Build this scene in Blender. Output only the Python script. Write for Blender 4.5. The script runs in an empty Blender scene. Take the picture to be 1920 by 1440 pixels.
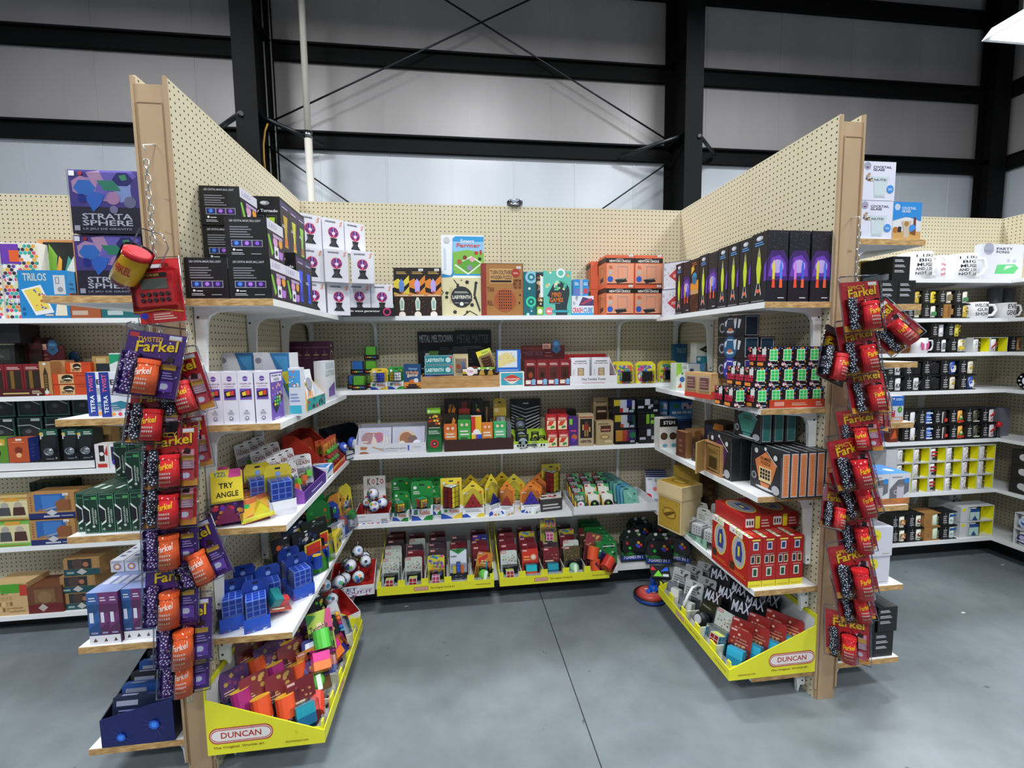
import bpy, math, random
from mathutils import Vector, Matrix
R = math.radians
SC = bpy.context.scene
COL = SC.collection
# ---------------- camera ----------------
FPX, YAW, PIT, ROL = 836.3, .1224, -.0862, -.0131
CAM = Vector((.9197, -2.9227, 1.5616))
_fw = Vector((math.sin(YAW)*math.cos(PIT), math.cos(YAW)*math.cos(PIT), math.sin(PIT)))
_rt = Vector((math.cos(YAW), -math.sin(YAW), 0)); _up = _rt.cross(_fw)
_r = _rt*math.cos(ROL)+_up*math.sin(ROL); _u = -_rt*math.sin(ROL)+_up*math.cos(ROL)
cd = bpy.data.cameras.new('camera'); co = bpy.data.objects.new('camera', cd); COL.objects.link(co)
cd.sensor_width = 36; cd.lens = FPX/1920*36; cd.clip_start = .05; cd.clip_end = 100
co.matrix_world = Matrix((( _r.x,_u.x,-_fw.x,CAM.x),(_r.y,_u.y,-_fw.y,CAM.y),(_r.z,_u.z,-_fw.z,CAM.z),(0,0,0,1)))
SC.camera = co
def at(px, py, ax, v):
    """point where the sight line of a photo pixel meets the plane ax = v"""
    d = _fw+_r*((px-960)/FPX)-_u*((py-720)/FPX); i = 'xyz'.index(ax)
    return CAM+d*((v-CAM[i])/d[i])
# ---------------- light ----------------
SC.view_settings.view_transform = 'Standard'; SC.view_settings.look = 'None'
SC.view_settings.gamma = 1; SC.view_settings.use_curve_mapping = False
SC.view_settings.exposure = -0.06
w = bpy.data.worlds.new('world'); SC.world = w; w.use_nodes = True
w.node_tree.nodes['Background'].inputs[0].default_value = (.86,.92,1,1)
w.node_tree.nodes['Background'].inputs[1].default_value = .24
def area(x, y, z, sx, sy, p, rot=(0,0,0), c=(.95,.98,1)):
    l = bpy.data.lights.new('lamp', 'AREA'); l.shape = 'RECTANGLE'; l.size = sx; l.size_y = sy
    l.energy = p; l.color = c
    o = bpy.data.objects.new('lamp_light', l); COL.objects.link(o); o.location = (x,y,z); o.rotation_euler = rot
    return o
LAMPS = [(-3.6,-3.0),(1.0,-3.3),(5.2,-3.0),(-2.4,.9),(1.3,1.0),(5.0,1.0),(-3.4,-6.5),(1.2,-6.8),(5.4,-6.5)]
for lx, ly in LAMPS: area(lx, ly, 6.05, 1.15, .35, 168)
area(6.1, .9, 4.45, 1.15, .35, 120)

# ---------------- materials ----------------
MAT = {}
def s2l(c): return c/12.92 if c <= .04045 else ((c+.055)/1.055)**2.4
def hexc(h):
    if len(h) == 3: h = ''.join(a*2 for a in h)
    return tuple(s2l(int(h[i:i+2],16)/255) for i in (0,2,4))+(1,)
def new(name):
    m = bpy.data.materials.new(name); m.use_nodes = True
    nt = m.node_tree; return m, nt, nt.nodes['Principled BSDF']
def N(nt, t, **k):
    n = nt.nodes.new(t)
    for a, v in k.items(): setattr(n, a, v)
    return n
def M(k):
    """flat inks and plastics: hex colour + optional finish letter: m matt, g glossy, x metal"""
    if k in MAT: return MAT[k]
    fin = k[-1] if k[-1] in 'mgx' else ''
    m, nt, b = new('ink_'+k); b.inputs['Base Color'].default_value = hexc(k[:-1] if fin else k)
    b.inputs['Roughness'].default_value = {'':.42,'m':.8,'g':.16,'x':.25}[fin]
    b.inputs['Metallic'].default_value = 1 if fin == 'x' else 0
    MAT[k] = m; return m
def noisy(key, c1, c2, scale, rough=.6, stretch=(1,1,1), bump=0, detail=4, rr=(.35,.65)):
    m, nt, b = new(key)
    tc = N(nt,'ShaderNodeTexCoord'); mp = N(nt,'ShaderNodeMapping'); mp.inputs['Scale'].default_value = stretch
    no = N(nt,'ShaderNodeTexNoise'); no.inputs['Scale'].default_value = scale; no.inputs['Detail'].default_value = detail
    cr = N(nt,'ShaderNodeValToRGB'); cr.color_ramp.elements[0].color = hexc(c1); cr.color_ramp.elements[1].color = hexc(c2)
    cr.color_ramp.elements[0].position = rr[0]; cr.color_ramp.elements[1].position = rr[1]
    L = nt.links.new
    L(tc.outputs['Object'], mp.inputs['Vector']); L(mp.outputs[0], no.inputs['Vector']); L(no.outputs['Fac'], cr.inputs[0]); L(cr.outputs[0], b.inputs['Base Color'])
    b.inputs['Roughness'].default_value = rough
    if bump:
        bp = N(nt,'ShaderNodeBump'); bp.inputs['Strength'].default_value = bump; bp.inputs['Distance'].default_value = .01
        L(no.outputs['Fac'], bp.inputs['Height']); L(bp.outputs[0], b.inputs['Normal'])
    MAT[key] = m; return m
noisy('kraft','a58b6d','b19878',6,.8,(1,1,.3),.05)
noisy('kraftbox','b08a58','bf9966',20,.85)
noisy('wood','c39a66','a97c48',14,.55,(1,1,6))
noisy('chip','9c7644','cfaa72',90,.7,(.35,.35,1.6),.1)
noisy('melamine','e6e8ea','edeff0',3,.35)
noisy('bracket','dfe3e4','e6e9ea',5,.35)
noisy('steelblack','060607','09090a',3,.7); MAT['steelblack'].node_tree.nodes['Principled BSDF'].inputs['Specular IOR Level'].default_value = .15
noisy('wallgrey','8d8989','989494',1.3,.42,(1,1,.25),.25)
noisy('wallwhite','aab0b7','b4bac1',.9,.28,(1,1,.15),.12)
noisy('foilwhite','d9dce6','eceef4',8,.3)
def pegboard(key, ax):
    m, nt, b = new(key); L = nt.links.new
    tc = N(nt,'ShaderNodeTexCoord'); sp = N(nt,'ShaderNodeSeparateXYZ'); L(tc.outputs['Object'], sp.inputs[0])
    ds = []
    for o in (ax, 2):
        a = N(nt,'ShaderNodeMath',operation='MULTIPLY_ADD'); a.inputs[1].default_value = 1/.0254; a.inputs[2].default_value = .5
        f = N(nt,'ShaderNodeMath',operation='FRACT'); s = N(nt,'ShaderNodeMath',operation='SUBTRACT'); s.inputs[1].default_value = .5
        q = N(nt,'ShaderNodeMath',operation='MULTIPLY')
        L(sp.outputs[o], a.inputs[0]); L(a.outputs[0], f.inputs[0]); L(f.outputs[0], s.inputs[0]); L(s.outputs[0], q.inputs[0]); L(s.outputs[0], q.inputs[1]); ds.append(q)
    ad = N(nt,'ShaderNodeMath',operation='ADD'); L(ds[0].outputs[0], ad.inputs[0]); L(ds[1].outputs[0], ad.inputs[1])
    lt = N(nt,'ShaderNodeMath',operation='LESS_THAN'); lt.inputs[1].default_value = .021; L(ad.outputs[0], lt.inputs[0])
    no = N(nt,'ShaderNodeTexNoise'); no.inputs['Scale'].default_value = 3; L(tc.outputs['Object'], no.inputs['Vector'])
    m1 = N(nt,'ShaderNodeMix',data_type='RGBA'); m1.inputs[6].default_value = hexc('c9bfa2'); m1.inputs[7].default_value = hexc('d1c8ac'); L(no.outputs['Fac'], m1.inputs[0])
    m2 = N(nt,'ShaderNodeMix',data_type='RGBA'); m2.inputs[7].default_value = hexc('2c251b'); L(lt.outputs[0], m2.inputs[0]); L(m1.outputs[2], m2.inputs[6])
    L(m2.outputs[2], b.inputs['Base Color']); b.inputs['Roughness'].default_value = .4
    MAT[key] = m
pegboard('peg_x', 0); pegboard('peg_y', 1)
def clear(key, fac, tint=(1,1,1)):
    m = bpy.data.materials.new(key); m.use_nodes = True; nt = m.node_tree; nt.nodes.clear(); L = nt.links.new
    o = N(nt,'ShaderNodeOutputMaterial'); t = N(nt,'ShaderNodeBsdfTransparent'); t.inputs[0].default_value = tint+(1,)
    g = N(nt,'ShaderNodeBsdfGlossy'); g.inputs['Roughness'].default_value = .08; g.inputs[0].default_value = (.9,.92,1,1)
    mx = N(nt,'ShaderNodeMixShader'); lw = N(nt,'ShaderNodeLayerWeight'); lw.inputs['Blend'].default_value = fac
    L(lw.outputs['Fresnel'], mx.inputs[0]); L(t.outputs[0], mx.inputs[1]); L(g.outputs[0], mx.inputs[2]); L(mx.outputs[0], o.inputs[0]); MAT[key] = m
clear('clear', .18, (.95,.96,.98)); clear('clearrim', .5, (.88,.9,.94)); clear('tealclear', .25, (.05,.5,.65)); clear('blueclear', .3, (.1,.25,.75))
clear('shrink', .22, (.98,.98,1))
def emit(key, c, s):
    m, nt, b = new(key); b.inputs['Base Color'].default_value = c; b.inputs['Emission Color'].default_value = c; b.inputs['Emission Strength'].default_value = s; MAT[key] = m
emit('lampglow', (1,1,1,1), 9)
def concrete():
    m, nt, b = new('concrete'); L = nt.links.new
    tc = N(nt,'ShaderNodeTexCoord')
    n1 = N(nt,'ShaderNodeTexNoise'); n1.inputs['Scale'].default_value = 1.1; n1.inputs['Detail'].default_value = 6; n1.inputs['Roughness'].default_value = .6
    n2 = N(nt,'ShaderNodeTexNoise'); n2.inputs['Scale'].default_value = 9; n2.inputs['Detail'].default_value = 5
    n3 = N(nt,'ShaderNodeTexNoise'); n3.inputs['Scale'].default_value = 14; n3.inputs['Detail'].default_value = 2
    for n in (n1,n2,n3): L(tc.outputs['Object'], n.inputs['Vector'])
    cr = N(nt,'ShaderNodeValToRGB'); e = cr.color_ramp.elements; e[0].color = hexc('636c71'); e[1].color = hexc('868f94'); e[0].position = .3; e[1].position = .72
    L(n1.outputs['Fac'], cr.inputs[0])
    mx = N(nt,'ShaderNodeMix',data_type='RGBA',blend_type='OVERLAY'); mx.inputs[0].default_value = .28; L(cr.outputs[0], mx.inputs[6]); L(n2.outputs['Color'], mx.inputs[7])
    bw = N(nt,'ShaderNodeRGBToBW'); L(n2.outputs['Color'], bw.inputs[0]); L(bw.outputs[0], mx.inputs[7])
    c2 = N(nt,'ShaderNodeValToRGB'); e = c2.color_ramp.elements; e[0].color = (0,0,0,1); e[1].color = (1,1,1,1); e[0].position = .24; e[1].position = .27
    L(n3.outputs['Fac'], c2.inputs[0])
    m3 = N(nt,'ShaderNodeMix',data_type='RGBA'); L(c2.outputs[0], m3.inputs[0]); m3.inputs[6].default_value = hexc('50585c'); L(mx.outputs[2], m3.inputs[7])
    L(m3.outputs[2], b.inputs['Base Color']); b.inputs['Roughness'].default_value = .42
    bp = N(nt,'ShaderNodeBump'); bp.inputs['Strength'].default_value = .04; L(n2.outputs['Fac'], bp.inputs['Height']); L(bp.outputs[0], b.inputs['Normal'])
    MAT['concrete'] = m
concrete()

# ---------------- mesh builder ----------------
GLY = {}
def glyphs(s):
    if s in GLY: return GLY[s]
    cu = bpy.data.curves.new('g', 'FONT'); cu.body = s; cu.resolution_u = 2; cu.offset = .02; cu.fill_mode = 'FRONT'
    ob = bpy.data.objects.new('g', cu); COL.objects.link(ob)
    bpy.context.view_layer.update()
    me = bpy.data.meshes.new_from_object(ob.evaluated_get(bpy.context.evaluated_depsgraph_get()))
    vs = [(v.co.x, v.co.y) for v in me.vertices]; fs = [tuple(p.vertices) for p in me.polygons]
    bpy.data.objects.remove(ob); bpy.data.curves.remove(cu); bpy.data.meshes.remove(me)
    xs = [v[0] for v in vs]; ys = [v[1] for v in vs]; x0, x1, y0, y1 = min(xs), max(xs), min(ys), max(ys)
    vs = [((x-x0)/(x1-x0), (y-y0)/(y1-y0)) for x, y in vs]
    GLY[s] = (vs, fs); return GLY[s]
class B:
    def __init__(s): s.v=[]; s.f=[]; s.m=[]; s.k=[]; s.T=None; s.sm=set()
    def mi(s, c):
        if c not in s.k: s.k.append(c)
        return s.k.index(c)
    def av(s, p):
        p = Vector(p)
        if s.T is not None: p = s.T @ p
        s.v.append(p); return len(s.v)-1
    def q(s, pts, c, smooth=False):
        if smooth: s.sm.add(len(s.f))
        s.f.append([s.av(p) for p in pts]); s.m.append(s.mi(c))
    def box(s, a, b, c, top=None, front=None, ends=None):
        x0,y0,z0 = a; x1,y1,z1 = b
        i = [s.av(p) for p in ((x0,y0,z0),(x1,y0,z0),(x1,y1,z0),(x0,y1,z0),(x0,y0,z1),(x1,y0,z1),(x1,y1,z1),(x0,y1,z1))]
        for f, cc in (((3,2,1,0),c),((4,5,6,7),top or c),((0,1,5,4),front or c),((2,3,7,6),c),((1,2,6,5),ends or c),((3,0,4,7),ends or c)):
            s.f.append([i[j] for j in f]); s.m.append(s.mi(cc))
    def prism(s, pts, axis, a, b, c, cap=None):
        """outline pts (2-D, counter-clockwise seen from +axis) swept along axis from a to b"""
        def P(p, t): return {'z':(p[0],p[1],t),'y':(p[0],t,p[1]),'x':(t,p[0],p[1])}[axis]
        n = len(pts); A = [s.av(P(p,a)) for p in pts]; Bv = [s.av(P(p,b)) for p in pts]
        fl = axis == 'y'
        def add(f, cc): s.f.append(f[::-1] if fl else f); s.m.append(s.mi(cc))
        for j in range(n): k = (j+1)%n; add([A[j],A[k],Bv[k],Bv[j]], c)
        add(A[::-1], cap or c); add(Bv[:], cap or c)
    def lathe(s, prof, c, n=20, o=(0,0,0), ax='z', cols=None, smooth=True, cap=True):
        """prof: list of (radius, height)"""
        def P(r, h, t):
            x, y = r*math.cos(t), r*math.sin(t)
            p = {'z':(x,y,h),'y':(x,h,-y),'x':(h,x,y)}[ax]; return (p[0]+o[0],p[1]+o[1],p[2]+o[2])
        rings = [[s.av(P(r,h,2*math.pi*j/n)) for j in range(n)] for r, h in prof]
        for i in range(len(rings)-1):
            cc = cols[i] if cols else c
            for j in range(n):
                k = (j+1)%n
                if smooth: s.sm.add(len(s.f))
                s.f.append([rings[i][j],rings[i][k],rings[i+1][k],rings[i+1][j]]); s.m.append(s.mi(cc))
        if cap:
            s.f.append(rings[0][::-1]); s.m.append(s.mi(cols[0] if cols else c)); s.f.append(rings[-1][:]); s.m.append(s.mi(cols[-1] if cols else c))
    def ball(s, o, r, c, n=12, sq=(1,1,1)):
        pr = []
        h = n//2
        rings = []
        for i in range(1,h):
            t = math.pi*i/h
            rings.append([s.av((o[0]+r*sq[0]*math.sin(t)*math.cos(2*math.pi*j/n), o[1]+r*sq[1]*math.sin(t)*math.sin(2*math.pi*j/n), o[2]-r*sq[2]*math.cos(t))) for j in range(n)])
        a = s.av((o[0],o[1],o[2]-r*sq[2])); b = s.av((o[0],o[1],o[2]+r*sq[2])); mi = s.mi(c)
        for j in range(n):
            k = (j+1)%n
            for f in ([a,rings[0][k],rings[0][j]],[b,rings[-1][j],rings[-1][k]]): s.sm.add(len(s.f)); s.f.append(f); s.m.append(mi)
            for i in range(len(rings)-1): s.sm.add(len(s.f)); s.f.append([rings[i][j],rings[i][k],rings[i+1][k],rings[i+1][j]]); s.m.append(mi)
    def tube(s, pts, r, c, n=6, closed=False):
        pts = [Vector(p) for p in pts]; rings = []; m = len(pts)
        for i, p in enumerate(pts):
            a = pts[(i-1)%m] if (closed or i) else p; b = pts[(i+1)%m] if (closed or i < m-1) else p
            t = (b-a).normalized(); u = t.cross(Vector((0,0,1)) if abs(t.z) < .9 else Vector((1,0,0))).normalized()
            if i and rings: 
                u = (pu - t*pu.dot(t)).normalized()
            pu = u; w_ = t.cross(u)
            rings.append([s.av(p+u*r*math.cos(2*math.pi*j/n)+w_*r*math.sin(2*math.pi*j/n)) for j in range(n)])
        for i in range(m if closed else m-1):
            for j in range(n):
                k = (j+1)%n; s.sm.add(len(s.f)); s.f.append([rings[i][j],rings[i][k],rings[(i+1)%m][k],rings[(i+1)%m][j]]); s.m.append(s.mi(c))
        if not closed:
            s.f.append(rings[0][::-1]); s.m.append(s.mi(c)); s.f.append(rings[-1][:]); s.m.append(s.mi(c))
    def art(s, O, U, V, spec, lift=.0003):
        """print on a face: every op is one printed layer lying on the one before"""
        O = Vector(O); U = Vector(U); V = Vector(V); Nn = U.cross(V).normalized(); uu, vv = U.length, V.length
        lay = [0]
        def P(u, v): return O+U*u+V*v+Nn*(lift+lay[0]*.00018)
        for op in spec.split(';'):
            t = op.split()
            if not t: continue
            k = t[0]; lay[0] += 1
            if k == 'r': a,b_,c_,d = map(float,t[1:5]); s.q([P(a,b_),P(c_,b_),P(c_,d),P(a,d)], t[5])
            elif k == 'e':
                u,v,ru = map(float,t[1:4]); rv = ru*uu/vv; c = t[4]
                if len(t) > 5: rv = float(t[5])
                s.q([P(u+ru*math.cos(a*math.pi/8), v+rv*math.sin(a*math.pi/8)) for a in range(16)], c)
            elif k == 'p': n = [float(a) for a in t[2:]]; s.q([P(n[i],n[i+1]) for i in range(0,len(n),2)], t[1])
            elif k in 'tTv':
                # t text left-to-right, T tilted upwards, v reads bottom-to-top
                a,b_,c_,d = map(float,t[2:6]); vs, fs = glyphs(t[1].replace('_',' ')); mi = s.mi(t[6])
                if k == 'v': idx = [s.av(P(c_-y*(c_-a), b_+x*(d-b_))) for x,y in vs]
                elif k == 'T': idx = [s.av(P(a+x*(c_-a), b_+y*(d-b_)+x*(d-b_)*.35)) for x,y in vs]
                else: idx = [s.av(P(a+x*(c_-a), b_+y*(d-b_))) for x,y in vs]
                for f in fs: s.f.append([idx[j] for j in f]); s.m.append(mi)
            elif k == 'n':
                a,b_,c_,d = map(float,t[1:5]); n = int(t[5]); g = (d-b_)/n
                for i in range(n): s.q([P(a,b_+i*g),P(c_-(i*37%5)*.06*(c_-a),b_+i*g),P(c_-(i*37%5)*.06*(c_-a),b_+i*g+g*.45),P(a,b_+i*g+g*.45)], t[6])
            elif k == 'f':
                a,b_,c_,d,w_ = map(float,t[1:6]); h_ = w_*uu/vv
                for x0,y0,x1,y1 in ((a,b_,c_,b_+h_),(a,d-h_,c_,d),(a,b_+h_,a+w_,d-h_),(c_-w_,b_+h_,c_,d-h_)): s.q([P(x0,y0),P(x1,y0),P(x1,y1),P(x0,y1)], t[6])
            elif k == 'c':   # confetti: c u0 v0 u1 v1 n size seed colours
                a,b_,c_,d = map(float,t[1:5]); rg = random.Random(int(t[7])); sz = float(t[6])
                for i in range(int(t[5])):
                    u = rg.uniform(a+sz,c_-sz); v = rg.uniform(b_,d); an = rg.uniform(0,6.3); q_ = sz*rg.uniform(.6,1.2); cc = rg.choice(t[8:])
                    m_ = rg.choice((4,4,5,6)); lay[0] += .05
                    s.q([P(u+q_*math.cos(an+j*6.2832/m_), min(d,max(b_,v+q_*uu/vv*math.sin(an+j*6.2832/m_)))) for j in range(m_)], cc)
            elif k == 'g':   # grid of tiles: g u0 v0 u1 v1 nx ny gap colours...
                a,b_,c_,d = map(float,t[1:5]); nx, ny = int(t[5]), int(t[6]); gp = float(t[7]); cs = t[8:]
                for i in range(nx):
                    for j in range(ny):
                        x0 = a+(c_-a)*(i+gp/2)/nx; x1 = a+(c_-a)*(i+1-gp/2)/nx; y0 = b_+(d-b_)*(j+gp/2)/ny; y1 = b_+(d-b_)*(j+1-gp/2)/ny
                        s.q([P(x0,y0),P(x1,y0),P(x1,y1),P(x0,y1)], cs[(i*7+j*3+i*j)%len(cs)])
            elif k == 'H':   # honeycomb
                a,b_,c_,d = map(float,t[1:5]); nx = int(t[5]); cs = t[6:]; du = (c_-a)/nx; dv = du*uu/vv*.866; ny = int((d-b_)/dv); rg = random.Random(nx)
                for i in range(nx):
                    for j in range(ny):
                        u = a+du*(i+.5+(.5 if j%2 else 0)); v = b_+dv*(j+.5)
                        if u > c_-du*.4: continue
                        s.q([P(u+du*.5*math.sin(z_*math.pi/3), v+du*.5*uu/vv*math.cos(z_*math.pi/3)) for z_ in range(6)][::-1], rg.choice(cs))
    def carton(s, w_, d, h, c, F='', Rr='', L='', T='', fc=None, tc=None, sc=None):
        s.box((0,0,0),(w_,d,h), c, top=tc, front=fc, ends=sc)
        if F: s.art((0,0,0),(w_,0,0),(0,0,h),F)
        if Rr: s.art((w_,0,0),(0,d,0),(0,0,h),Rr)
        if L: s.art((0,d,0),(0,-d,0),(0,0,h),L)
        if T: s.art((0,0,h),(w_,0,0),(0,d,0),T)
    def mk(s, name, parent=None, loc=(0,0,0), rot=(0,0,0)):
        me = bpy.data.meshes.new(name); me.from_pydata([tuple(v) for v in s.v], [], s.f)
        for k in s.k: me.materials.append(MAT.get(k) or M(k))
        for p, m in zip(me.polygons, s.m): p.material_index = m
        for i in s.sm: me.polygons[i].use_smooth = True
        me.update(); o = bpy.data.objects.new(name, me); COL.objects.link(o); o.location = loc; o.rotation_euler = rot
        if parent: o.parent = parent
        return o
def empty(name, loc=(0,0,0), rot=(0,0,0), parent=None):
    o = bpy.data.objects.new(name, None); o.empty_display_size = .05; COL.objects.link(o); o.location = loc; o.rotation_euler = rot
    if parent: o.parent = parent
    return o
def tag(o, label, cat, group=None):
    o['label'] = label; o['category'] = cat
    if group: o['group'] = group
    return o
def st(o): o['kind'] = 'structure'; return o
KIDS = {}
def kids(o):
    return [c for c in o.children]
def dup(o, loc, rot=(0,0,0), label=None, group=None):
    c = o.copy(); COL.objects.link(c); c.location = loc; c.rotation_euler = rot
    if label: c['label'] = label
    if group: c['group'] = group
    for ch in o.children:
        k = ch.copy(); COL.objects.link(k); k.parent = c
        for g in ch.children:
            gg = g.copy(); COL.objects.link(gg); gg.parent = k
    return c
ORD = ['first','second','third','fourth','fifth','sixth','seventh','eighth','ninth','tenth','eleventh','twelfth','thirteenth','fourteenth','fifteenth','sixteenth']
class Kind:
    """one kind of ware: the first place() moves the original, every later one copies it with its parts"""
    def __init__(s, o, cat, group=None): s.o=o; s.cat=cat; s.group=group; s.used=False
    def at(s, loc, label, rot=0, group=None):
        rot = rot if isinstance(rot, tuple) else (0,0,R(rot))
        if not s.used:
            s.used = True; o = s.o; o.location = loc; o.rotation_euler = rot
        else: o = dup(s.o, loc, rot)
        o['label'] = label; o['category'] = s.cat
        g = group or s.group
        if g: o['group'] = g
        return o
def sticker(parent, w_, h, x, z, y=-.001, wd=.026, c='f4f4f4'):
    b = B(); b.box((x,y-.0009,z),(x+wd,y,z+.013), c); b.art((x,y-.0009,z),(wd,0,0),(0,0,.013),'n .12 .2 .9 .85 2 8a8a90'); return b.mk('price_sticker', parent)
# ================= the hall =================
W = 2.4384; T_ = .1; H = 2.45; YE = -1.272
b = B(); b.box((-9,-9,-.1),(13,4.6,0),'concrete')
floor = st(b.mk('floor'))
p0 = at(1012,1110,'z',0); p1 = at(1128,1440,'z',0); dv = (p1-p0).normalized(); pa = p0-dv*.35; pb = p1+dv*6
b = B(); n_ = Vector((dv.y,-dv.x,0))*.0025
b.q([pa-n_+Vector((0,0,.0006)),pb-n_+Vector((0,0,.0006)),pb+n_+Vector((0,0,.0006)),pa+n_+Vector((0,0,.0006))],'2f3438')
if b.v: st(b.mk('trim_floor_joint'))
WY = 3.86
b = B(); b.box((-9,WY,4.45),(9.99,WY+.12,8.2),'wallgrey')
for x in [x_*1.22-8.6 for x_ in range(16)]: b.box((x,WY-.004,4.45),(x+.03,WY+.01,8.2),'wallgrey')
st(b.mk('wall_back_upper'))
b = B(); b.box((-9,WY,0),(9.99,WY+.12,4.45),'wallwhite')
for x in [x_*.92-8.3 for x_ in range(20)]: b.box((x,WY-.006,0),(x+.022,WY+.01,4.45),'wallwhite')
st(b.mk('wall_back_lower'))
b = B(); b.box((9.99,-9,4.45),(10.1,WY+.12,8.2),'wallgrey'); st(b.mk('wall_right_upper'))
b = B(); b.box((9.99,-9,0),(10.1,WY+.12,4.45),'wallwhite'); st(b.mk('wall_right_lower'))
b = B(); b.box((-9,-9,8.2),(10.1,WY+.12,8.3),'wallgrey'); st(b.mk('ceiling'))
def girt(name, a, c, axis, lab):
    b = B()   # Z purlin: web, two flanges, lips
    z0, z1 = a, c; L0, L1 = (-9, 9.98) if axis == 'x' else (-9, WY)
    if axis == 'x':
        f = WY-.075
        b.box((L0,f,z0),(L1,f+.006,z1),'steelblack'); b.box((L0,f-.05,z1-.006),(L1,f,z1),'steelblack'); b.box((L0,f-.05,z1-.025),(L1,f-.044,z1-.006),'steelblack')
        b.box((L0,f+.006,z0),(L1,WY-.01,z0+.006),'steelblack')
    else:
        f = 9.985-.075
        b.box((f,L0,z0),(f+.006,L1,z1),'steelblack'); b.box((f-.05,L0,z1-.006),(f,L1,z1),'steelblack'); b.box((f+.006,L0,z0),(9.98,L1,z0+.006),'steelblack')
    o = b.mk(name); tag(o, lab, 'beam'); return o
for z0, z1, nm in ((4.315,4.53,'lowest of the three in view'),(5.46,5.675,'second one up'),(6.62,6.83,'topmost one in view')):
    girt('wall_girt', z0, z1, 'x', 'long black steel girt across the rear wall, '+nm)
for z0, z1, nm in ((4.315,4.53,'lower one'),(5.46,5.675,'upper one')):
    girt('wall_girt', z0, z1, 'y', 'black steel girt running along the right side wall, '+nm)
def column(x, y0, fw_, lab):
    r = empty('steel_column', (x,(y0+WY)/2,0)); tag(r, lab, 'column')
    yc = (y0+WY)/2
    b = B(); b.box((-fw_/2,y0-yc,0),(fw_/2,y0-yc+.012,8),'steelblack'); b.mk('inner_flange', r)
    b = B(); b.box((-.005,y0-yc+.012,0),(.005,WY-.092-yc,8),'steelblack'); b.mk('web', r)
    b = B(); b.box((-fw_/2,WY-.092-yc,0),(fw_/2,WY-.08-yc,8),'steelblack'); b.mk('outer_flange', r)
    b = B()
    for z in (4.3,5.46,6.62): b.box((-fw_/2+.01,y0-yc+.012,z+.18),(fw_/2-.01,WY-.092-yc,z+.19),'steelblack')
    b.mk('stiffener_plates', r)
    return r
c1 = at(466,270,'y',3.15); column(c1.x, 3.15, .26, 'black steel I-beam column behind the left divider')
c2 = at(1302,200,'y',3.15); column(c2.x, 3.15, .26, 'black steel I-beam column behind the right divider')
c3 = at(1876,250,'y',3.55); column(c3.x, 3.55, .3, 'black steel column in the far right corner')
# knee braces and rods
def rod(p, q, r, name, lab, cat, c='111214'):
    b = B(); b.tube([(0,0,0), Vector(q)-Vector(p)], r, c, 8); o = b.mk(name, None, p); tag(o, lab, cat); return o
yb = 3.62
rod(at(500,232,'y',yb), at(1000,-4,'y',yb), .012, 'brace_rod', 'thin black brace rod rising from the left column to the right', 'rod')
rod(at(1260,268,'y',yb+.04), at(826,-6,'y',yb+.04), .012, 'brace_rod', 'thin black brace rod falling from top centre to the right column', 'rod')
rod(at(500,272,'y',yb), at(672,392,'y',yb), .011, 'brace_rod', 'thin black brace rod falling from the left column behind the back panel', 'rod')
rod(at(1260,300,'y',yb), at(1120,398,'y',yb), .011, 'brace_rod', 'thin black brace rod falling leftwards from the right column', 'rod')
rod(at(484,216,'y',3.3), at(606,272,'y',WY-.14), .03, 'flange_brace', 'black angle brace from the left column to the lowest girt, right side', 'brace')
rod(at(452,212,'y',3.12), at(400,248,'y',WY-.14), .03, 'flange_brace', 'short black angle brace left of the left column', 'brace')
rod(at(1272,257,'y',3.3), at(1165,292,'y',WY-.14), .03, 'flange_brace', 'black angle brace leaning left from the right column', 'brace')
rod(at(1312,254,'y',3.12), at(1340,290,'y',WY-.14), .025, 'flange_brace', 'short black angle brace right of the right column', 'brace')
# conduits
r_ = empty('downspout_pipe', at(575,200,'y',3.4)*1); r_.location.z = 0; tag(r_, 'tall off-white pipe standing left of the back panel centre bay', 'pipe')
b = B(); b.lathe([(.048,0),(.048,4.3)],'c9c6bd',16); b.mk('lower_pipe', r_)
b = B(); b.lathe([(.04,4.3),(.04,8)],'b6b1a8',16); b.mk('upper_pipe', r_)
b = B(); b.lathe([(.055,4.27),(.055,4.36)],'8f9296x',16); b.mk('coupling', r_)
for px, lab in ((498,'thin grey conduit close beside the left column'),(511,'thin grey conduit, the farther one from the left column')):
    p = at(px,150,'y',WY-.12); b = B(); b.lathe([(.011,0),(.011,8)],'6d6c6c',8); o = b.mk('conduit', None, (p.x,p.y,0)); tag(o, lab, 'pipe')
b = B(); pp = [at(x,y,'y',3.3) for x,y in ((502,232),(497,245),(494,270),(495,300),(498,325))]; o_ = pp[0].copy()
b.tube([p-o_ for p in pp], .012, 'a5782a', 8); o = b.mk('yellow_hose', None, o_); tag(o, 'short yellow cable drooping beside the left column', 'cable')
# ceiling light in the corner
lx = at(1925,52,'y',.9)
for i, (x, y) in enumerate([(lx.x+.45, .9)]+LAMPS):
    z = lx.z+.02 if i == 0 else 6.1
    r_ = empty('ceiling_light', (x,y,z)); tag(r_, 'bright white high-bay light in the upper right corner' if i == 0 else 'white high-bay light hanging above the shop floor, out of the frame', 'light')
    if i: r_['group'] = 'high-bay lights above the shop floor'
    b = B(); b.prism([(-.24,0),(.24,0),(.16,.07),(-.16,.07)],'x',-.62,.62,'dfe3e6'); b.mk('housing', r_)
    b = B(); b.box((-.58,-.19,-.012),(.58,.19,-.001),'lampglow'); b.mk('diffuser', r_)
    b = B()
    for sx in (-.5,.5): b.tube([(sx,0,.07),(sx,0,8.2-z)], .004, '55585c', 5)
    b.mk('hanger', r_)

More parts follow.
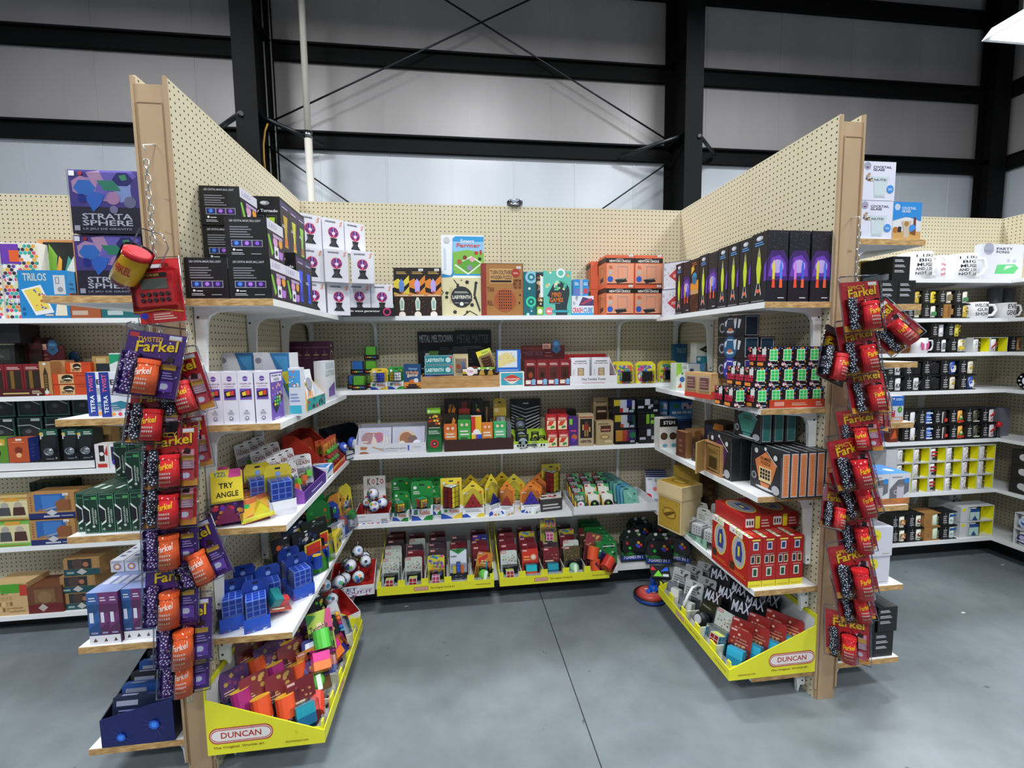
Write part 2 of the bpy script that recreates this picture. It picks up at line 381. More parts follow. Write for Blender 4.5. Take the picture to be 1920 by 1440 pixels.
# ================= shelving =================
def panel(name, x0, x1, y0, y1, lab, mt, z1=H):
    b = B(); b.box((0,0,0),(x1-x0,y1-y0,z1),mt); o = b.mk(name, None, (x0,y0,0)); return tag(o, lab, 'pegboard panel')
panel('pegboard_panel', 0, W/2-.001, 0, .02, 'tan pegboard back panel, left half between the dividers', 'peg_x')
panel('pegboard_panel', W/2+.001, W, 0, .02, 'tan pegboard back panel, right half between the dividers', 'peg_x')
panel('pegboard_panel', -2.9, -T_, 0, .02, 'tan pegboard back panel left of the left divider', 'peg_x')
panel('pegboard_panel', W+T_, 4.96, 0, .02, 'tan pegboard back panel right of the right divider', 'peg_x')
panel('pegboard_panel', 4.96, 4.98, -2.6, .02, 'tan pegboard side panel at the far right', 'peg_y')
def divider(x0, side, lab):
    r = empty('shelf_divider', (x0,YE,0)); tag(r, lab, 'display divider')
    L_ = -YE
    b = B(); b.box((0,.012,0),(.008,L_,H),'peg_y'); b.mk('pegboard_face', r)
    b = B(); b.box((T_-.008,.012,0),(T_,L_,H),'peg_y'); b.mk('pegboard_face', r)
    b = B(); b.box((.009,.03,0),(T_-.009,.07,H-.04),'b59a6a')
    b.box((.009,L_-.05,0),(T_-.009,L_-.01,H-.04),'b59a6a'); b.mk('timber_studs', r)
    # cardboard sleeve folded round the end
    b = B(); h = H-.03
    b.box((.004,.004,.0),(T_-.004,.011,h),'kraft')
    b.box((-.003,.0,.05),(.006,.05 if side > 0 else .012,H-.006),'kraft'); b.box((T_-.006,.0,.05),(T_+.003,.012 if side > 0 else .05,H-.002),'kraft')
    b.box((.012,-.002,0),(T_-.012,.003,h-.055),'kraft')
    b.mk('cardboard_sleeve', r)
    b = B(); rg = random.Random(int(x0*10)+5)
    b.box((.015,-.0032,h-.062),(T_-.014,-.0022,h-.059),'7d6040')
    xs = .013 if side > 0 else T_-.016
    b.box((xs,-.0034,.04),(xs+.0022,-.0022,h-.06),'8a6c48')
    for i in range(9):
        x = rg.uniform(.02,.08); z = rg.uniform(.5,2.3); l = rg.uniform(.01,.03); an = rg.uniform(-.6,.6)
        b.q([(x,-.0034,z),(x+l,-.0034,z+l*an),(x+l,-.0034,z+l*an+.0014),(x,-.0034,z+.0012)],'86694a')
    b.mk('creases', r)
    # slotted wall standards carrying the shelf brackets
    for i, (xx, dx) in enumerate(((T_ if side > 0 else -.006, .006),(-.006 if side > 0 else T_, .006))):
        pass
    return r
divider(-T_, 1, 'tan pegboard divider on the left, its end wrapped in cardboard')
divider(W, -1, 'tan pegboard divider on the right, its end wrapped in cardboard')
def bracket(parent, x, y, z, dirv, L_, drop=.2):
    """white pressed-steel bracket under a shelf; dirv = unit vector away from the panel"""
    drop = min(drop, parent.location.z-.03)
    b = B(); dx, dy = dirv; px, py = -dy, dx
    t = .008
    def P(a, zz, s_): return (x+dx*a+px*s_*t, y+dy*a+py*s_*t, z+zz)
    prof = [(0,-.019),(L_,-.019),(L_,-.028),(.075,-.042),(.05,-.055),(.038,-.08),(.034,-.14),(.022,-drop),(0,-drop)]
    A = [P(a,zz,-1) for a,zz in prof]; C_ = [P(a,zz,1) for a,zz in prof]
    b.q(A,'bracket'); b.q(C_[::-1],'bracket')
    for i in range(len(prof)): j = (i+1)%len(prof); b.q([A[i],C_[i],C_[j],A[j]],'bracket')
    # screw heads
    for zz in (-.06,-drop+.02): 
        s_ = 1.0
        b.q([P(.012+.005*math.cos(k*1.0472),zz+.005*math.sin(k*1.0472),-1.06) for k in range(6)],'26262a'); b.q([P(.012+.005*math.cos(-k*1.0472),zz+.005*math.sin(-k*1.0472),1.06) for k in range(6)],'26262a')
    return b.mk('bracket', parent)
def shelf(x0, x1, y0, y1, z, face, lab, br=None, drop=.33, th=.024):
    """face: which side carries the brackets (-y, +x, -x)"""
    r = empty('display_shelf', (x0,y0,z)); tag(r, lab, 'shelf')
    b = B(); b.box((0,.0015,-th),(x1-x0,y1-y0,0),'melamine'); b.mk('board', r)
    b = B()
    if face == '-y': b.box((0,0,-th-.001),(x1-x0,.0014,.0),'eef0f2')
    else: b.box((.0,0,-th),(x1-x0,.0014,-.0005),'chip')
    b.mk('edge_strip', r)
    for q in br or []:
        if face == '-y': bracket(r, q-x0, y1-y0, 0, (0,-1), .2, drop)
        elif face == '+x': bracket(r, 0, q-y0, 0, (1,0), .24, drop)
        else: bracket(r, x1-x0, q-y0, 0, (-1,0), .24, drop)
    return r
ZM = [1.738,1.316,.936,.522,.145]; ZLI = [1.735,1.297,.922,.512,.114]; ZRI = [1.722,1.290,.922,.515,.13]
ZLO = [1.745,1.333,.924,.522,.135]; ZLB = [1.735,1.328,.922,.513,.126]
ZRO = [1.975,1.712,1.471,1.213,.850,.489,.149]; ZRB = [1.965,1.705,1.474,1.218,.872,.510,.158]
NM = ['top','second','third','fourth','bottom']; NM7 = ['top','second','third','fourth','fifth','sixth','bottom']
for i in range(5):
    shelf(.001, W-.001, -.29, -.001, ZM[i], '-y', NM[i]+' white shelf on the back panel between the dividers', [.03,.42,1.2,2.0,W-.03] if i < 4 else [.42,1.2], .12 if i == 3 else .33)
    shelf(.004, .29, -1.262, -.2915, ZLI[i], '+x', NM[i]+' white shelf on the right face of the left divider', [-1.2,-.8,-.42], .12 if i == 3 else .33)
    shelf(W-.295, W-.004, -1.262, -.2915, ZRI[i], '-x', NM[i]+' white shelf on the left face of the right divider', [-1.21,-.8,-.42], .12 if i == 3 else .33)
    shelf(-T_-.325, -T_-.004, -1.262, -.2915, ZLO[i], '-x', NM[i]+' white shelf on the far side of the left divider', [-1.21,-.8], .12 if i == 3 else .33)
    shelf(-2.88, -T_-.001, -.29, -.001, ZLB[i], '-y', NM[i]+' white shelf on the back panel of the left bay', [-1.9,-.93,-.3])
for i in range(7):
    shelf(W+T_+.004, W+T_+.315, -1.262, -.2915, ZRO[i], '+x', NM7[i]+' white shelf on the far side of the right divider', [-1.22,-.8], .19)
    shelf(W+T_+.001, 4.958, -.29, -.001, ZRB[i], '-y', NM7[i]+' white shelf on the back panel of the right bay', [3.35,4.35], .19)
    shelf(4.67, 4.959, -2.5, -.2915, ZRB[i], '-x', NM7[i]+' white shelf on the far right side panel', [-.5,-1.2,-2.0], .19)
def kick(x0,y0,x1,y1,name):
    b = B(); b.box((x0,y0,0),(x1,y1,.1),'17181a'); st(b.mk(name))
kick(-2.88,-.16,-T_-.01,-.14,'baseboard_left'); kick(.0,-.2,W,-.18,'baseboard_back'); kick(W+T_+.01,-.16,4.83,-.14,'baseboard_right'); kick(4.83,-2.5,4.85,-.14,'baseboard_far_right')
# ================= placing helpers =================
def gx(px, Y, py=600): return at(px,py,'y',Y).x
def gy(px, X, py=600): return at(px,py,'x',X).y
def gz(px, py, Y): return at(px,py,'y',Y).z
def P1(name, lab, cat, px, z, Y, d, c, F='', group=None, stk=None, rz=0, h=None, **k):
    """ware whose front faces the aisle at depth Y, photo columns px[0]..px[1], top at row px[2]"""
    my = px[2]+25; x0 = gx(px[0],Y,my); x1 = gx(px[1],Y,my); hh = h or gz((px[0]+px[1])/2,px[2],Y)-z
    b = B(); b.carton(x1-x0, d, hh, c, F, **k); o = b.mk(name, None, (x0,Y,z+.0005), (0,0,R(rz)))
    if stk: sticker(o, x1-x0, hh, (x1-x0)*stk[0], hh*stk[1])
    tag(o, lab, cat, group); o['h_'] = hh; del o['h_']; return o
def K(name, cat, w_, d, h, c, F='', group=None, stk=None, **k):
    b = B(); b.carton(w_, d, h, c, F, **k); o = b.mk(name)
    if stk: sticker(o, w_, h, w_*stk[0], h*stk[1])
    return Kind(o, cat, group)
E_ = .0005
# ---------- top shelf, back panel ----------
z = ZM[0]
P1('lamp_box','small grey and black box with a white lower label beside the three rocket lamp boxes','box',(720,738,540),z,-.24,.16,'2c2d33',
   'r 0 0 1 .42 e4e6ec;e .5 .2 .2 333;p 6a9bd8 .3 .5 .6 .5 .7 .95 .4 .95',L='r 0 0 1 1 6b6d72;n .2 .3 .8 .6 4 3a3b40')
rk = [('5a86c8','d8c23a'),('b4a2e0','d9822e'),('b4a2e0','d9822e')]
for i,(a,b_) in enumerate(((738,767),(767,797),(797,827))):
    P1('rocket_lamp_box',['leftmost','middle','rightmost'][i]+' of the three black and orange rocket lamp boxes on the top back shelf','box',(a,b_,502),z,-.25,.1,'241a17',
     'r 0 .43 1 .85 %s;p 17110f 0 .6 .45 .55 1 .7 1 .62 .5 .45 0 .5;p 1a1414 0 .72 .3 .78 .55 .7 1 .85 0 .85;p %s .36 .5 .64 .5 .68 .68 .5 .78 .32 .68;r .44 .47 .56 .52 c84a28;r 0 .41 1 .46 b98a5c;n .15 .425 .9 .455 1 f0dcc0;c 0 0 1 .38 60 .035 %d 5a3320 3a2218 7a4a2a;p d8dcc8 .38 .12 .62 .12 .66 .3 .56 .39 .44 .39 .34 .3;r .42 .16 .58 .32 8fb6b0;e .5 .03 .22 e8e0d4;n .2 .87 .85 .93 2 c9a860'%(rk[i][1],rk[i][0],i),stk=None if i==0 else (.6,.93))
P1('labyrinth_box','cream square wooden maze game box with a round black emblem','box',(828,902,521),z,-.24,.05,'d8cfa6',
  'p 3b3f3a .3 .95 .33 .95 .5 .7 .47 .68;p 3b3f3a .95 .1 .98 .15 .86 .55 .9 .8 .84 .85 .8 .55;p 3b3f3a 0 .7 .06 .62 0 .55 0 .58 .04 .62 0 .66;p 3b3f3a .5 0 .7 .15 .95 0 .9 0 .7 .12 .56 0;r .12 .6 .3 .64 b9ab78;r .2 .35 .28 .75 c4b88a;c .05 .05 .95 .95 14 .045 3 2e3230;e .5 .5 .27 2b2f33;r .25 .44 .76 .56 2b2f33;t LABYRINTH .27 .45 .73 .545 e8e6d8;n .32 .6 .68 .66 2 c9c8bd;e .5 .32 .05 e8e6d8;n .33 .34 .43 .37 1 c9c8bd;n .57 .34 .67 .37 1 c9c8bd')
zz = gz(865,521,-.24)
P1('farm_game_box','white and blue farm puzzle game box standing on the cream maze box','box',(827,907,441),zz,-.225,.045,'e9edf2',
  'p 2f9ad6 .24 .12 .27 .92 .34 .97 1 .97 1 .06 .3 .06;p 8fc4e8 .27 .55 1 .55 1 .85 .27 .85;p 7fb84a .27 .1 1 .1 1 .6 .6 .66 .27 .6;p e9f0d8 .3 .3 .62 .08 .97 .35 .7 .52;p 5da53c .34 .32 .62 .12 .92 .35 .7 .48;r .78 .55 .86 .63 b8362a;r .9 .55 .95 .66 b8362a;e .42 .38 .06 a8623c;e .55 .48 .05 7a3a28;e .72 .44 .06 e0a8b0;e .9 .45 .04 1c1c22;e .66 .24 .07 8890a0;t Smart .45 .82 .78 .9 f4f6fa;t Farmer .36 .72 .92 .81 e05a5a;e .13 .88 .07 c8ccd4;p c9d3de .06 .2 .1 .2 .1 .7 .06 .7;p 2a8ac0 0 .1 .2 .06 .3 .18 .26 .04 0 0')
P1('solitaire_puzzle_box','kraft wooden solitaire puzzle box with a red spine','box',(902,981,494),z,-.25,.045,'a4723f',
  'r 0 0 .12 1 8e2f2a;f .0 0 1 1 .012 5a3020;r .2 .62 .75 .9 c79a62;t TURN_SOLITAIRE .22 .79 .73 .87 2a1a12;t WOODEN_PUZZLE .22 .7 .73 .77 2a1a12;r .22 .64 .72 .68 1f1612;e .82 .82 .1 a52f2c;n .76 .8 .88 .84 2 e8c0b0;t HEST_SER .76 .52 .96 .7 5a2a1a;t TAN .14 .46 .3 .55 7c3a22;t RIL .14 .2 .28 .3 7c3a22;e .56 .3 .27 b3603a;e .56 .3 .25 a4542f;g .4 .12 .72 .5 6 7 .5 2a1810;e .9 .25 .02 3a1a10;e .92 .4 .02 3a1a10',stk=(.84,.9))
P1('gear_puzzle_box','dark teal box of wooden puzzles with gears printed round a clear window','box',(981,1019,510),z,-.25,.05,'1f6670',
  'e .4 .88 .3 8cc4d8;e .4 .88 .18 2d7684;e .4 .88 .08 a8d8e0;e .38 .32 .26 3fd0a0;e .38 .32 .16 1f6670;e .38 .32 .06 3fd0a0;e .3 .62 .06 e8f4f4;c .05 0 .5 .2 6 .07 2 a8dce0 2d90a0;r .62 .02 1 .97 2b2c30;c .64 .05 .98 .94 26 .08 5 c9a47a 8a5a3a e0c8a0 3a3a40;r .66 .02 .98 .2 8fc43a;e .82 .1 .12 e8ead8;r .84 .42 1 .9 eef0f2')
P1('mind_games_box','turquoise mind games box with a dark head silhouette full of gears','box',(1019,1071,508),z,-.26,.055,'63bfae',
  'c .02 .6 1 1 12 .06 9 9fe0d0 f0b64a e87a6a e8f4f0;e .62 .95 .16 e8f4f0;e .62 .95 .1 63bfae;e .6 .55 .34 2f3b42;p 2f3b42 .26 .6 .13 .44 .22 .42 .2 .28 .42 .26 .44 0 .86 0 .84 .2 .94 .5 .6 .7;c .32 .56 .88 .76 16 .06 4 7cc87a 4ab89a c8e0a0 e8dcc0;t MIND .3 .42 .64 .52 e07a2a;t GAMES .22 .3 .7 .4 e07a2a;e .2 .1 .14 e87a7a;t 4in1 .12 .07 .28 .13 fff;r .3 .07 .92 .12 3fa0b0;n .24 .27 .6 .29 1 9ac0c0')
P1('cube_game_box','white box of a crash cube game with red and blue lettering','box',(1072,1113,555),z,-.26,.06,'dfe2ea',
  'r 0 0 1 .12 3a9ad4;p 55406a .32 .5 .5 .95 1 .8 1 .5;p c0405a .4 .6 .9 .9 .95 .8 .5 .55;t CRASH .03 .14 .5 .4 d8405a;t CUBE .54 .14 .96 .4 3a86c8;c 0 .55 .3 1 8 .05 2 b8bcc8 9aa0b0')
zz = gz(1090,555,-.26)
P1('book_game_box','small bright blue box on the crash cube box','box',(1075,1103,524),zz,-.25,.05,'2f8fd0','r .44 .05 .62 1 a8b0c8;n .08 .66 .36 .86 2 e8f0f8;n .68 .66 .96 .86 2 e8f0f8;p 6a7ac0 .05 .05 .4 .05 .4 .4 .05 .5;r .68 .15 .95 .45 c84a5a')
nc = 'r 0 .74 1 .9 1d1614;t NEWTON_CRADLE .12 .76 .86 .84 f2efe8;n .36 .86 .6 .89 1 e8c8b8;r .03 .06 .97 .72 e69c7a;r .03 .03 .97 .06 4a1a12;p 2c2a2c .3 .18 .68 .24 .76 .12 .4 .06;f .36 .2 .66 .66 .014 b8b4b0;f .42 .22 .76 .62 .012 8a8684;e .15 .2 .1 2a5cb8;p b9b1ac .08 .35 .2 .35 .24 .48 .12 .5;n .1 .55 .24 .66 3 c25a3a'
w_ = gx(1190,-.26,530)-gx(1136,-.26,530); h = (gz(1165,478,-.26)-z)/2
k = K('newton_cradle_box','box',w_-.003,.148,h-.001,'dc6645',nc,'orange swinging-ball toy boxes stacked on the top back shelf',stk=(.8,.94),L='r 0 .76 1 .93 1d1614;r .08 .06 .92 .74 c87a50;p 2c2a2c .3 .1 .7 .16 .7 .3 .3 .24;f .3 .25 .7 .62 .02 5a4a44')
for i in range(2):
    for j in range(2):
        k.at((gx(1136,-.26,530)+i*w_,-.26,z+E_+j*h),['lower','upper'][j]+' '+['left','right'][i]+' orange box of the two-by-two front block of orange boxes')
for j in range(2): k.at((gx(1114,-.17,530),-.17,z+E_+j*h*.97),['lower','upper'][j]+' orange box set back at the left of the orange stack',0) if False else None
# set-back pair: shifted left and behind
kb = K('newton_cradle_box','box',.09,.1,h*.96,'dc6645','r .5 .5 1 .9 1d1614',L='r 0 .76 1 .93 1d1614;r .08 .06 .92 .74 b86a44;p 2c2a2c .3 .1 .7 .16 .7 .3 .3 .24')
x_ = gx(1116,-.2,530)
for j in range(2): kb.at((x_-.0,-.108,z+E_+j*h*.97),['lower','upper'][j]+' orange box set back at the left end of the orange stack',group='orange swinging-ball toy boxes stacked on the top back shelf')

# ---------- second shelf ----------
z = ZM[1]
def mini(top, lab, px, py, Y, z_):
    r = empty('cube_puzzle_pack', (gx(px,Y,py),Y,z_+E_)); tag(r, lab, 'puzzle', 'boxed coloured cubes at the left corner of the second back shelf')
    b = B(); b.box((-.04,0,0),(.04,.06,.03),'0f0f12'); b.art((-.04,0,0),(.08,0,0),(0,0,.03),'g .1 .35 .9 .7 6 1 .3 c83a2a e8a02a e8e04a 4ab84a 3a8ad8 8a5ac8'); b.mk('base', r)
    b = B(); b.box((-.028,.004,.03),(.028,.056,.078),top); b.mk('cube', r)
    b = B(); b.box((-.036,.001,.0301),(.036,.059,.084),'clear'); b.mk('clear_cover', r)
for c, lab, px, Y, lv in (('3a86d8','blue cube pack at the lower left of the small cube stack',664,-.2,0),('7fd43a','green cube pack at the lower front of the small cube stack',672,-.275,0),('3a86d8','blue cube pack on the middle level of the small cube stack',671,-.17,1),('7fd43a','green cube pack on the middle level, right, of the small cube stack',696,-.17,1),('6ac832','green cube pack topmost of the small cube stack',697,-.165,2),('7fd43a','green cube pack half hidden at the lower right of the small cube stack',699,-.16,0)):
    mini(c, lab, px, 715, Y, z+lv*.085)
def cubecard(name, lab, px, z_, Y, col, tiles, group=None, rz=0, cat='puzzle', white=True):
    """hanging card folded round a twisty cube: card, cube, clear blister"""
    x0 = gx(px[0],Y,px[2]+20); x1 = gx(px[1],Y,px[2]+20); w_ = x1-x0; h = gz((px[0]+px[1])/2,px[2],Y)-z_
    r = empty(name, (x0+w_/2,Y+.03,z_+E_), (0,0,R(rz))); tag(r, lab, cat, group)
    b = B(); b.prism([(-w_/2,0),(w_/2,0),(w_/2,h*.9),(w_*.38,h),(-w_*.38,h),(-w_/2,h*.9)],'y',.0,.002,col)
    b.art((-w_/2,0,0),(w_,0,0),(0,0,h),'r .38 .88 .62 .92 222;e .18 .83 .08 e8e8e8;e .82 .83 .06 f0a030;n .1 .66 .4 .76 2 e8e8e0'); b.mk('card', r)
    if white:
        b = B(); b.box((-w_/2+.002,-.032,0),(w_/2-.002,-.002,h*.36),'eef0f4'); b.art((-w_/2+.002,-.032,0),(w_-.004,0,0),(0,0,h*.36),'p 2a50b0 0 0 .5 0 .3 .3 0 .4;p %s .5 0 1 0 1 .4 .7 .3;p 2a50b0 .1 .45 .28 .45 .3 .8 .12 .8;e .2 .62 .08 3a9a4a;t Rubiks .38 .42 .86 .75 c8602a'%col); b.mk('base_sleeve', r)
    s_ = min(w_*.66,.06); b = B(); b.T = Matrix.Translation((0,-.003-s_*.55,h*.37+.002)) @ Matrix.Rotation(R(35),4,'Z')
    b.box((-s_/2*.8,-s_/2*.8,0),(s_/2*.8,s_/2*.8,s_*.85),'121214'); q = s_*.4
    b.art((-q,-q,0),(2*q,0,0),(0,0,s_*.85),'g .03 .03 .97 .97 3 3 .14 '+tiles[0]); b.art((-q,q,0),(0,-2*q,0),(0,0,s_*.85),'g .03 .03 .97 .97 3 3 .14 '+tiles[1]); b.art((q,-q,0),(0,2*q,0),(0,0,s_*.85),'g .03 .03 .97 .97 3 3 .14 '+tiles[1]); b.art((-q,-q,s_*.85),(2*q,0,0),(0,2*q,0),'g .03 .03 .97 .97 3 3 .14 '+tiles[2]); b.mk('twisty_cube', r)
    b = B(); b.box((-w_*.42,-s_*1.15,h*.365),(w_*.42,-.001,h*.37+s_*.9),'clear'); b.mk('blister', r)
    return r
cubecard('cube_puzzle','white and blue cube puzzle on a yellow card beside the green one, second back shelf',(694,727,691),z,-.27,'e8c83a',('3a50c8','f0f0f0','f0f0f0'))
cubecard('cube_puzzle','white cube puzzle on a green card left of the trivia box',(727,757,688),z,-.27,'2c9a3c',('f0f0f0','e8d02a','f0f0f0'))
P1('trivia_game_box','dark blue trivia game box with an orange lower panel','box',(757,789,683),z,-.275,.045,'1d4a78','r 0 0 1 .28 e08a2a;p 2a1a14 .2 .05 .8 .05 .95 .12 .05 .12;e .5 .26 .2 c8702a;r .25 .08 .75 .2 3a2a2a;t trivia .12 .6 .88 .74 e8a05a;t game .2 .46 .82 .59 e8dcc8;t Genius .3 .78 .8 .86 9ac8e8;e .72 .34 .14 d8dce4;r 0 0 1 .05 16161a')
def crate(name, lab, px, z_, Y, d, h, mat, th=.008):
    x0 = gx(px[0],Y,715); x1 = gx(px[1],Y,715); w_ = x1-x0; r = empty(name, (x0,Y,z_+E_)); tag(r, lab, 'tray')
    b = B(); b.box((0,0,0),(w_,th,h),mat); b.mk('front_board', r)
    b = B(); b.box((0,d-th,0),(w_,d,h*1.1),mat); b.mk('back_board', r)
    b = B(); b.box((0,th,0),(th,d-th,h*1.1),mat); b.mk('side_board', r)
    b = B(); b.box((w_-th,th,0),(w_,d-th,h*1.1),mat); b.mk('side_board', r)
    b = B(); b.box((th,th,0),(w_-th,d-th,.006),mat); b.mk('bottom_board', r)
    return x0, w_
crate('wooden_tray','pale pine tray holding small puzzle boxes on the second back shelf',(789,937),z,-.28,.25,.07,'wood')
lab_F = 'r .02 .04 .98 .96 1f8088;t LABYRINTH .06 .3 .66 .7 dfeeea;e .82 .5 .09 c8d8d8;e .92 .78 .05 d8404a;f .02 .04 .98 .96 .01 cfe0de'
for i, lab in enumerate(('lower teal maze game box in the pine tray','upper teal maze game box in the pine tray')):
    P1('labyrinth_game_box', lab,'box',(796,850,676-i*20),z+.079+i*.058,-.262,.1,'1f7a82',lab_F,h=.056,group='teal maze game boxes in the pine tray')
P1('puzzle_block_box','dark blue picture puzzle box in the pine tray under the teal boxes','box',(796,851,695),z+.008,-.262,.11,'1c2f66','p 3a5ad0 .02 .55 .4 .6 .3 .95 .02 .95;p 8a6a5a .5 .7 .98 .8 .98 .95 .5 .9;p 4a6a9a .4 .4 .98 .5 .98 .7 .5 .65;t Puzzle .05 .3 .5 .52 b8c8e0;t CHOC-A-BLOCKS .06 .04 .94 .22 eee8dc',h=.07)
P1('metal_puzzle_box','black metal meltdown puzzle box standing behind the pine tray, left','box',(783,852,622),z,-.028,.025,'141416','t METAL_MELTDOWN .05 .8 .95 .94 b9bcc2;r .2 .35 .36 .6 d8dcd8;r .3 .35 .56 .64 5a8a3a;p 3a3c42 .62 .4 .95 .7 .95 .6;n .6 .66 .88 .72 2 6a6c70;n .08 .3 .2 .36 1 8a8c90',rz=0)
P1('metal_puzzle_box','black metal matter puzzle box standing behind the pine tray, right','box',(853,921,619),z,-.028,.025,'141416','t METAL_MATTER .06 .76 .94 .92 5c5f66;n .2 .66 .8 .72 2 8a8c92;n .1 .4 .5 .5 2 4a4c50;r .3 .1 .6 .3 2a3a5a')
P1('wood_puzzle_box','dark box with a green panel behind the beige box in the pine tray','box',(850,876,650),z+.008,-.1,.05,'16171a','r .1 .5 .9 .78 4a7a3a;f 0 0 1 1 .04 2a2b2e')
P1('wood_puzzle_box','beige card box with a picture of a wooden toy in the pine tray','box',(850,878,664),z+.008,-.2,.09,'c9b489','f .05 .3 .95 .92 .04 e0d2ac;r .15 .4 .88 .85 8a7a68;e .35 .6 .16 a04a30;r .55 .45 .8 .75 5a6a8a')
for i,(a,b_,t_,c,c2) in enumerate(((868,896,690,'e8e2d4','b8407a'),(852,884,698,'e4e0cc','6a3a8a'))):
    P1('soap_sized_puzzle_box',['small cream puzzle box with pink lettering, upper, in the pine tray','small cream puzzle box with purple lettering, lower front, in the pine tray'][i],'box',(a,b_,t_),z+.008+(.055 if i==0 else 0),-.235 if i==0 else -.265,.06,'2a2226','r 0 .3 1 .9 %s;e .5 .6 .3 f4ecf0;t %s .3 .45 .7 .75 %s;p c8a82a 0 .3 .3 .3 .2 .6 0 .6'%(c,('TUBA','UFI')[i],c2),h=.05)
for i,(px0,lv) in enumerate(((897,0),(914,0),(896,1),(912,1))):
    P1('mini_puzzle_box',['lower left','lower right','upper left','upper right'][i]+' of the four little red and green puzzle packs in the pine tray','box',(px0,px0+16,700),z+.01+lv*.055,-.25+lv*.012,.04,'1a1512','r 0 .78 1 1 %s;e .2 .86 .15 e8e8e8;p %s .15 .1 .85 .1 .7 .6 .3 .6;r .4 .65 .75 .75 e8dcc8'%(('d06a4a','c8302a') if lv==0 else ('8ac83a','c89a3a')),h=.052,group='little puzzle packs at the right of the pine tray')
P1('toy_pack','orange topped dark pack behind the four little packs in the pine tray','box',(880,896,670),z+.008,-.17,.04,'1c1210','r 0 .7 1 .95 c8503a;e .2 .8 .1 e8e0d8;p 8a2018 .2 .15 .8 .15 .8 .5 .2 .5',h=.115)
r_ = empty('rope_puzzle_pack', (gx(912,-.2,662),-.2,z+.155), (R(-10),R(-18),0)); tag(r_, 'wooden stick puzzle on a yellow card leaning atop the pine tray', 'puzzle')
b = B(); b.box((-.045,0,-.07),(.045,.003,.07),'b59a5e'); b.art((-.045,0,-.07),(.09,0,0),(0,0,.14),'p b8c83a 0 .7 1 .85 1 1 0 1;p e0c82a 0 .75 .3 .8 .3 1 0 1;n .35 .85 .8 .92 2 5a6a3a;r .1 .06 .9 .66 c4a878'); b.mk('card', r_)
b = B()
for i in range(5): b.lathe([(.005,-.028),(.005,.028)],'6a3a22',8,(0,-.012,-.045+i*.016),'x')
b.mk('wooden_sticks', r_)
b = B(); b.box((-.036,-.022,-.06),(.036,-.0005,.035),'clear'); b.mk('blister', r_)
P1('matchstick_game_box','teal and white box of matchstick puzzles with a red emblem','box',(937,983,697),z,-.283,.08,'e6e2d8','r .06 .1 .94 .92 3fa4b8;p e6e2d8 .15 .5 .5 .85 .85 .5 .5 .15;p c8402f .12 .5 .3 .68 .5 .82 .7 .68 .88 .5 .6 .36 .4 .36;r .16 .42 .84 .58 c8402f;t MATCHSTICK .18 .44 .82 .56 f0e8e0;n .3 .2 .7 .26 1 e8e8e0',L='r .1 .1 .9 .9 e0dccf')
zz = gz(960,697,-.283)
P1('beach_puzzle_box','blue and cream picture box on top of the matchstick box','box',(931,976,656),zz,-.283,.07,'2a6ac0','r .06 .2 .86 .96 d8dce0;p e0cf8a .06 .2 .86 .5 .7 .7 .4 .9 .06 .7;n .1 .06 .9 .12 1 c8dcf0;c .1 .3 .8 .9 14 .03 3 c8a86a e8dcb8 8ab8e0',L='r 0 0 1 1 5a3a4a;r .2 .1 .8 .9 8a4a5a')
# burgundy magic box display
def magic_display(lab, px, z_, Y, pyh, pyt):
    x0 = gx(px[0],Y,pyt); x1 = gx(px[1],Y,pyt); w_ = x1-x0; h1 = gz(px[0],pyt,Y)-z_; h2 = gz(px[0],pyh,Y+.16)-z_
    r = empty('magic_box_display', (x0,Y,z_+E_)); tag(r, lab, 'display box')
    b = B(); b.box((0,.15,0),(w_,.156,h2),'5a1a20'); b.art((0,.15,0),(w_,0,0),(0,0,h2),'t MYSTERIOUS .04 .87 .52 .94 8a4a3a;t MAGIC_BOX .04 .74 .5 .85 7a5a6a;n .54 .8 .68 .84 1 a87a72;n .54 .7 .72 .76 2 9a5a4a'); b.mk('header_card', r)
    b = B(); b.T = Matrix.Translation((w_*.8,.146,h2)); pr = [(-.03,-.03),(0,-.055),(.03,-.03),(.022,-.01),(.026,.01),(.016,.03),(0,.036),(-.016,.03),(-.026,.01),(-.022,-.01)]
    b.prism(pr,'y',0,.003,'3a6a94'); b.art((-.02,0,-.03),(.04,0,0),(0,0,.05),'e .5 .75 .42 5a94c0;n .2 .5 .8 .6 1 1c3a54;p 1c3a54 .3 .2 .7 .2 .5 0;r .3 .38 .42 .44 1c3a54;r .58 .38 .7 .44 1c3a54'); b.mk('portrait_cutout', r)
    b = B(); b.T = Matrix.Translation((w_*.58,.147,h2-.006)); b.box((-.026,0,-.016),(.026,.003,.016),'d8a890'); b.art((-.026,0,-.016),(.052,0,0),(0,0,.032),'n .1 .2 .9 .8 3 5a1a20'); b.mk('title_plate', r)
    b = B(); b.box((0,0,0),(w_,.15,.004),'5a1a20'); b.mk('tray_floor', r)
    return x0, w_, h1
x0, w_, h1 = magic_display('burgundy magic box display with a blue head cutout on the second back shelf',(984,1070),z,-.283,648,677)
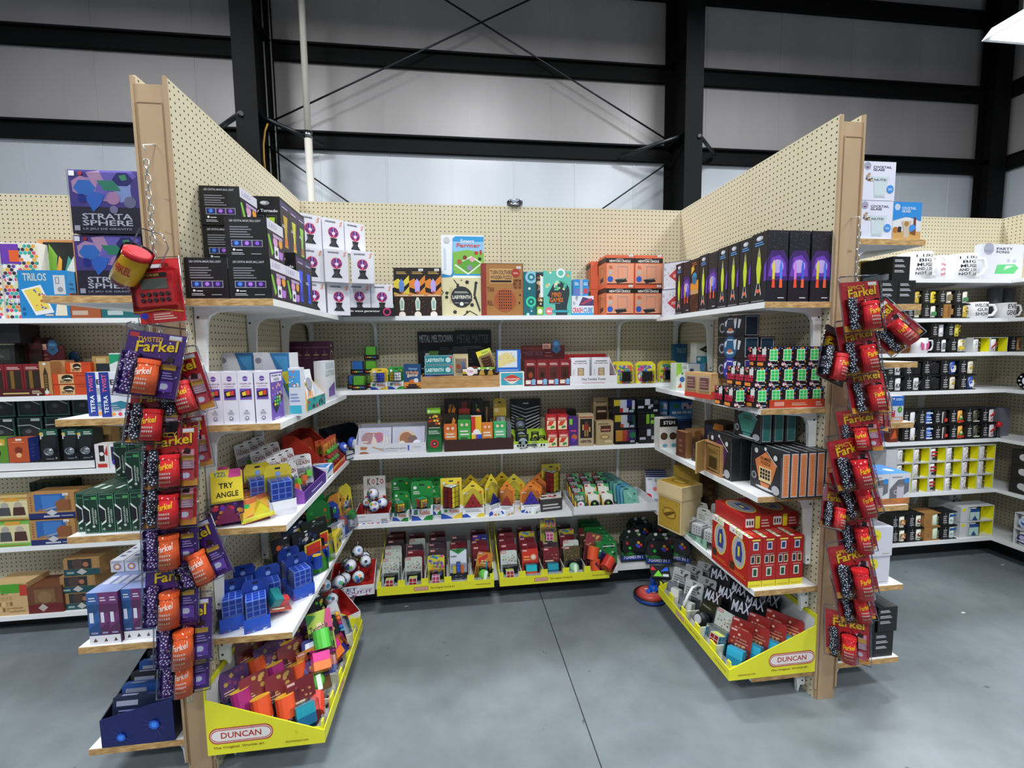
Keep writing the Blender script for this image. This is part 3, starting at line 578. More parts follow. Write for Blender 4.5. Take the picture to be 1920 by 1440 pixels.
for i in range(4):
    b = B(); s_ = w_/4; b.carton(s_-.002,.11,h1,'7a1c22','r .1 .25 .86 .74 %s;p %s .34 .3 .66 .3 .7 .45 .5 .55 .3 .45;n .16 .8 .86 .9 2 e8c8c0;r .05 .05 .5 .2 e8dcd4;e .75 .16 .2 7ab0d8;p 7ab0d8 .55 .02 .95 .02 .75 .22'%(('5a2418','8a3a2a','7a4032','6a3018')[i],('c8602a','4a2010','6a3028','4a2818')[i]))
    o = b.mk('magic_box', None, (x0+i*s_+.001,-.283,z+.005)); tag(o, ORD[i]+' from the left of the four dark red magic boxes in the burgundy display', 'box', 'dark red magic boxes in the burgundy display')
    b = B(); b.box((s_*.12,-.0016,h1*.26),(s_*.84,-.0006,h1*.73),'clear'); b.mk('window', o)
# tiny tumble tower
x0 = gx(1069,-.285,715); x1 = gx(1157,-.285,715); w_ = x1-x0
r_ = empty('tumble_tower_tray', (x0,-.285,z+E_)); tag(r_, 'white and red counter tray of tiny wooden tower games', 'display box')
b = B(); b.box((0,0,0),(w_,.003,.055),'eceaf0'); b.art((0,0,0),(w_,0,0),(0,0,.055),'t Tiny_Tumble_Tower .24 .42 .76 .74 4a4a54;n .26 .18 .74 .28 1 c05a6a'); b.mk('front_panel', r_)
hb = gz(1110,664,-.1)-z
b = B(); b.prism([(-.283+.285,0),(.2,0),(.2,hb),(.17,hb),(0,.055)],'x',w_-.003,w_,'eceaf0'); b.art((w_-.0031,.19,.005),(0,-.18,0),(0,0,.05),'r 0 0 1 1 c8242c'); b.mk('side_panel', r_)
b = B(); b.prism([(.002,0),(.2,0),(.2,hb),(.17,hb),(.002,.055)],'x',0,.003,'c8242c'); b.mk('side_panel', r_)
b = B(); b.box((0,.2,0),(w_,.203,hb),'c8242c'); b.mk('back_panel', r_)
for i,(a,b_) in enumerate(((1071,1105),(1110,1143))):
    P1('tower_game_box',['left','right'][i]+' of the two front white tower game boxes in the red and white tray','box',(a,b_,671),z,-.278,.05,'e6e4ea','n .2 .86 .84 .92 1 5a4a54;t Tiny_Tumble_Tower .12 .76 .9 .82 3a2a34;r .36 .05 .7 .62 5a4a3a;g .38 .06 .68 .6 1 9 .1 d0b48a c4a678;n .08 .3 .2 .6 6 c8c4cc',h=gz(1090,671,-.278)-z)
for i in range(3):
    P1('tower_game_box','white tower box behind the front pair in the red tray, '+['nearest','middle','farthest back'][i],'box',(1076+i*2,1136-i*3,672),z,-.225+i*.04,.038,'e6e4ea','n .2 .86 .84 .92 1 5a4a54',h=gz(1090,671,-.278)-z-.002)
# rainbow bags
def rainbow(lab, px, z_, Y, rz=0, X=None):
    w_ = .105; h = .135; r = empty('rainbow_toy_pack', (gx((px[0]+px[1])/2,Y,700),Y,z_+E_), (0,0,R(rz))); tag(r, lab, 'toy', 'rainbow printed toy packs at the right corner of the second shelf')
    w_ = abs(gx(px[1],Y,700)-gx(px[0],Y,700)) if not X else X
    b = B(); b.prism([(-w_/2,0),(w_/2,0),(w_/2,h*.85),(w_*.3,h),(-w_*.3,h),(-w_/2,h*.85)],'y',0,.03,'e8d83a')
    b.art((-w_/2,0,0),(w_,0,0),(0,0,h*.84),'c 0 0 1 1 70 .1 %d e84a9a 3ab84a 3a8ad8 f0d020 e8702a 8a5ac8 d8ecc8;t Tangle .2 .78 .8 .9 2a50b0'%int(px[0])); b.mk('pack', r)
    b = B(); b.box((-w_*.2,-.02,h*.12),(w_*.28,-.001,h*.55),'17171b'); b.mk('black_cube', r)
    b = B(); b.box((-w_*.3,-.024,h*.1),(w_*.36,-.0005,h*.6),'clear'); b.mk('blister', r)
rainbow('rainbow toy pack with a low black cube beside the red and white tray',(1157,1187),z,-.27)
rainbow('rainbow toy pack behind the low black cube one, left of the pair',(1148,1182),z,-.2)
rainbow('larger rainbow toy pack left of the shelf corner on the second shelf',(1193,1229),z,-.275)
rainbow('rainbow toy pack standing right in the shelf corner on the second shelf',(1236,1272),z,-.22)
# ---------- third shelf, back panel ----------
z = ZM[2]
def P2(name, lab, px, z_, Y, d, c, F='', cat='box', **k): return P1(name, lab, cat, px, z_+.0005, Y, d, c, F, **k)
def openbox(name, lab, px, z_, Y, d, hf, hb, c, ci, F='', cat='tray', th=.003, group=None, X=None, W_=None, rz=0):
    """counter tray: low front, sloped sides, taller back; c outside, ci inside"""
    x0 = gx(px[0],Y,px[2]) if X is None else X; w_ = W_ or gx(px[1],Y,px[2])-x0
    r = empty(name, (x0,Y,z_+E_), (0,0,R(rz))); tag(r, lab, cat, group)
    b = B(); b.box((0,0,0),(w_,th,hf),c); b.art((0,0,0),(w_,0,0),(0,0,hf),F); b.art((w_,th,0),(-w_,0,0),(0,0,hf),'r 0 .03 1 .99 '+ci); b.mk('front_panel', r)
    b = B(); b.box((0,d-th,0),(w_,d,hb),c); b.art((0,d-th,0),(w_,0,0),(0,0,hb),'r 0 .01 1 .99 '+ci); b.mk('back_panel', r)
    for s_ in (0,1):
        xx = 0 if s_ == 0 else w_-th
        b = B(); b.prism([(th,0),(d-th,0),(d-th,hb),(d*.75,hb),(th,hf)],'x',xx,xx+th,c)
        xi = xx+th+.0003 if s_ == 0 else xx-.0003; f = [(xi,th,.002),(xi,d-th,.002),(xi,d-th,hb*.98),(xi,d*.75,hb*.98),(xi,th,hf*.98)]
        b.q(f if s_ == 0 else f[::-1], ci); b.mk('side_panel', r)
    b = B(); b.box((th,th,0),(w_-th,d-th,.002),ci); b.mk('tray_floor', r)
    return r, x0, w_
r_, x0, w_ = openbox('balance_game_tray','white tray of stack and balance wooden games on the third back shelf',(665,799,840),z,-.283,.2,.062,.15,'dcdde4','c9cad4','t Stack_and_Balance_game .32 .42 .72 .62 8a8c9c;p a8683c .06 .1 .2 .12 .16 .3 .08 .3;p b8784a .08 .5 .16 .5 .18 .75 .08 .8;p c9a878 .24 .7 .4 .3 .41 .36 .26 .78;n .4 .3 .6 .36 1 b0b0bc;r .74 .3 .76 .8 3a5ac8;n .82 .6 .92 .66 1 9a9aa8')
for i in range(2):
    ww = w_/2-.012; b = B(); b.box((0,0,0),(ww,.02,.15),'c9cad6'); b.art((0,0,0),(ww,0,0),(0,0,.15),['f .04 .04 .96 .92 .02 e8dcc0;e .3 .55 .2 b08a8a;e .62 .6 .16 c0708a;p e4d8bc .35 .1 .6 .1 .55 .5 .45 .7 .4 .4;r .75 .2 .8 .7 e8e0cc;r .84 .2 .9 .6 e8e0cc;n .2 .75 .7 .82 1 c8783a;n .1 .12 .3 .5 4 ece4d0','f .04 .04 .96 .92 .02 e0dccc;e .45 .5 .28 d8c8a8;e .42 .52 .2 a86a3a;e .62 .45 .15 7a5a4a;e .3 .3 .1 ece4d0;e .75 .3 .12 f0f0f4'][i])
    o = b.mk('balance_game', None, (x0+.008+i*(ww+.006),-.25,z+.006), (R(-22),0,0)); tag(o, ['left','right'][i]+' shrink-wrapped wooden balance game in the white tray', 'game', 'shrink-wrapped balance games in the white tray')
    b = B(); b.box((-.002,-.004,.001),(ww+.002,-.0015,.152),'shrink'); b.mk('shrink_wrap', o)
gs = [('r 0 0 1 .16 2a7a3a;r 0 .9 1 1 1c5a2a;e .5 .5 .3 c02a2a;e .5 .5 .16 1c3a22;e .5 .5 .07 d8a0a0','1c6a32'),('n .1 .2 .9 .8 3 c8d8c8','1f5c30'),('c .05 .05 .95 .95 16 .1 3 e8c840 d8a030 c83a2a;n .1 .02 .9 .12 1 d8d8d0','3a2a1a')]
zz = z
for i,(hh,lab) in enumerate(((.1,'lowest green box with a red ball picture in the stack by the balance game tray'),(.04,'thin green box in the middle of the stack by the balance game tray'),(.085,'yellow fruit printed box topmost beside the balance game tray'))):
    P2('brainteaser_box',lab,(801+i*.5,828,800),zz,-.28,.07,gs[i][1],gs[i][0],h=hh); zz += hh+.001
o = P2('brainteaser_box','lime green strip of box lid crowning the stack by the balance game tray',(802,827,800),zz,-.275,.06,'6a9a2a','r 0 .2 1 .8 8ac83a;e .15 .5 .08 e8e8e0;n .25 .35 .8 .65 1 d0e8a0',h=.03)
crate('dark_wooden_tray','dark brown wooden tray of mini brainteasers on the third back shelf',(830,962),z,-.285,.22,.07,'3a1d1a')
bugF = lambda c, c2: 'f 0 0 1 1 .06 %s;r .08 .75 .92 .96 %s;e .3 .86 .12 e8c8b8;e .68 .86 .12 e8c8b8;n .15 .5 .85 .72 2 e8e4dc;n .2 .38 .7 .46 1 3a3a3a;r .12 .06 .88 .32 1c1a1c;e .5 .2 .2 8a8a90'%(c2,c2)
row = [((833,857,797),'e0803a','d86a28','orange tiger striped bug box first from the left in the dark wooden tray'),((859,883,789),'4aa84a','3aa03a','green bug box second from the left in the dark wooden tray'),((884,903,781),'e8e0e0','c8302a','red yellow and blue block box third in the dark wooden tray'),((904,924,794),'d8883a','d87a2a','orange bug box fourth from the left in the dark wooden tray'),((926,949,792),'5ab87a','3aa858','green bug box at the right end of the dark wooden tray')]
for i,(px,c,c2,lab) in enumerate(row):
    F = bugF(c,c2) if i != 2 else 'r 0 .5 .4 1 c8302a;r .4 .5 1 1 e8b02a;e .5 .5 .35 f0ece8;r 0 .08 .4 .45 e8c02a;r .4 .08 .6 .45 8a4a9a;r .6 .08 1 .45 2a5ac0;r 0 0 1 .08 16161a'
    P2('mini_brainteaser_box',lab,px,z+.007,-.272,.045,c,F,group='mini brainteasers in the front row of the dark wooden tray')
bk = [((806,831,750),'2a1c12','c .05 .05 .95 .95 20 .1 4 8a6a3a c8a85a 5a3a1a 3a2a12','brown nut printed dark box at the left above the fruit box'),((833,857,750),'1a140f','p d8883a .1 .1 .3 .1 .9 .8 .7 .9;p c87a2a .1 .4 .3 .4 .6 .9 .4 .9;p d8983a .4 .1 .6 .1 .95 .5 .9 .65;f 0 0 1 1 .05 3a2a18','tiger striped dark box at the back of the dark wooden tray'),((858,883,750),'1d1414','r .3 .4 .7 .95 8a2a1a;r .1 .55 .9 .8 a8382a;r 0 0 1 .25 1a2a3a','red wooden cross puzzle box at the back of the dark wooden tray'),((885,905,750),'121418','c .2 .4 .8 .9 12 .12 5 5aa83a c8482a e0c83a;r .1 .2 .9 .3 c8ccd0','black box with a coloured burr puzzle at the back of the dark wooden tray'),((907,919,755),'231915','p 8a6a4a .3 .1 .5 .1 .6 .9 .4 .9;r .1 .3 .9 .36 7a2a1a','narrow dark box left of the yellow cube card in the dark tray')]
for i,(px,c,F,lab) in enumerate(bk):
    P2('puzzle_box',lab,px,z+(.007 if i else .14),-.13 if i else -.2,.06,c,F, h=gz(px[0],px[2],-.13)-z-.007 if i else .085)
P2('tiger_puzzle_box','tiger striped box just behind the first orange bug box',(834,857,776),z+.007,-.2,.05,'1a140f','p d8883a .1 .1 .3 .1 .9 .8 .7 .9;p d8983a .4 .1 .6 .1 .95 .5 .9 .65;f 0 0 1 1 .05 3a2a18')
P2('green_top_puzzle_box','dark box with a green lid just behind the green bug box',(860,883,778),z+.007,-.21,.05,'16241a','r 0 .8 1 1 2a5a3a')
cubecard('cube_puzzle','white two-by-two cube puzzle on a yellow card above the dark wooden tray',(926,950,748),z+.045,-.16,'c9a83a',('f0f0f0','f0f0f0','f0f0f0'))
P2('grey_puzzle_box','plain grey box beside the last green bug box in the dark tray',(950,959,792),z+.007,-.26,.06,'5f6468','')
r_, x0, w_ = openbox('spinner_tray','black and lime tray of fidget spinners on the third back shelf',(963,1028,835),z,-.287,.17,.045,.09,'a8c83a','b8d84a','r 0 0 1 .62 e4e8dc;c 0 0 1 .2 40 .02 1 1a1a1a e8e8e0;r .02 .3 .98 .5 e8ece0;r .38 .28 .66 .56 1a1a1c;n .42 .36 .62 .48 1 c8ccc0;e .12 .42 .03 1a1a1a;e .2 .42 .03 1a1a1a;e .28 .42 .03 1a1a1a;e .8 .42 .03 1a1a1a;e .88 .42 .03 1a1a1a')
def spinner(lab, px, Y, z_, s_=.04, c='a8b0b8', front='5a5f66'):
    r = empty('fidget_spinner_pack', (gx(px,Y,800),Y,z_)); tag(r, lab, 'toy', 'clear packed fidget spinners in the lime tray')
    b = B(); b.box((-s_,0,0),(s_,.004,s_*2.3),'1a1b1e'); b.art((-s_,0,0),(2*s_,0,0),(0,0,s_*2.3),'e .5 .45 .42 4a4f56;n .2 .86 .8 .94 1 b8c83a'); b.mk('card', r)
    b = B(); b.lathe([(s_*.75,-.012),(s_*.75,-.003)],c,20,(0,0,s_*.95),'y'); b.lathe([(s_*.35,-.018),(s_*.35,-.011)],'d8dde2x',16,(0,0,s_*.95),'y'); b.mk('spinner', r)
    b = B(); b.lathe([(s_*.9,-.022),(s_*.9,-.001)],'clear',20,(0,0,s_*.95),'y'); b.mk('blister', r)
for i,(px,Y,h_,lab) in enumerate(((980,-.275,.004,'front left spinner pack in the lime tray'),(977,-.215,.03,'spinner pack behind the front left one in the lime tray'),(975,-.16,.09,'highest spinner pack at the back left of the lime tray'),(1001,-.27,.004,'front middle spinner pack in the lime tray'),(1003,-.2,.03,'spinner pack behind the front middle one in the lime tray'),(1015,-.24,.012,'right rear spinner pack in the lime tray'))):
    spinner(lab, px, Y, z+h_, .036 if i < 3 else .024, ['aab4bc','99a4ac','707880','6a98b8','b8c83a','a8c03a'][i])
b = B(); w_ = .2; h_ = gz(985,748,-.03)-z; b.box((0,0,0),(w_,.012,h_),'141416')
b.art((0,0,0),(w_,0,0),(0,0,h_),';'.join('p d8d8dc %g %g %g %g %g %g %g %g'%(.5,.1+i*.09,.98,.3+i*.09*.8,.98,.33+i*.09*.8,.5,.125+i*.09) for i in range(8))+';'+';'.join('p c8c8cc %g %g %g %g %g %g %g %g'%(.5,.1+i*.09,.03,.34+i*.09*.8,.03,.37+i*.09*.8,.5,.125+i*.09) for i in range(8))+';n .42 .88 .6 .94 1 e8e8ec')
o = b.mk('striped_header_card', None, (gx(957,-.03,770),-.03,z+.0005)); tag(o, 'black header card with white diagonal stripes behind the lime spinner tray', 'card')
kk = K('card_game_box','box',gx(1046,-.28,800)-gx(1026,-.28,800)-.001,.045,.098,'a81c24','r .08 .05 .92 .62 e8dcb0;p d0402a .1 .3 .5 .3 .8 .6 .3 .6;p 3a8a4a .45 .1 .85 .2 .7 .32 .4 .24;r .1 .66 .9 .84 d86a5a;n .15 .68 .85 .82 2 f0e8d8;e .5 .92 .2 c8302a .05','red picture boxes stacked two by two on the third back shelf')
kk.o.name = 'card_game_box'
for i in range(2):
    for j in range(2): kk.at((gx(1026+i*21,-.285,800),-.285+j*.03,z+E_+j*.099),['lower','upper'][j]+' '+['left','right'][i]+' red picture box of the two-by-two red stack')
P2('slim_red_box','dark red box seen between and behind the two-by-two red stack',(1030,1062,768),z,-.19,.06,'7c161c','n .2 .5 .8 .7 2 a84a4a')
P2('black_gadget_box','black box with a round printed mark behind the red stack',(1050,1080,768),z,-.11,.06,'1b1c1e','e .78 .7 .16 8fa8a0;e .78 .7 .1 1c1c1e;n .1 .8 .6 .88 1 6a6c6e')
P2('purple_puzzle_box','purple box with an orange splash beside the wooden figure box',(1066,1084,783),z,-.265,.07,'4a2a78','e .6 .3 .3 c8602a;r .1 .75 .4 .95 7ac83a;n .2 .5 .8 .62 1 d83a7a;e .5 .2 .2 6a3ab8')
P2('wooden_figure_box','kraft box with a wooden robot figure behind a black window','box' and (1085,1113,777),z,-.285,.06,'b9a283','r .1 .25 .9 .86 17130f;r .38 .3 .48 .5 a87a4a;r .54 .3 .64 .5 a87a4a;r .36 .5 .66 .68 8a2a22;r .42 .68 .6 .78 5a3a2a;r .24 .5 .34 .68 c09a5a;r .68 .45 .78 .6 c09a5a;t HIPSTER .14 .1 .86 .19 3a2c20;r .04 .9 .96 .93 a5502f',L='r 0 0 1 1 9a8468')
P2('wooden_figure_box','tan printed card box with dark picture window at upper back',(1113,1142,745),z+.0,-.16,.05,'a5906a','r .14 .3 .86 .8 3a2218;n .25 .66 .8 .76 1 c8b090;e .5 .34 .3 a88a5a .07;n .15 .88 .8 .94 1 5a4030;r .55 .08 .9 .2 c8b890')
P2('wooden_figure_box','tan printed card box with small red window at lower front',(1118,1150,790),z,-.28,.06,'a8946c','r .25 .55 .85 .82 4a2418;n .3 .62 .8 .72 1 d88a7a;e .5 .34 .28 8a6a3a .1;e .5 .34 .2 c8b080 .06;r .5 .1 .9 .2 c8c090;n .1 .88 .7 .94 1 5a4030')
md = ['r .04 .55 .32 .95 e8d02a;r .32 .3 .62 .95 e6e6ea;r .62 .5 .86 .95 1f2a8a;r .3 .12 .45 .4 d8302a;r .45 .1 .7 .4 e8e8ee;r .86 .3 .98 .9 e4e4e8;r .8 .12 .98 .3 2a8a3a','r .04 .5 .32 .95 e8d02a;r .32 .3 .62 .95 e6e6ea;r .62 .5 .86 .95 1f2a5a;r .3 .12 .45 .35 d8602a;r .45 .1 .7 .4 e8e8ee;r .86 .3 .98 .9 1a5a3a;r .8 .12 .98 .3 2a6a8a','r .04 .2 .36 .95 e8a02a;r .36 .2 .6 .95 d84a2a;r .6 .2 .98 .95 3a2a6a;e .85 .6 .15 1a8a4a;p 8a2a5a .55 .2 .7 .2 .6 .8']
bw = ['r .04 .35 .3 .5 e8e8ee;r .35 .55 .58 .95 e8e8ee;r .6 .4 .72 .6 d8d8de;r .75 .6 .95 .9 4a4a50;r .5 .3 .62 .5 e8e8ee;r .02 .02 .98 .12 2a2a30','r .38 .3 .52 .95 9ade2a;r .58 .7 .74 .95 8ac83a;r .58 .3 .74 .55 9ade2a;r .8 .4 .94 .6 3a9a3a','r .04 .25 .32 .42 e8e8ee;r .38 .5 .56 .95 e8e8ee;r .6 .25 .72 .5 dcdce2;r .78 .45 .94 .7 b8b8be']
hh = (gz(1168,748,-.28)-z)/3
for i in range(3):
    for s_,(px,arr,nm) in enumerate((((1153,1192),md,'coloured block art'),((1198,1237),bw,'black and white block'))):
        o = P1('art_cube_box',['lowest','middle','topmost'][i]+' '+nm+' cube box of its stack of three','box',(px[0]-i*2,px[1]-i,800),z+i*hh+.001,-.28,.09,'141418',arr[2-i],h=hh-.003,stk=(.74,.1),group=nm+' cube boxes in a stack on the third back shelf')
        b = B(); ww = gx(px[1]-i,-.28,800)-gx(px[0]-i*2,-.28,800); b.box((-.001,-.004,0),(ww+.001,-.0022,hh-.004),'clear'); b.mk('clear_sleeve', o)
# ---------- fourth shelf, back panel ----------
z = ZM[3]
def ball_kit(lab, px, z_, Y, d, hb, F, balls, name='puzzle_ball_display', rz=0, py=970):
    r, x0, w_ = openbox(name, lab,(px[0],px[1],py),z_,Y,d,.06,hb,'dcdde2','c03434',F,'display box',rz=rz)
    return r, x0, w_
def puzzle_ball(lab, p, s_, cols, group, tagp=True):
    r = empty('puzzle_ball', p); tag(r, lab, 'toy', group)
    b = B(); b.ball((0,0,s_),s_,'e6e8ee',14); b.mk('ball', r)
    b = B(); rg = random.Random(int(p[0]*977)+int(p[2]*311))
    for i in range(6):
        th = rg.uniform(-2.6,-.6); ph = rg.uniform(-.6,.9); n_ = Vector((math.cos(th)*math.cos(ph),math.sin(th)*math.cos(ph),math.sin(ph)))
        u = n_.cross(Vector((0,0,1))).normalized(); v = u.cross(n_); c_ = n_*s_*.985+Vector((0,0,s_))
        b.q([c_+(u*math.cos(k*.7854)-v*math.sin(k*.7854))*s_*.28+n_*.001 for k in range(8)][::-1], cols[i%len(cols)])
    b.mk('colour_dots', r)
    b = B(); b.tube([(0,0,2*s_),(.004,0,2*s_+.012),(.006,-.004,2*s_+.03)],.0012,'d0d2d8'); b.box((-.002,-.02,s_*.6),(.022,-.0195,s_*1.5),'e8dcdc'); b.T=None; b.mk('hang_tag', r)
    b = B(); b.ball((0,0,s_),s_*1.12,'clear',12); b.mk('clear_bag', r)
    return r
DOT = ['7ab83a','3a7ac8','2a2a5a','e89a3a','6a4ac8','3ab0b8']
r_, x0, w_ = ball_kit('white and red counter box of puzzle balls on the fourth back shelf',(664,730),z,-.285,.16,.075,'n .1 .72 .3 .8 1 2a2a30;n .1 .3 .5 .38 1 8a8c96;n .76 .2 .95 .5 4 5a5a62;c 0 .02 1 .12 10 .04 3 3a5ac8 c83a8a e8a03a 3a8ac8',None,py=960)
P2('kozo_game_card','white header card lettered KOZO behind the puzzle balls',(682,723,893),z+.004,-.16,.012,'e6e2e0','r .05 0 1 .5 a8262a;r .1 .05 .4 .45 e4dcda;t K .18 .78 .32 .95 1c1c20;t O .38 .8 .52 .93 c8242c;t Z .58 .78 .7 .95 1c1c20;t O .76 .8 .92 .93 c8242c;e .45 .5 .14 c83a3a;e .75 .45 .12 e8e0e0',cat='card')
for i,(px,py,Y,lab) in enumerate(((701,959,-.24,'lower front puzzle ball in the KOZO counter box'),(700,926,-.2,'upper puzzle ball in the KOZO counter box'),(717,950,-.19,'rear right puzzle ball in the KOZO counter box'),(690,953,-.17,'rear left puzzle ball in the KOZO counter box'))):
    puzzle_ball(lab,(gx(px,Y,950),Y,z+.055+(.066 if i == 1 else 0)),.033,DOT,'puzzle balls in the KOZO counter box')
def prismcard(name, lab, px, z_, Y, col, body, tw='f0f0f0', group=None, rz=0, kind='cube'):
    return None
gcol = '1e8a3a'
octa = ('e8c83a c8782a 8a8a90','e07a2a 8a8a90 c83a2a','5ac88a 3ab07a')
for i,(px,Y,lab) in enumerate((((770,811,905),-.275,'front green card twisty puzzle on the fourth back shelf, box standing upright'),((733,768,898),-.15,'green card twisty puzzle at the left rear of the green group'),((768,800,898),-.16,'green card twisty puzzle just behind the front green one'),((808,828,905),-.2,'green card twisty puzzle half hidden beside the tall yellow one'),((800,835,897),-.1,'green card twisty puzzle farthest back, behind the tall yellow one'))):
    cubecard('twisty_puzzle',lab,px,z,Y,gcol,octa,'green card twisty puzzles on the fourth back shelf')
cubecard('twisty_puzzle','green and white card puzzle lying tilted left of the front green one',(736,768,924),z,-.268,gcol,octa,rz=-12)
def towercard(lab, px, z_, Y, group=None):
    x0 = gx(px[0],Y,px[2]+30); x1 = gx(px[1],Y,px[2]+30); w_ = x1-x0; h = gz(px[0],px[2],Y)-z_
    r = empty('tower_puzzle', (x0+w_/2,Y+.03,z_+E_)); tag(r, lab, 'puzzle', group)
    b = B(); b.box((-w_/2,0,0),(w_/2,.002,h),'ead23c'); b.art((-w_/2,0,0),(w_,0,0),(0,0,h),'r .4 .9 .6 .94 3a3a20;e .15 .86 .07 e8e8e0;e .85 .88 .06 c8602a'); b.mk('card', r)
    b = B(); b.box((-w_/2+.001,-.03,0),(w_/2-.001,-.001,h*.3),'eef0f4'); b.art((-w_/2+.001,-.03,0),(w_-.002,0,0),(0,0,h*.3),'p 2a50b0 0 0 .6 0 .3 .3 0 .5;p e8c83a .5 0 1 0 1 .5 .7 .3;r .15 .55 .3 .8 3a9a4a;t Rubiks .4 .5 .85 .8 c8602a'); b.mk('base_sleeve', r)
    b = B(); b.T = Matrix.Translation((0,-.024,h*.31)) @ Matrix.Rotation(R(-40),4,'Z'); q = w_*.26; hh_ = h*.52
    b.box((-q,-q,0),(q,q,hh_),'141416'); b.art((-q,-q,0),(2*q,0,0),(0,0,hh_),'g .03 .01 .97 .99 2 4 .1 8a1c1c'); b.art((q,-q,0),(0,2*q,0),(0,0,hh_),'g .03 .01 .97 .99 2 4 .1 e8d02a'); b.art((-q,q,0),(0,-2*q,0),(0,0,hh_),'g .03 .01 .97 .99 2 4 .1 8a1c1c'); b.art((-q,-q,hh_),(2*q,0,0),(0,2*q,0),'g .03 .03 .97 .97 2 2 .1 e8e8e8'); b.mk('tower_cube', r)
    b = B(); b.box((-w_*.4,-.055,h*.3),(w_*.4,-.0005,h*.86),'clear'); b.mk('blister', r)
towercard('tall yellow card tower puzzle in the middle of the fourth back shelf',(826,866,900),z,-.275)
towercard('yellow card tower puzzle standing back beside the white tray',(1017,1052,873),z,-.1)
def pyrcard(lab, px, z_, Y, col, tc, group, rz=0):
    x0 = gx(px[0],Y,px[2]+30); x1 = gx(px[1],Y,px[2]+30); w_ = x1-x0; h = gz(px[0],px[2],Y)-z_
    r = empty('pyramid_puzzle', (x0+w_/2,Y+.035,z_+E_), (0,0,R(rz))); tag(r, lab, 'puzzle', group)
    b = B(); b.prism([(-w_/2,0),(w_/2,0),(w_/2,h*.72),(0,h),(-w_/2,h*.72)],'y',0,.002,col); b.art((-w_/2,0,0),(w_,0,0),(0,0,h),'r .42 .82 .58 .86 3a3018;n .06 .62 .3 .7 1 e8e8e0;e .85 .66 .06 e0602a'); b.mk('card', r)
    b = B(); b.box((-w_/2+.001,-.034,0),(w_/2-.001,-.001,h*.28),'eef0f4'); b.art((-w_/2+.001,-.034,0),(w_-.002,0,0),(0,0,h*.28),'n .15 .55 .85 .85 2 8a8c98;p 2a50b0 0 0 .4 0 .2 .4 0 .3;p %s .6 0 1 0 1 .3 .8 .4'%col); b.mk('base_sleeve', r)
    b = B(); s_ = w_*.4; z0 = h*.285; A = (-s_,-.036,z0); C_ = (s_,-.036,z0); D = (0,-.004,z0+.002); P_ = (0,-.016,z0+s_*1.5)
    b.q([A,C_,P_],'141416'); b.q([C_,D,P_],'1a2a8a'); b.q([D,A,P_],'1a2a8a'); b.q([A,D,C_],'141416')
    Av, Cv, Pv = Vector(A), Vector(C_), Vector(P_); nn = (Cv-Av).cross(Pv-Av).normalized()*.0006
    for i in range(3):
        for j in range(3-i):
            for fl in (0,1):
                if fl and j == 2-i: continue
                a = [(j,i),(j+1,i),(j,i+1)] if not fl else [(j+1,i),(j+1,i+1),(j,i+1)]
                pts = [Av+(Cv-Av)*(u/3)+(Pv-Av)*(v/3) for u,v in a]; cc = sum(pts,Vector())/3
                b.q([cc+(p-cc)*.86+nn for p in pts], tc)
    b.mk('pyramid', r)
    b = B(); b.prism([(-w_*.44,h*.28),(w_*.44,h*.28),(w_*.4,h*.62),(0,h*.8),(-w_*.4,h*.62)],'y',-.04,-.0005,'clear'); b.mk('blister', r)
pyrcard('red pyramid puzzle on a yellow card at the front of the fourth back shelf',(866,908,905),z,-.275,'e8cf3a','c8202a','yellow and orange card pyramid puzzles')
pyrcard('blue pyramid puzzle turned sideways beside the red pyramid one',(906,938,892),z,-.255,'e8cf3a','26329a','yellow and orange card pyramid puzzles',rz=38)
for i,(px,Y,c,t,lab) in enumerate((((866,900,893),-.12,'d8b82c','8a8a20','yellow card pyramid puzzle directly behind the red pyramid'),((900,930,892),-.1,'d8b82c','8a8a20','yellow card pyramid puzzle behind the sideways blue pyramid'),((924,960,888),-.13,'d8b82c','c8202a','yellow card pyramid puzzle behind the orange cards'),((945,985,892),-.19,'e6d23a','d8d83a','yellow card pyramid puzzle between the two orange cards'),((938,966,905),-.262,'e8862c','c8202a','orange card puzzle leaning at the middle front, left one'),((977,1016,908),-.25,'e8862c','4a2ab8','orange card pyramid puzzle with a blue and red pyramid'))):
    pyrcard(lab,px,z,Y,c,t,'yellow and orange card pyramid puzzles',rz=(-14 if i == 4 else 0))
for i in range(3): pyrcard('orange card pyramid puzzle, '+['first','second','third'][i]+' behind the blue and red pyramid one',(983+i*9,1018+i*8,902-i*8),z,-.2+i*.055,'de7c28','3a2a8a','yellow and orange card pyramid puzzles')
P2('white_cube_box','low white box with red printing lying before the yellow tower puzzle',(1014,1056,936),z,-.26,.08,'3a3638','n .1 .2 .9 .7 2 c8c4c0',tc='d8d4d2',T='c .05 .05 .95 .95 12 .1 3 c83a3a e8e0dc 4a3a38',rz=8)
for i,(px,rz,c) in enumerate(((958,25,'e8a03a'),(992,-20,'2a50b0'),(933,-8,'e8862c'),(1010,40,'3a9a4a'))):
    b = B(); b.prism([(-.03,0),(.03,0),(.012,.034),(-.02,.03)],'y',0,.05,'e8eaee'); b.art((-.03,0,0),(.06,0,0),(0,0,.034),'p %s .05 .05 .5 .05 .3 .5;r .55 .1 .7 .4 3a9a4a'%c)
    o = b.mk('folded_cube_pack', None, (gx(px,-.275,975),-.278+.01*i%.02,z+E_), (0,0,R(rz))); tag(o, ['white pack with an orange corner lying under the orange cards','white pack with a blue corner lying under the blue pyramid card','white pack lying below the left orange card','small white pack lying beside the red printed box'][i], 'pack')
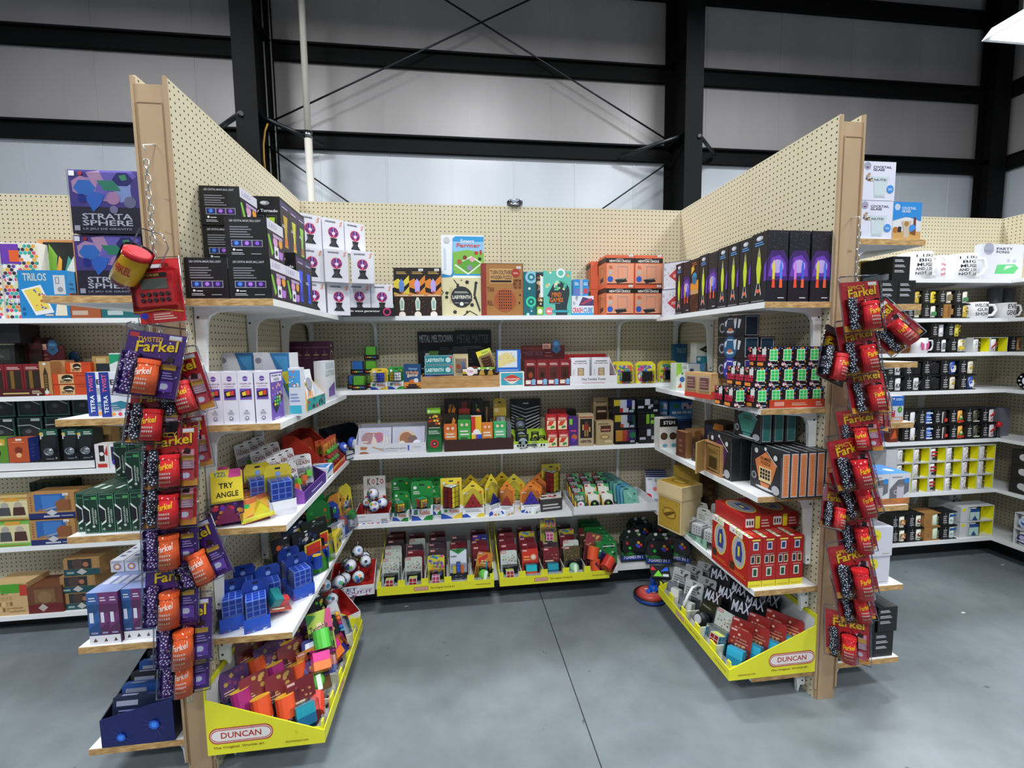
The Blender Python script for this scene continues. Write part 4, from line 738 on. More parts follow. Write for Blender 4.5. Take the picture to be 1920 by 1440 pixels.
# white tray with ball cards
r_, x0, w_ = openbox('white_display_tray','long white tray of ball cards jutting from the fourth back shelf',(1076,1231,965),z,-.335,.3,.05,.055,'e8e9ee','dfe1e6')
def ballcard(lab, x, Y, z_, c, bc, group='ball puzzle cards in the long white tray'):
    r = empty('ball_puzzle_card', (x,Y,z_), (R(-20),0,0)); tag(r, lab, 'toy', group)
    b = B(); b.box((-.036,0,0),(.036,.002,.115),c); b.art((-.036,0,0),(.072,0,0),(0,0,.115),'r .04 .88 .3 .96 b8242c;t COLOR .12 .7 .8 .82 f4f4f4;t SHIFT .25 .56 .85 .68 f4f4f4;p 3a9a5a .6 .88 1 .8 1 1 .5 1;p e8b03a 0 0 .2 0 .1 .5 0 .6'); b.mk('card', r)
    b = B(); b.ball((0,-.014,.034),.025,bc,12); b.ball((-.006,-.031,.04),.009,'c8302a' if bc != '1a1416' else '6ac83a',8); b.mk('ball', r)
    b = B(); b.ball((0,-.014,.034),.029,'clear',12,(1,.9,1)); b.mk('blister', r)
rows = [(-.3,.006),(-.23,.03),(-.16,.05),(-.1,.065)]
for j,(Y,dz) in enumerate(rows):
    for i in range(3):
        c, bc = (('2a3a30','e8e8ee') if i == 0 else ('d8dccc','1a1416')) if j < 2 else ('2a2a30','1f3a28')
        if j == 0 and i == 0: c = '3a6a4a'
        ballcard(ORD[i]+' ball card of the '+['front','second','third','rear'][j]+' row in the long white tray', x0+.055+i*.088, Y, z+dz+.002, c, bc)
for j in range(8):
    r = empty('round_top_card', (x0+.385-j*.012,-.3+j*.03,z+.006+j*.006), (R(-20),0,0)); tag(r, ORD[j]+' from the front of the mint round-topped cards in the white tray', 'card', 'mint and blue round-topped cards in the white tray')
    c = ['7fc4ac','6ab0b8','4a98b8','6aac9c','5a9a94','4a8a80','4a8878','447a70'][j]
    b = B(); w2 = .045; pr = [(-w2,0),(w2,0),(w2,.1)]+[(w2*math.cos(a*math.pi/8),.1+w2*.7*math.sin(a*math.pi/8)) for a in range(1,8)]+[(-w2,.1)]
    b.prism(pr,'y',0,.004,c); b.art((-w2,0,0),(2*w2,0,0),(0,0,.13),'r .1 .9 .4 .95 2a3a38;p d8ece4 .3 .75 .34 .78 .6 .55 .56 .52;n .25 .45 .45 .5 1 2a5a50;e .8 .68 .08 3a6a60;e .78 .2 .1 a8d8c8;e .3 .16 .1 a8d8c8;n .65 .36 .85 .42 1 3a6a60'); b.mk('card', r)
    b = B(); b.prism([(x*1.06,y*1.02) for x,y in pr],'y',-.012,-.0005,'clear'); b.mk('blister', r)
for j in range(4):
    b = B(); b.box((0,0,0),(.14,.02,.17),'d4d6e2'); b.art((0,0,0),(.14,0,0),(0,0,.17),'n .08 .84 .3 .92 2 4a4c58;t R .42 .76 .52 .88 3a8a4a;e .4 .5 .1 d87a7a;e .75 .45 .18 2a3a8a;p c8242c 0 0 .25 .1 .2 .3 0 .35;n .1 .04 .6 .14 2 2a3a8a;r 0 .95 1 1 1f2a6a'); 
    o = b.mk('bagged_puzzle', None, (gx(1214,-.2,900)+j*.018,-.2+j*.045,z+.002), (R(-14),0,R(-8))); tag(o, ORD[j]+' from the front of the white and navy puzzle bags in the right corner', 'puzzle', 'white and navy puzzle bags in the right corner of the fourth shelf')
# ================= left divider, aisle face =================
def FX(name, lab, cat, px, X, z_, h, d, c, F='', side=1, group=None, stk=None, py=600, **k):
    """ware facing the aisle from a divider shelf (side=1 left divider, -1 right divider); px = its two photo columns"""
    ya, yb = sorted((gy(px[0],X,py), gy(px[1],X,py))); b = B(); b.carton(yb-ya, d, h, c, F, **k)
    o = b.mk(name, None, (X, ya if side > 0 else yb, z_+E_), (0,0,R(90*side)))
    if stk: sticker(o, yb-ya, h, (yb-ya)*stk[0], h*stk[1])
    return tag(o, lab, cat, group)
z = ZLI[0]; Y = -1.25
w_ = (gx(494,Y,520)-gx(331,Y,520))/2; x0 = .006; h = gz(415,483,Y)-z
wl = 't LED_CRYSTAL_MAGIC_BALL_LIGHT .12 .88 .86 .93 b8b8c0;n .12 .5 .66 .8 5 7e7e86;r .14 .27 .88 .44 9a9aa4;r .155 .285 .375 .425 1e2e6e;r .4 .285 .62 .425 3a2266;r .645 .285 .865 .425 2a1a52;e .265 .36 .05 4a8ae8;e .51 .36 .05 b87ae8;e .755 .36 .05 8a5ad8;e .2 .2 .03 e8e8ee;n .25 .18 .4 .22 1 e8e8ee;n .14 .08 .44 .15 2 b8b8c0;n .6 .09 .84 .13 1 a0a0a8'
wr = 'r 0 0 1 1 1a1018;r 0 .74 1 1 d8d6e4;t LED .12 .82 .6 .93 a9a2c8;r .0 .05 1 .72 2c1b34;p 7ac83a 0 .6 .1 .62 .3 .2 .2 .1;e .45 .5 .14 d8a0c8;e .78 .52 .12 e8a03a;r .35 .08 .62 .38 e4e4ec;e .48 .22 .07 2a2a30;p b87ad8 .6 .3 .9 .3 .85 .1 .65 .1;r .3 .6 .9 .68 b8a0c8'
kk = K('lamp_box','box',w_-.002,.145,h-.001,'0d0d10',wl,'black crystal lamp boxes on the left top shelf',Rr=wr)
pos = [((x0,Y,z),'near left black crystal lamp box of the bottom layer, at the divider'),((x0+w_,Y,z),'near right black crystal lamp box of the bottom layer, at the shelf edge'),((x0+w_,Y+.147,z),'second black crystal lamp box in from the end at the shelf edge, bottom layer'),((x0,Y+.147,z),'black crystal lamp box hidden behind the near left one, bottom layer'),((x0+w_*.96,Y+.005,z+h),'black crystal lamp box of the middle layer, standing at the front'),((x0,-1.12,z+h),'black crystal lamp box of the middle layer, half hidden at the divider'),((x0,-1.125,z+2*h),'topmost black crystal lamp box on the left divider shelf')]
for p, lab in pos: kk.at((p[0],p[1],p[2]+E_), lab)
tf = 'e .5 .88 .16 9a9aa4 .04;e .45 .885 .1 d8d8e0 .025;t Sky_Tornado .08 .7 .92 .77 e8e8ee;r .12 .44 .46 .66 16202a;f .12 .44 .46 .66 .015 5a6a7a;r .54 .44 .88 .66 1a1e14;f .54 .44 .88 .66 .015 5a6a5a;p 2ab0b0 .22 .47 .36 .47 .4 .62 .18 .62;p b8e03a .64 .47 .78 .47 .82 .62 .6 .62;r .12 .18 .46 .4 1e1010;f .12 .18 .46 .4 .015 7a4a4a;r .54 .18 .88 .4 141030;f .54 .18 .88 .4 .015 5a5a8a;p e85a3a .22 .21 .36 .21 .4 .36 .18 .36;p 6a5ae8 .64 .21 .78 .21 .82 .36 .6 .36;n .3 .06 .7 .09 1 d8d8e0'
tr = lambda c: 'r 0 .06 1 .94 2a2433;r 0 .82 1 .94 4a3a6a;c 0 .3 1 .9 30 .05 4 4a3a5a 3a4a6a 5a4a3a;n .2 .84 .8 .88 1 c8c8d4;p %s .3 .12 .7 .12 .62 .35 .75 .7 .25 .7 .38 .35;p %s .36 .16 .64 .16 .58 .3 .42 .3;n .1 .48 .5 .54 2 d8d8e0'%c
wt = .118; ht = .222
kinds = [K('tornado_lamp_box','box',wt-.002,.098,ht,'0f0f12',tf,'black night sky tornado lamp boxes on the left top shelf',Rr=tr(c)) for c in (('c8a02a','e8603a'),('c8c83a','e07a4a'),('8ac83a','c83a4a'),('3a5ae8','2a3ab8'))]
xt = gx(471,-.93,400); ht2 = (gz(495,373,-.93)-z)/2
for i in range(3): kinds[2].at((xt-.01,-.94+i*.1,z+E_),'tornado lamp box at the divider, lower layer, '+ORD[i]+' from the near end')
for i in range(3): kinds[i if i < 3 else 0].at((xt,-.94+i*.1,z+ht+2*E_),'tornado lamp box of the upper layer, '+ORD[i]+' from the near end')
for i in range(2): kinds[3].at((x0+wt+.025,-.935+i*.1,z+E_),['nearest','second'][i]+' tornado lamp box of the lower layer at the shelf edge')
iof = 'n .14 .88 .6 .93 1 6a6a78;t IONOSPHERE .14 .87 .62 .93 6a6a78;c .7 .78 .98 .95 9 .04 6 d8907a e8b090;e .5 .58 .24 c8244a;e .5 .58 .2 4a2a7a;p e84a6a .48 .4 .52 .4 .66 .72 .64 .73;p e84a6a .48 .4 .52 .4 .36 .72 .34 .72;p b8a0e8 .49 .45 .51 .45 .52 .76 .48 .76;p b8a0e8 .48 .5 .5 .48 .3 .62 .3 .6;p b8a0e8 .5 .48 .52 .5 .7 .62 .7 .64;e .5 .55 .07 e8e0f8;p 1c1c20 .34 .4 .66 .4 .6 .28 .74 .14 .26 .14 .4 .28;n .36 .18 .6 .34 3 4a4a52'
ki = K('plasma_ball_box','box',.116,.116,.168,'dfdfe8',iof,'white plasma ball boxes stacked in the left corner of the top shelf',L='n .2 .8 .8 .9 1 8a8a98;r .3 .2 .7 .6 d0d0da')
for lv, x, y, an, lab in ((0,.15,-.51,38,'bottom layer, nearest the divider'),(0,.25,-.435,30,'bottom layer, hidden behind the tray boxes'),(1,.15,-.52,38,'middle layer, left of three'),(1,.255,-.475,24,'middle layer, centre of three'),(1,.375,-.425,12,'middle layer, right of three'),(2,.145,-.51,38,'top layer, left of three'),(2,.24,-.435,38,'top layer, centre of three'),(2,.335,-.36,38,'top layer, right of three')):
    ki.at((x,y,z+E_+lv*.169), 'white plasma ball box of the corner stack, '+lab, an)
xs = gx(611,-.36,570)
for j in range(3): ki.at((xs+j*.118,-.37+j*.018,z+.008), ORD[j]+' from the left of the white plasma ball boxes in the black tray', 8)
b = B(); b.box((0,0,0),(.37,.004,.045),'121216'); b.box((0,.004,0),(.37,.13,.006),'121216'); b.art((0,0,0),(.37,0,0),(0,0,.045),'t electromagnetic_wave_generator .04 .4 .78 .72 e8e8ee;e .88 .5 .06 d83a7a;e .88 .5 .04 1a1216')
o = b.mk('black_tray', None, (xs-.004,-.378,z+E_), (0,0,R(8))); tag(o, 'low black counter tray under the plasma ball boxes on the top shelf', 'tray')
# ---------- second shelf ----------
z = ZLI[1]; Y = -1.25; h = gz(480,697,Y)-z
pf = 'e .5 .87 .17 6a4aa0 .05;n .3 .86 .7 .885 1 d8d0f0;t PREMIUM .14 .76 .86 .79 b09ab0;n .2 .72 .8 .745 1 c8a0b0;r .12 .47 .88 .68 7a55b0;p 1e1a30 .15 .62 .8 .66 .86 .52 .2 .5;p e8c83a .25 .6 .5 .63 .52 .55 .3 .54;p d8483a .52 .63 .76 .65 .78 .56 .55 .55;n .42 .25 .58 .28 1 6a6a78;n .3 .19 .7 .24 2 8a8a98;e .5 .11 .13 7a6a98 .035;e .5 .11 .08 e4e2ee .02'
pr_ = 'r .02 .03 .98 .97 6c4aa8;r .08 .78 .9 .94 e8e6f0;t PREMIUM .14 .88 .84 .92 4a3a68;t PUZZLE .3 .8 .7 .85 4a3a68;p 1e1a30 .1 .35 .7 .62 .95 .45 .35 .15;g .22 .3 .75 .5 3 3 .3 e8c83a d8483a 3a8ad8 5ac83a;c .05 .3 .95 .75 14 .06 3 b8a0d8 e8b08a 8a6ac8;n .2 .05 .6 .09 1 c8c0e0'
wq = (gx(508,Y,750)-gx(449,Y,750))/2; dq = gy(541,.29,760)-Y
kk = K('puzzle_set_box','box',wq-.001,.12,h,'e2e0ec',pf,'white and purple puzzle set boxes at the near end of the second shelf',Rr=pr_,T='n .2 .3 .8 .7 2 c8c4d8')
for i in range(5):
    x = gx(508,Y,750)-wq*(i+1)-(.003 if i else 0)
    kk.at((x,Y,z+E_), ORD[4-i]+' from the left of the white and purple puzzle set boxes on the left shelf')
sf = 'r 0 0 .24 1 d9dbe2;e .12 .88 .09 8a8a98;p 3a3a2a .12 .6 .2 .5 .12 .4 .04 .5;p 8ab83a .12 .56 .17 .5 .12 .44 .07 .5;p 3a7ab0 .45 1 1 1 1 .15;p 4a9ad0 .55 .95 .95 .95 .95 .6;p d8c83a .72 .7 1 .7 1 .35;p 5a8a3a .8 .5 1 .5 1 .3;c .35 .1 .62 .5 14 .07 8 d8482a e8a03a 5ab03a 3a8ad8;n .3 .03 .7 .07 1 b0b0bc'
for i,(a,b_,yy) in enumerate(((412,476,-1.03),(477,543,-1.05))):
    P1('puzzle_game_box',['left','right'][i]+' white puzzle game box with a diagonal colour picture behind the purple ones','box',(a,b_,662),z,yy,.14 if i==0 else .1,'dfe1e8',sf,group='white puzzle game boxes with a diagonal picture')
def sheared(): pass
X_ = .295
P1('craft_kit_box','slim white and blue kit box behind the last purple puzzle set box','box',(541,563,690),z,-1.1,.05,'d6dbe4','r 0 .6 1 .95 4a9ad0;c 0 .6 1 .95 12 .1 4 e85a3a e8c83a e8e8f0;n .1 .3 .9 .5 3 8a9ac8;r 0 .05 1 .22 3ab0c8')
r_ = openbox('craft_kit_tray','yellow and teal counter tray of craft kits on the left second shelf',(0,0,0),z,0,.17,.05,.2,'e4b84a','dfe3ea','r 0 0 1 1 2f9a9a;c 0 0 1 1 20 .04 2 c83a3a 1a6a7a 2a2a30','display box',X=.29,W_=.26,rz=90)[0]; r_.location = (.292,-.97,z+E_)
for i in range(3):
    b = B(); b.carton(.12,.03,.17,'dfe1e6','r 0 0 .42 .94 e0a24a;n .06 .1 .36 .5 5 7a4a1a;e .3 .78 .26 f0f0f4;t TANTRIX .1 .74 .56 .84 3a6ab8;r .36 .56 .7 .68 e8c83a;t MATES .4 .58 .66 .66 2a2a30;e .75 .62 .2 8a8a98;p d8b090 .5 .1 .95 .1 .9 .4 .7 .5 .55 .4;e .66 .38 .1 c8906a',L='r 0 0 1 1 3a8ac0;n .2 .1 .8 .9 6 e8f0f8')
    o = b.mk('craft_kit_box', None, (.27-i*.034,-.96+i*.02,z+.004), (R(-8),0,R(80))); tag(o, ORD[i]+' craft kit box from the aisle in the yellow and teal tray', 'box', 'craft kit boxes in the yellow and teal tray')
    if i < 1:
        b = B(); b.prism([(.084+.022*math.cos(a*.5236),.105+.03*math.sin(a*.5236)) for a in range(12)],'y',-.004,-.001,'9a9aa8'); b.mk('window_rim', o)
FX('letter_game_box','white letters game box standing between the craft tray and purple tins','box',(609,628),.283,z,.2,.05,'d8dae0','r .1 .8 .9 .95 b8c0cc;t LOTUS .1 .62 .9 .76 7a9a8a;p 6a4a9a .3 .1 .9 .1 .9 .45 .3 .3',py=700)
for i in range(6):
    s_ = (gx(619,-.36,700)-gx(521,-.36,700))/6; xx = gx(521,-.36,700)+i*s_
    b = B(); b.carton(s_-.001,.1,gz(600,640,-.36)-z,'471d40','r 0 .88 1 .9 7a4a5a;n .2 .74 .8 .8 1 a8806a;p a8806a .5 .84 .55 .78 .45 .78;n .2 .69 .8 .71 1 8a5a6a',Rr='f .02 .02 .98 .98 .02 6a3a5a;e .5 .72 .26 c8b08a .12;e .5 .72 .2 3a1a34 .09;p c8a0b0 .3 .3 .42 .3 .6 .62 .5 .62;p b890a8 .6 .3 .7 .3 .85 .55 .78 .55;n .2 .08 .8 .16 2 8a5a78;r .35 .9 .5 .94 e8e0e8')
    o = b.mk('purple_game_box', None, (xx,-.36,z+E_)); tag(o, ORD[i]+' from the left of the tall dark purple game boxes in the left corner', 'box', 'tall dark purple game boxes in the left corner')
# ---------- third shelf ----------
z = ZLI[2]
def anglecard(lab, p, rot, c='e8d23a'):
    r = empty('triangle_puzzle_pack', p, rot); tag(r, lab, 'puzzle', 'yellow triangle puzzle packs at the near end of the third shelf')
    b = B(); b.prism([(-.05,0),(.05,0),(.05,.19),(.042,.2),(-.042,.2),(-.05,.19)],'y',0,.003,c); b.art((-.05,0,0),(.1,0,0),(0,0,.2),'t YZZL .1 .88 .5 .96 2a7a8a;p d84a9a .55 .85 .95 .85 .95 1 .6 1;t TRY .25 .66 .7 .76 2a2218;t ANGLE .15 .5 .85 .6 2a2218;r 0 0 1 .4 3a1a4a;c 0 .02 1 .38 30 .09 5 c82a4a e86a3a 6a3ab8 e8a03a'); b.mk('card', r)
    b = B(); b.prism([(-.04,.01),(.04,.01),(.0,.075)],'y',-.03,-.001,'8a2a5a'); b.mk('triangle_toy', r)
    b = B(); b.box((-.046,-.034,.004),(.046,-.0005,.09),'clear'); b.mk('blister', r)
anglecard('yellow triangle puzzle pack standing nearest the divider on the left third shelf', (gx(408,-1.18,940),-1.19,z+E_), (R(-10),0,R(28)))
anglecard('yellow triangle puzzle pack second from the divider on the left third shelf', (gx(433,-1.2,940),-1.225,z+E_), (R(-10),0,R(22)))
r_ = empty('pyramid_toy_pack', (gx(478,-1.22,940)+.01,-1.22,z+.012), (R(-58),R(-8),R(28))); tag(r_, 'orange and yellow pyramid toy pack lying tilted on the yellow packs', 'toy')
b = B(); b.box((-.055,0,0),(.055,.003,.18),'e0763a'); b.art((-.055,0,0),(.11,0,0),(0,0,.18),'r .05 .84 .45 .95 3a1a1a;n .09 .86 .4 .93 1 e8c0b0;n .1 .6 .6 .8 3 f0b060;p e8b03a 0 .4 1 .55 1 .3 0 .1;e .25 .42 .1 3ab05a;p 2a7a9a .92 0 1 0 1 1 .92 1;p d8d83a 0 0 1 0 1 .1 0 .12;c .5 .72 .95 .92 8 .06 2 e8e8f0 c8403a 3a5ac8'); b.mk('card', r_)
b = B(); A = [(-.015,-.001,.02),(.05,-.001,.02),(.012,-.001,.1),(.016,-.034,.045)]
for f in ((0,1,3),(1,2,3),(2,0,3),(2,1,0)): b.q([A[i] for i in f],'ead92e')
b.mk('yellow_pyramid', r_)
b = B(); b.box((-.052,-.038,.004),(.052,-.0005,.12),'clear'); b.mk('blister', r_)
def bluecube(lab, p, rz, card='1f3f9a', group=None, tip=0):
    r = empty('blue_cube_puzzle', p, (R(tip),0,R(rz))); tag(r, lab, 'puzzle', group)
    b = B(); b.prism([(-.037,0),(.037,0),(.037,.125),(.028,.14),(-.028,.14),(-.037,.125)],'y',.03,.033,card); b.art((-.037,.03,0),(.074,0,0),(0,0,.14),'r .4 .9 .6 .94 14142a;e .5 .8 .1 8ab0e8'); b.mk('card', r)
    b = B(); b.prism([(-.03,0),(.028,0),(.028,.045),(-.034,.045),(-.036,.02)],'x',-.036,.036,'2452c0' if card == '1f3f9a' else 'e2e4ec'); b.art((-.036,-.031,0),(.072,0,0),(0,0,.045),'t Rubiks .12 .6 .5 .82 e8e8f0;g .12 .08 .4 .5 3 3 .1 d8482a e8c83a e8e8f0 3ab04a;p e4e6ee .7 0 1 .2 1 1 .8 .8'); b.mk('base_sleeve', r)
    b = B(); b.box((-.028,-.027,.047),(.028,.026,.1),'7f9fe6'); g = 'g .02 .02 .98 .98 3 3 .16 1c44b8'; b.art((-.028,-.027,.047),(.056,0,0),(0,0,.053),g); b.art((.028,-.027,.047),(0,.053,0),(0,0,.053),g); b.art((-.028,-.027,.1),(.056,0,0),(0,.053,0),g); b.mk('cube', r)
    b = B(); b.box((-.034,-.032,.046),(.034,.029,.106),'clear'); b.mk('blister', r)
    return r
bluecube('blue twisty cube on a yellow card, nearest one beside the purple display tray', (.225,-1.125,z+E_), 30, 'e2cc3a').scale = (1.3,1.3,1.3)
bluecube('blue twisty cube on a yellow card, second one beside the purple display tray', (.135,-1.09,z+E_), 30, 'e2cc3a').scale = (1.3,1.3,1.3)
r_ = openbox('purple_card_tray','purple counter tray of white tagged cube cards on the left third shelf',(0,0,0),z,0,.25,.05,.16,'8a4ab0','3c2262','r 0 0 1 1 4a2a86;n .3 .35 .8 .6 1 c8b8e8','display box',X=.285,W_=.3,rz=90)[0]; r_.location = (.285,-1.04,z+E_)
def tagcard(lab, p, rz, tip=-14):
    r = empty('cube_tag_card', p, (R(tip),0,R(rz))); tag(r, lab, 'toy', 'white tagged cube cards in the purple tray')
    b = B(); b.prism([(-.034,0),(.034,0),(.034,.12),(.028,.128),(-.028,.128),(-.034,.12)],'y',0,.002,'dcdade'); b.art((-.034,0,0),(.068,0,0),(0,0,.128),'r .38 .9 .62 .94 2a2a30;t UZASN .1 .66 .9 .8 7a2a34;n .12 .83 .7 .87 1 8a6a70;c .05 .4 .95 .6 10 .05 2 c8a0a0 a0a0b0;n .1 .1 .5 .3 4 9a9aa4'); b.mk('card', r)
    b = B(); b.box((-.02,-.026,.012),(.006,-.001,.038),'e8702a'); b.box((.006,-.022,.03),(.026,-.001,.055),'6ac83a'); b.mk('foam_cubes', r)
    b = B(); b.box((-.03,-.03,.004),(.03,-.0005,.07),'clear'); b.mk('blister', r)
n = 0
for j in range(3):
    for i in range(4):
        tagcard('white tagged cube card, row '+['nearest the end','in the middle','farthest in'][j]+', '+ORD[i]+' from the aisle in the purple tray', (.235-i*.06,-1.0+j*.075+(.0 if i else .0),z+.035+i*.03), 62)
tagcard('foremost white tagged card with orange and green cubes, purple tray edge', (.25,-.94+.02,z+.05), 30)
b = B(); b.carton(.11,.09,.06,'dfe3ea','p 3a7ac8 0 .5 .5 1 1 1 1 .6;n .1 .1 .6 .3 1 4a4a58',T='p 3a8ad8 .1 .1 .9 .1 .5 .9;p 9ac8f0 .4 .3 .6 .3 .5 .6'); o = b.mk('white_blue_box', None, (.285,-.72,z+E_), (0,0,R(90))); tag(o, 'small white box with a blue triangle between the purple and red trays', 'box')
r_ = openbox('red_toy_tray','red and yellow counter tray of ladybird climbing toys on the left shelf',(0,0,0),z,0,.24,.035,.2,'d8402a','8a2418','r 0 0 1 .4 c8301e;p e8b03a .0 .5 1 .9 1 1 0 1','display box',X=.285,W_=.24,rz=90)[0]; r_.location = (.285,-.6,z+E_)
for i in range(5):
    r = empty('climbing_toy_pack', (.25-(i//4)*.03,-.575+(i%4)*.045,z+.01), (R(-4),0,R(70))); tag(r, ORD[i]+' of the tall red climbing toy packs standing in the red tray', 'toy', 'tall red climbing toy packs in the red tray')
    b = B(); b.box((-.03,0,0),(.03,.002,.16),'c8502e'); b.art((-.03,0,0),(.06,0,0),(0,0,.16),'r .4 .93 .6 .96 3a1a14;p e8a040 .1 .5 .9 .6 .8 .9 .2 .85;n .2 .4 .8 .46 1 f0d0a0'); b.mk('card', r)
    b = B()
    for q in range(4): b.ball((0,-.014,.02+q*.026),.013,'6ad03a' if q%2 else 'd8301e',8)
    b.mk('climbing_figure', r)
    b = B(); b.box((-.024,-.03,.002),(.024,-.0005,.13),'clear'); b.mk('blister', r)
for j in range(4):
    b = B(); b.prism([(-.04,0),(.04,0),(.05,.11),(.03,.14),(-.03,.14),(-.05,.11)],'y',0,.02,'b84020'); b.art((-.04,0,0),(.08,0,0),(0,0,.12),'e .5 .6 .3 d89a3a;e .5 .6 .2 7a3a18'); o = b.mk('orange_toy_card', None, (.08+j*.012,-.56+j*.05,z+.01), (R(-8),0,R(70))); tag(o, ORD[j]+' of the orange shaped toy cards at the back of the red tray', 'toy', 'orange shaped toy cards in the red tray')
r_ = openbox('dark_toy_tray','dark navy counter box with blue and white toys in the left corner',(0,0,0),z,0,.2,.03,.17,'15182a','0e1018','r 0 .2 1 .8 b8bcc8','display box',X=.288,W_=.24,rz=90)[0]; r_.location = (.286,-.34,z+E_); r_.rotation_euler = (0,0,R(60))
for i,(x,y,c) in enumerate(((.25,-.27,'3a5ad0'),(.31,-.19,'d8dce8'),(.2,-.23,'24408a'),(.27,-.13,'3a5ad0'))):
    r = empty('robot_toy', (x,y,z+.006), (0,0,R(60))); tag(r, ['nearest blue','front white','left dark blue','rear blue'][i]+' toy robot in the dark navy counter box', 'toy')
    b = B(); b.ball((0,0,.055),.03,c,12,(1,.8,1.1)); b.mk('body', r); b = B(); b.ball((0,-.018,.062),.014,'e4e6ee',8); b.ball((.0,-.03,.064),.005,'16161c',6); b.mk('eye', r)
    b = B(); b.lathe([(.02,0),(.016,.03)],'2a2c34',10); b.mk('stand', r)
# ---------- fourth shelf ----------
z = ZLI[3]
G4 = 'blue twisty cubes in blue sleeves at the near end of the fourth shelf'
for i,(x,y,rz,lab) in enumerate(((.055,-1.19,24,'blue twisty cube in a blue sleeve nearest the divider, front row'),(.145,-1.205,24,'blue twisty cube in a blue sleeve at the middle of the shelf end'),(.045,-1.08,24,'blue twisty cube in a blue sleeve behind the divider one'),(.15,-1.09,30,'blue twisty cube in a blue sleeve just behind the middle one'),(.235,-1.0,38,'blue twisty cube in a blue sleeve standing alone near the shelf edge'),(.18,-.93,38,'blue twisty cube in a blue sleeve behind the lone one'))):
    bluecube(lab,(x,y,z+E_),rz,group=G4).scale = (1.2,1.2,1.2)
def drum(b, o, r_, h, cols, top):
    b.lathe([(r_,0),(r_,h)],cols,12,o,smooth=False)
    b.q([(o[0]+r_*math.cos(a*.5236),o[1]+r_*math.sin(a*.5236),o[2]+h+.0004) for a in range(12)], top)
r_ = empty('colour_block_pack', (.215,-1.165,z+.03), (R(-62),R(20),R(52))); tag(r_, 'teal and red block toy pack lying tilted at the edge of the fourth shelf', 'toy')
b = B(); b.box((-.05,0,0),(.05,.002,.15),'c8553a'); b.art((-.05,0,0),(.1,0,0),(0,0,.15),'r .1 .85 .5 .95 e8dcc8;n .1 .6 .6 .8 3 e8b080;n .2 .05 .7 .15 1 f0e8d0'); b.mk('card', r_)
b = B(); b.box((-.035,-.04,.02),(.002,-.001,.08),'1f8a8c'); b.box((.004,-.035,.02),(.03,-.001,.045),'d83a3a'); b.mk('blocks', r_)
b = B(); b.box((-.046,-.046,.004),(.046,-.0005,.12),'clear'); b.mk('blister', r_)
rg = random.Random(11)
packc = [('1b1c22','c85a2a'),('14161c','8a8c94'),('26304a','b8a82a'),('1c2a20','3a9a5a')]
for i in range(6):
    r = empty('dark_toy_pack', (.12+.07*(i%2)+.02,-.84+i*.062,z+E_), (R(-10),0,R(52))); tag(r, ORD[i]+' dark carded toy pack from the near end, in the middle of the fourth shelf', 'toy', 'dark carded toy packs along the fourth shelf')
    c = packc[i%4]; b = B(); b.box((-.07,0,0),(.07,.002,.19),c[0]); b.art((-.07,0,0),(.14,0,0),(0,0,.19),'c .1 .4 .9 .9 14 .08 %d %s 4a4c58 c8c8d0 2a3a6a;n .1 .1 .6 .3 4 6a6c76;r .45 .94 .55 .97 e8e8ee'%(i,c[1])); b.mk('card', r)
    b = B(); b.ball((-.01,-.02,.06),.024,c[1],10); b.ball((.03,-.016,.08),.018,'c8ccd4',8); b.mk('toy', r)
    b = B(); b.box((-.062,-.04,.004),(.062,-.0005,.13),'clear'); b.mk('blister', r)
for i,(x,y) in enumerate(((.235,-.8),(.24,-.7))):
    r = empty('colour_wheel_pack', (x,y,z+E_), (R(-4),0,R(55))); tag(r, ['near','far'][i]+' blue red and green toy pack on yellow card, fourth shelf', 'toy')
    b = B(); b.box((-.045,0,0),(.045,.002,.14),'d8c43a'); b.art((-.045,0,0),(.09,0,0),(0,0,.14),'p 1f50b8 .0 .1 .6 .1 .9 .6 .1 .7;p c8302a .1 .62 .9 .6 .95 .95 .1 .95;p 5ac83a .3 .02 .95 .02 .95 .35 .6 .3'); b.mk('card', r)
    b = B(); drum(b,(0,-.02,.02),.02,.06,'2a58c8','e8c83a'); b.mk('toy', r); b = B(); b.box((-.04,-.045,.003),(.04,-.0005,.11),'clear'); b.mk('blister', r)
# larger green, blue and white carded toys at the far half
big = [((.2,-.56),'1f7a3a','green and black action toy pack, nearest of the big ones'),((.12,-.5),'1c2030','black action toy pack near the divider among the big ones'),((.225,-.47),'2448a8','blue and white action toy pack among the big ones'),((.14,-.4),'1f8a44','green action toy pack among the big ones, near the divider'),((.24,-.38),'d88a3a','orange and white boxed toy at the far end of the fourth shelf'),((.2,-.31),'1c6a34','dark green toy pack in the corner of the fourth shelf'),((.27,-.28),'e2cc3a','yellow carded toy pack in the corner of the fourth shelf')]
for i,((x,y),c,lab) in enumerate(big):
    r = empty('action_toy_pack', (x,y,z+E_), (R(-6),0,R(58+i*3))); tag(r, lab, 'toy')
    hh_ = .25-.02*(i%3); b = B(); b.prism([(-.07,0),(.07,0),(.075,hh_*.85),(.04,hh_),(-.04,hh_),(-.075,hh_*.85)],'y',0,.004,c); b.art((-.07,0,0),(.14,0,0),(0,0,hh_*.85),'c .02 .05 .98 .98 20 .09 %d 16181e d8dce4 2a58c8 2a9a4a c8602a;n .1 .1 .7 .3 4 c8ccd4'%i); b.mk('card', r)
    b = B(); b.ball((0,-.025,.07),.03,['3a9a4a','c84a2a','5a9ae0'][i%3],10); b.box((-.04,-.03,.02),(.03,-.004,.05),'d8dce4'); b.mk('toy', r)
    b = B(); b.box((-.062,-.055,.004),(.062,-.0005,hh_*.6),'clear'); b.mk('blister', r)
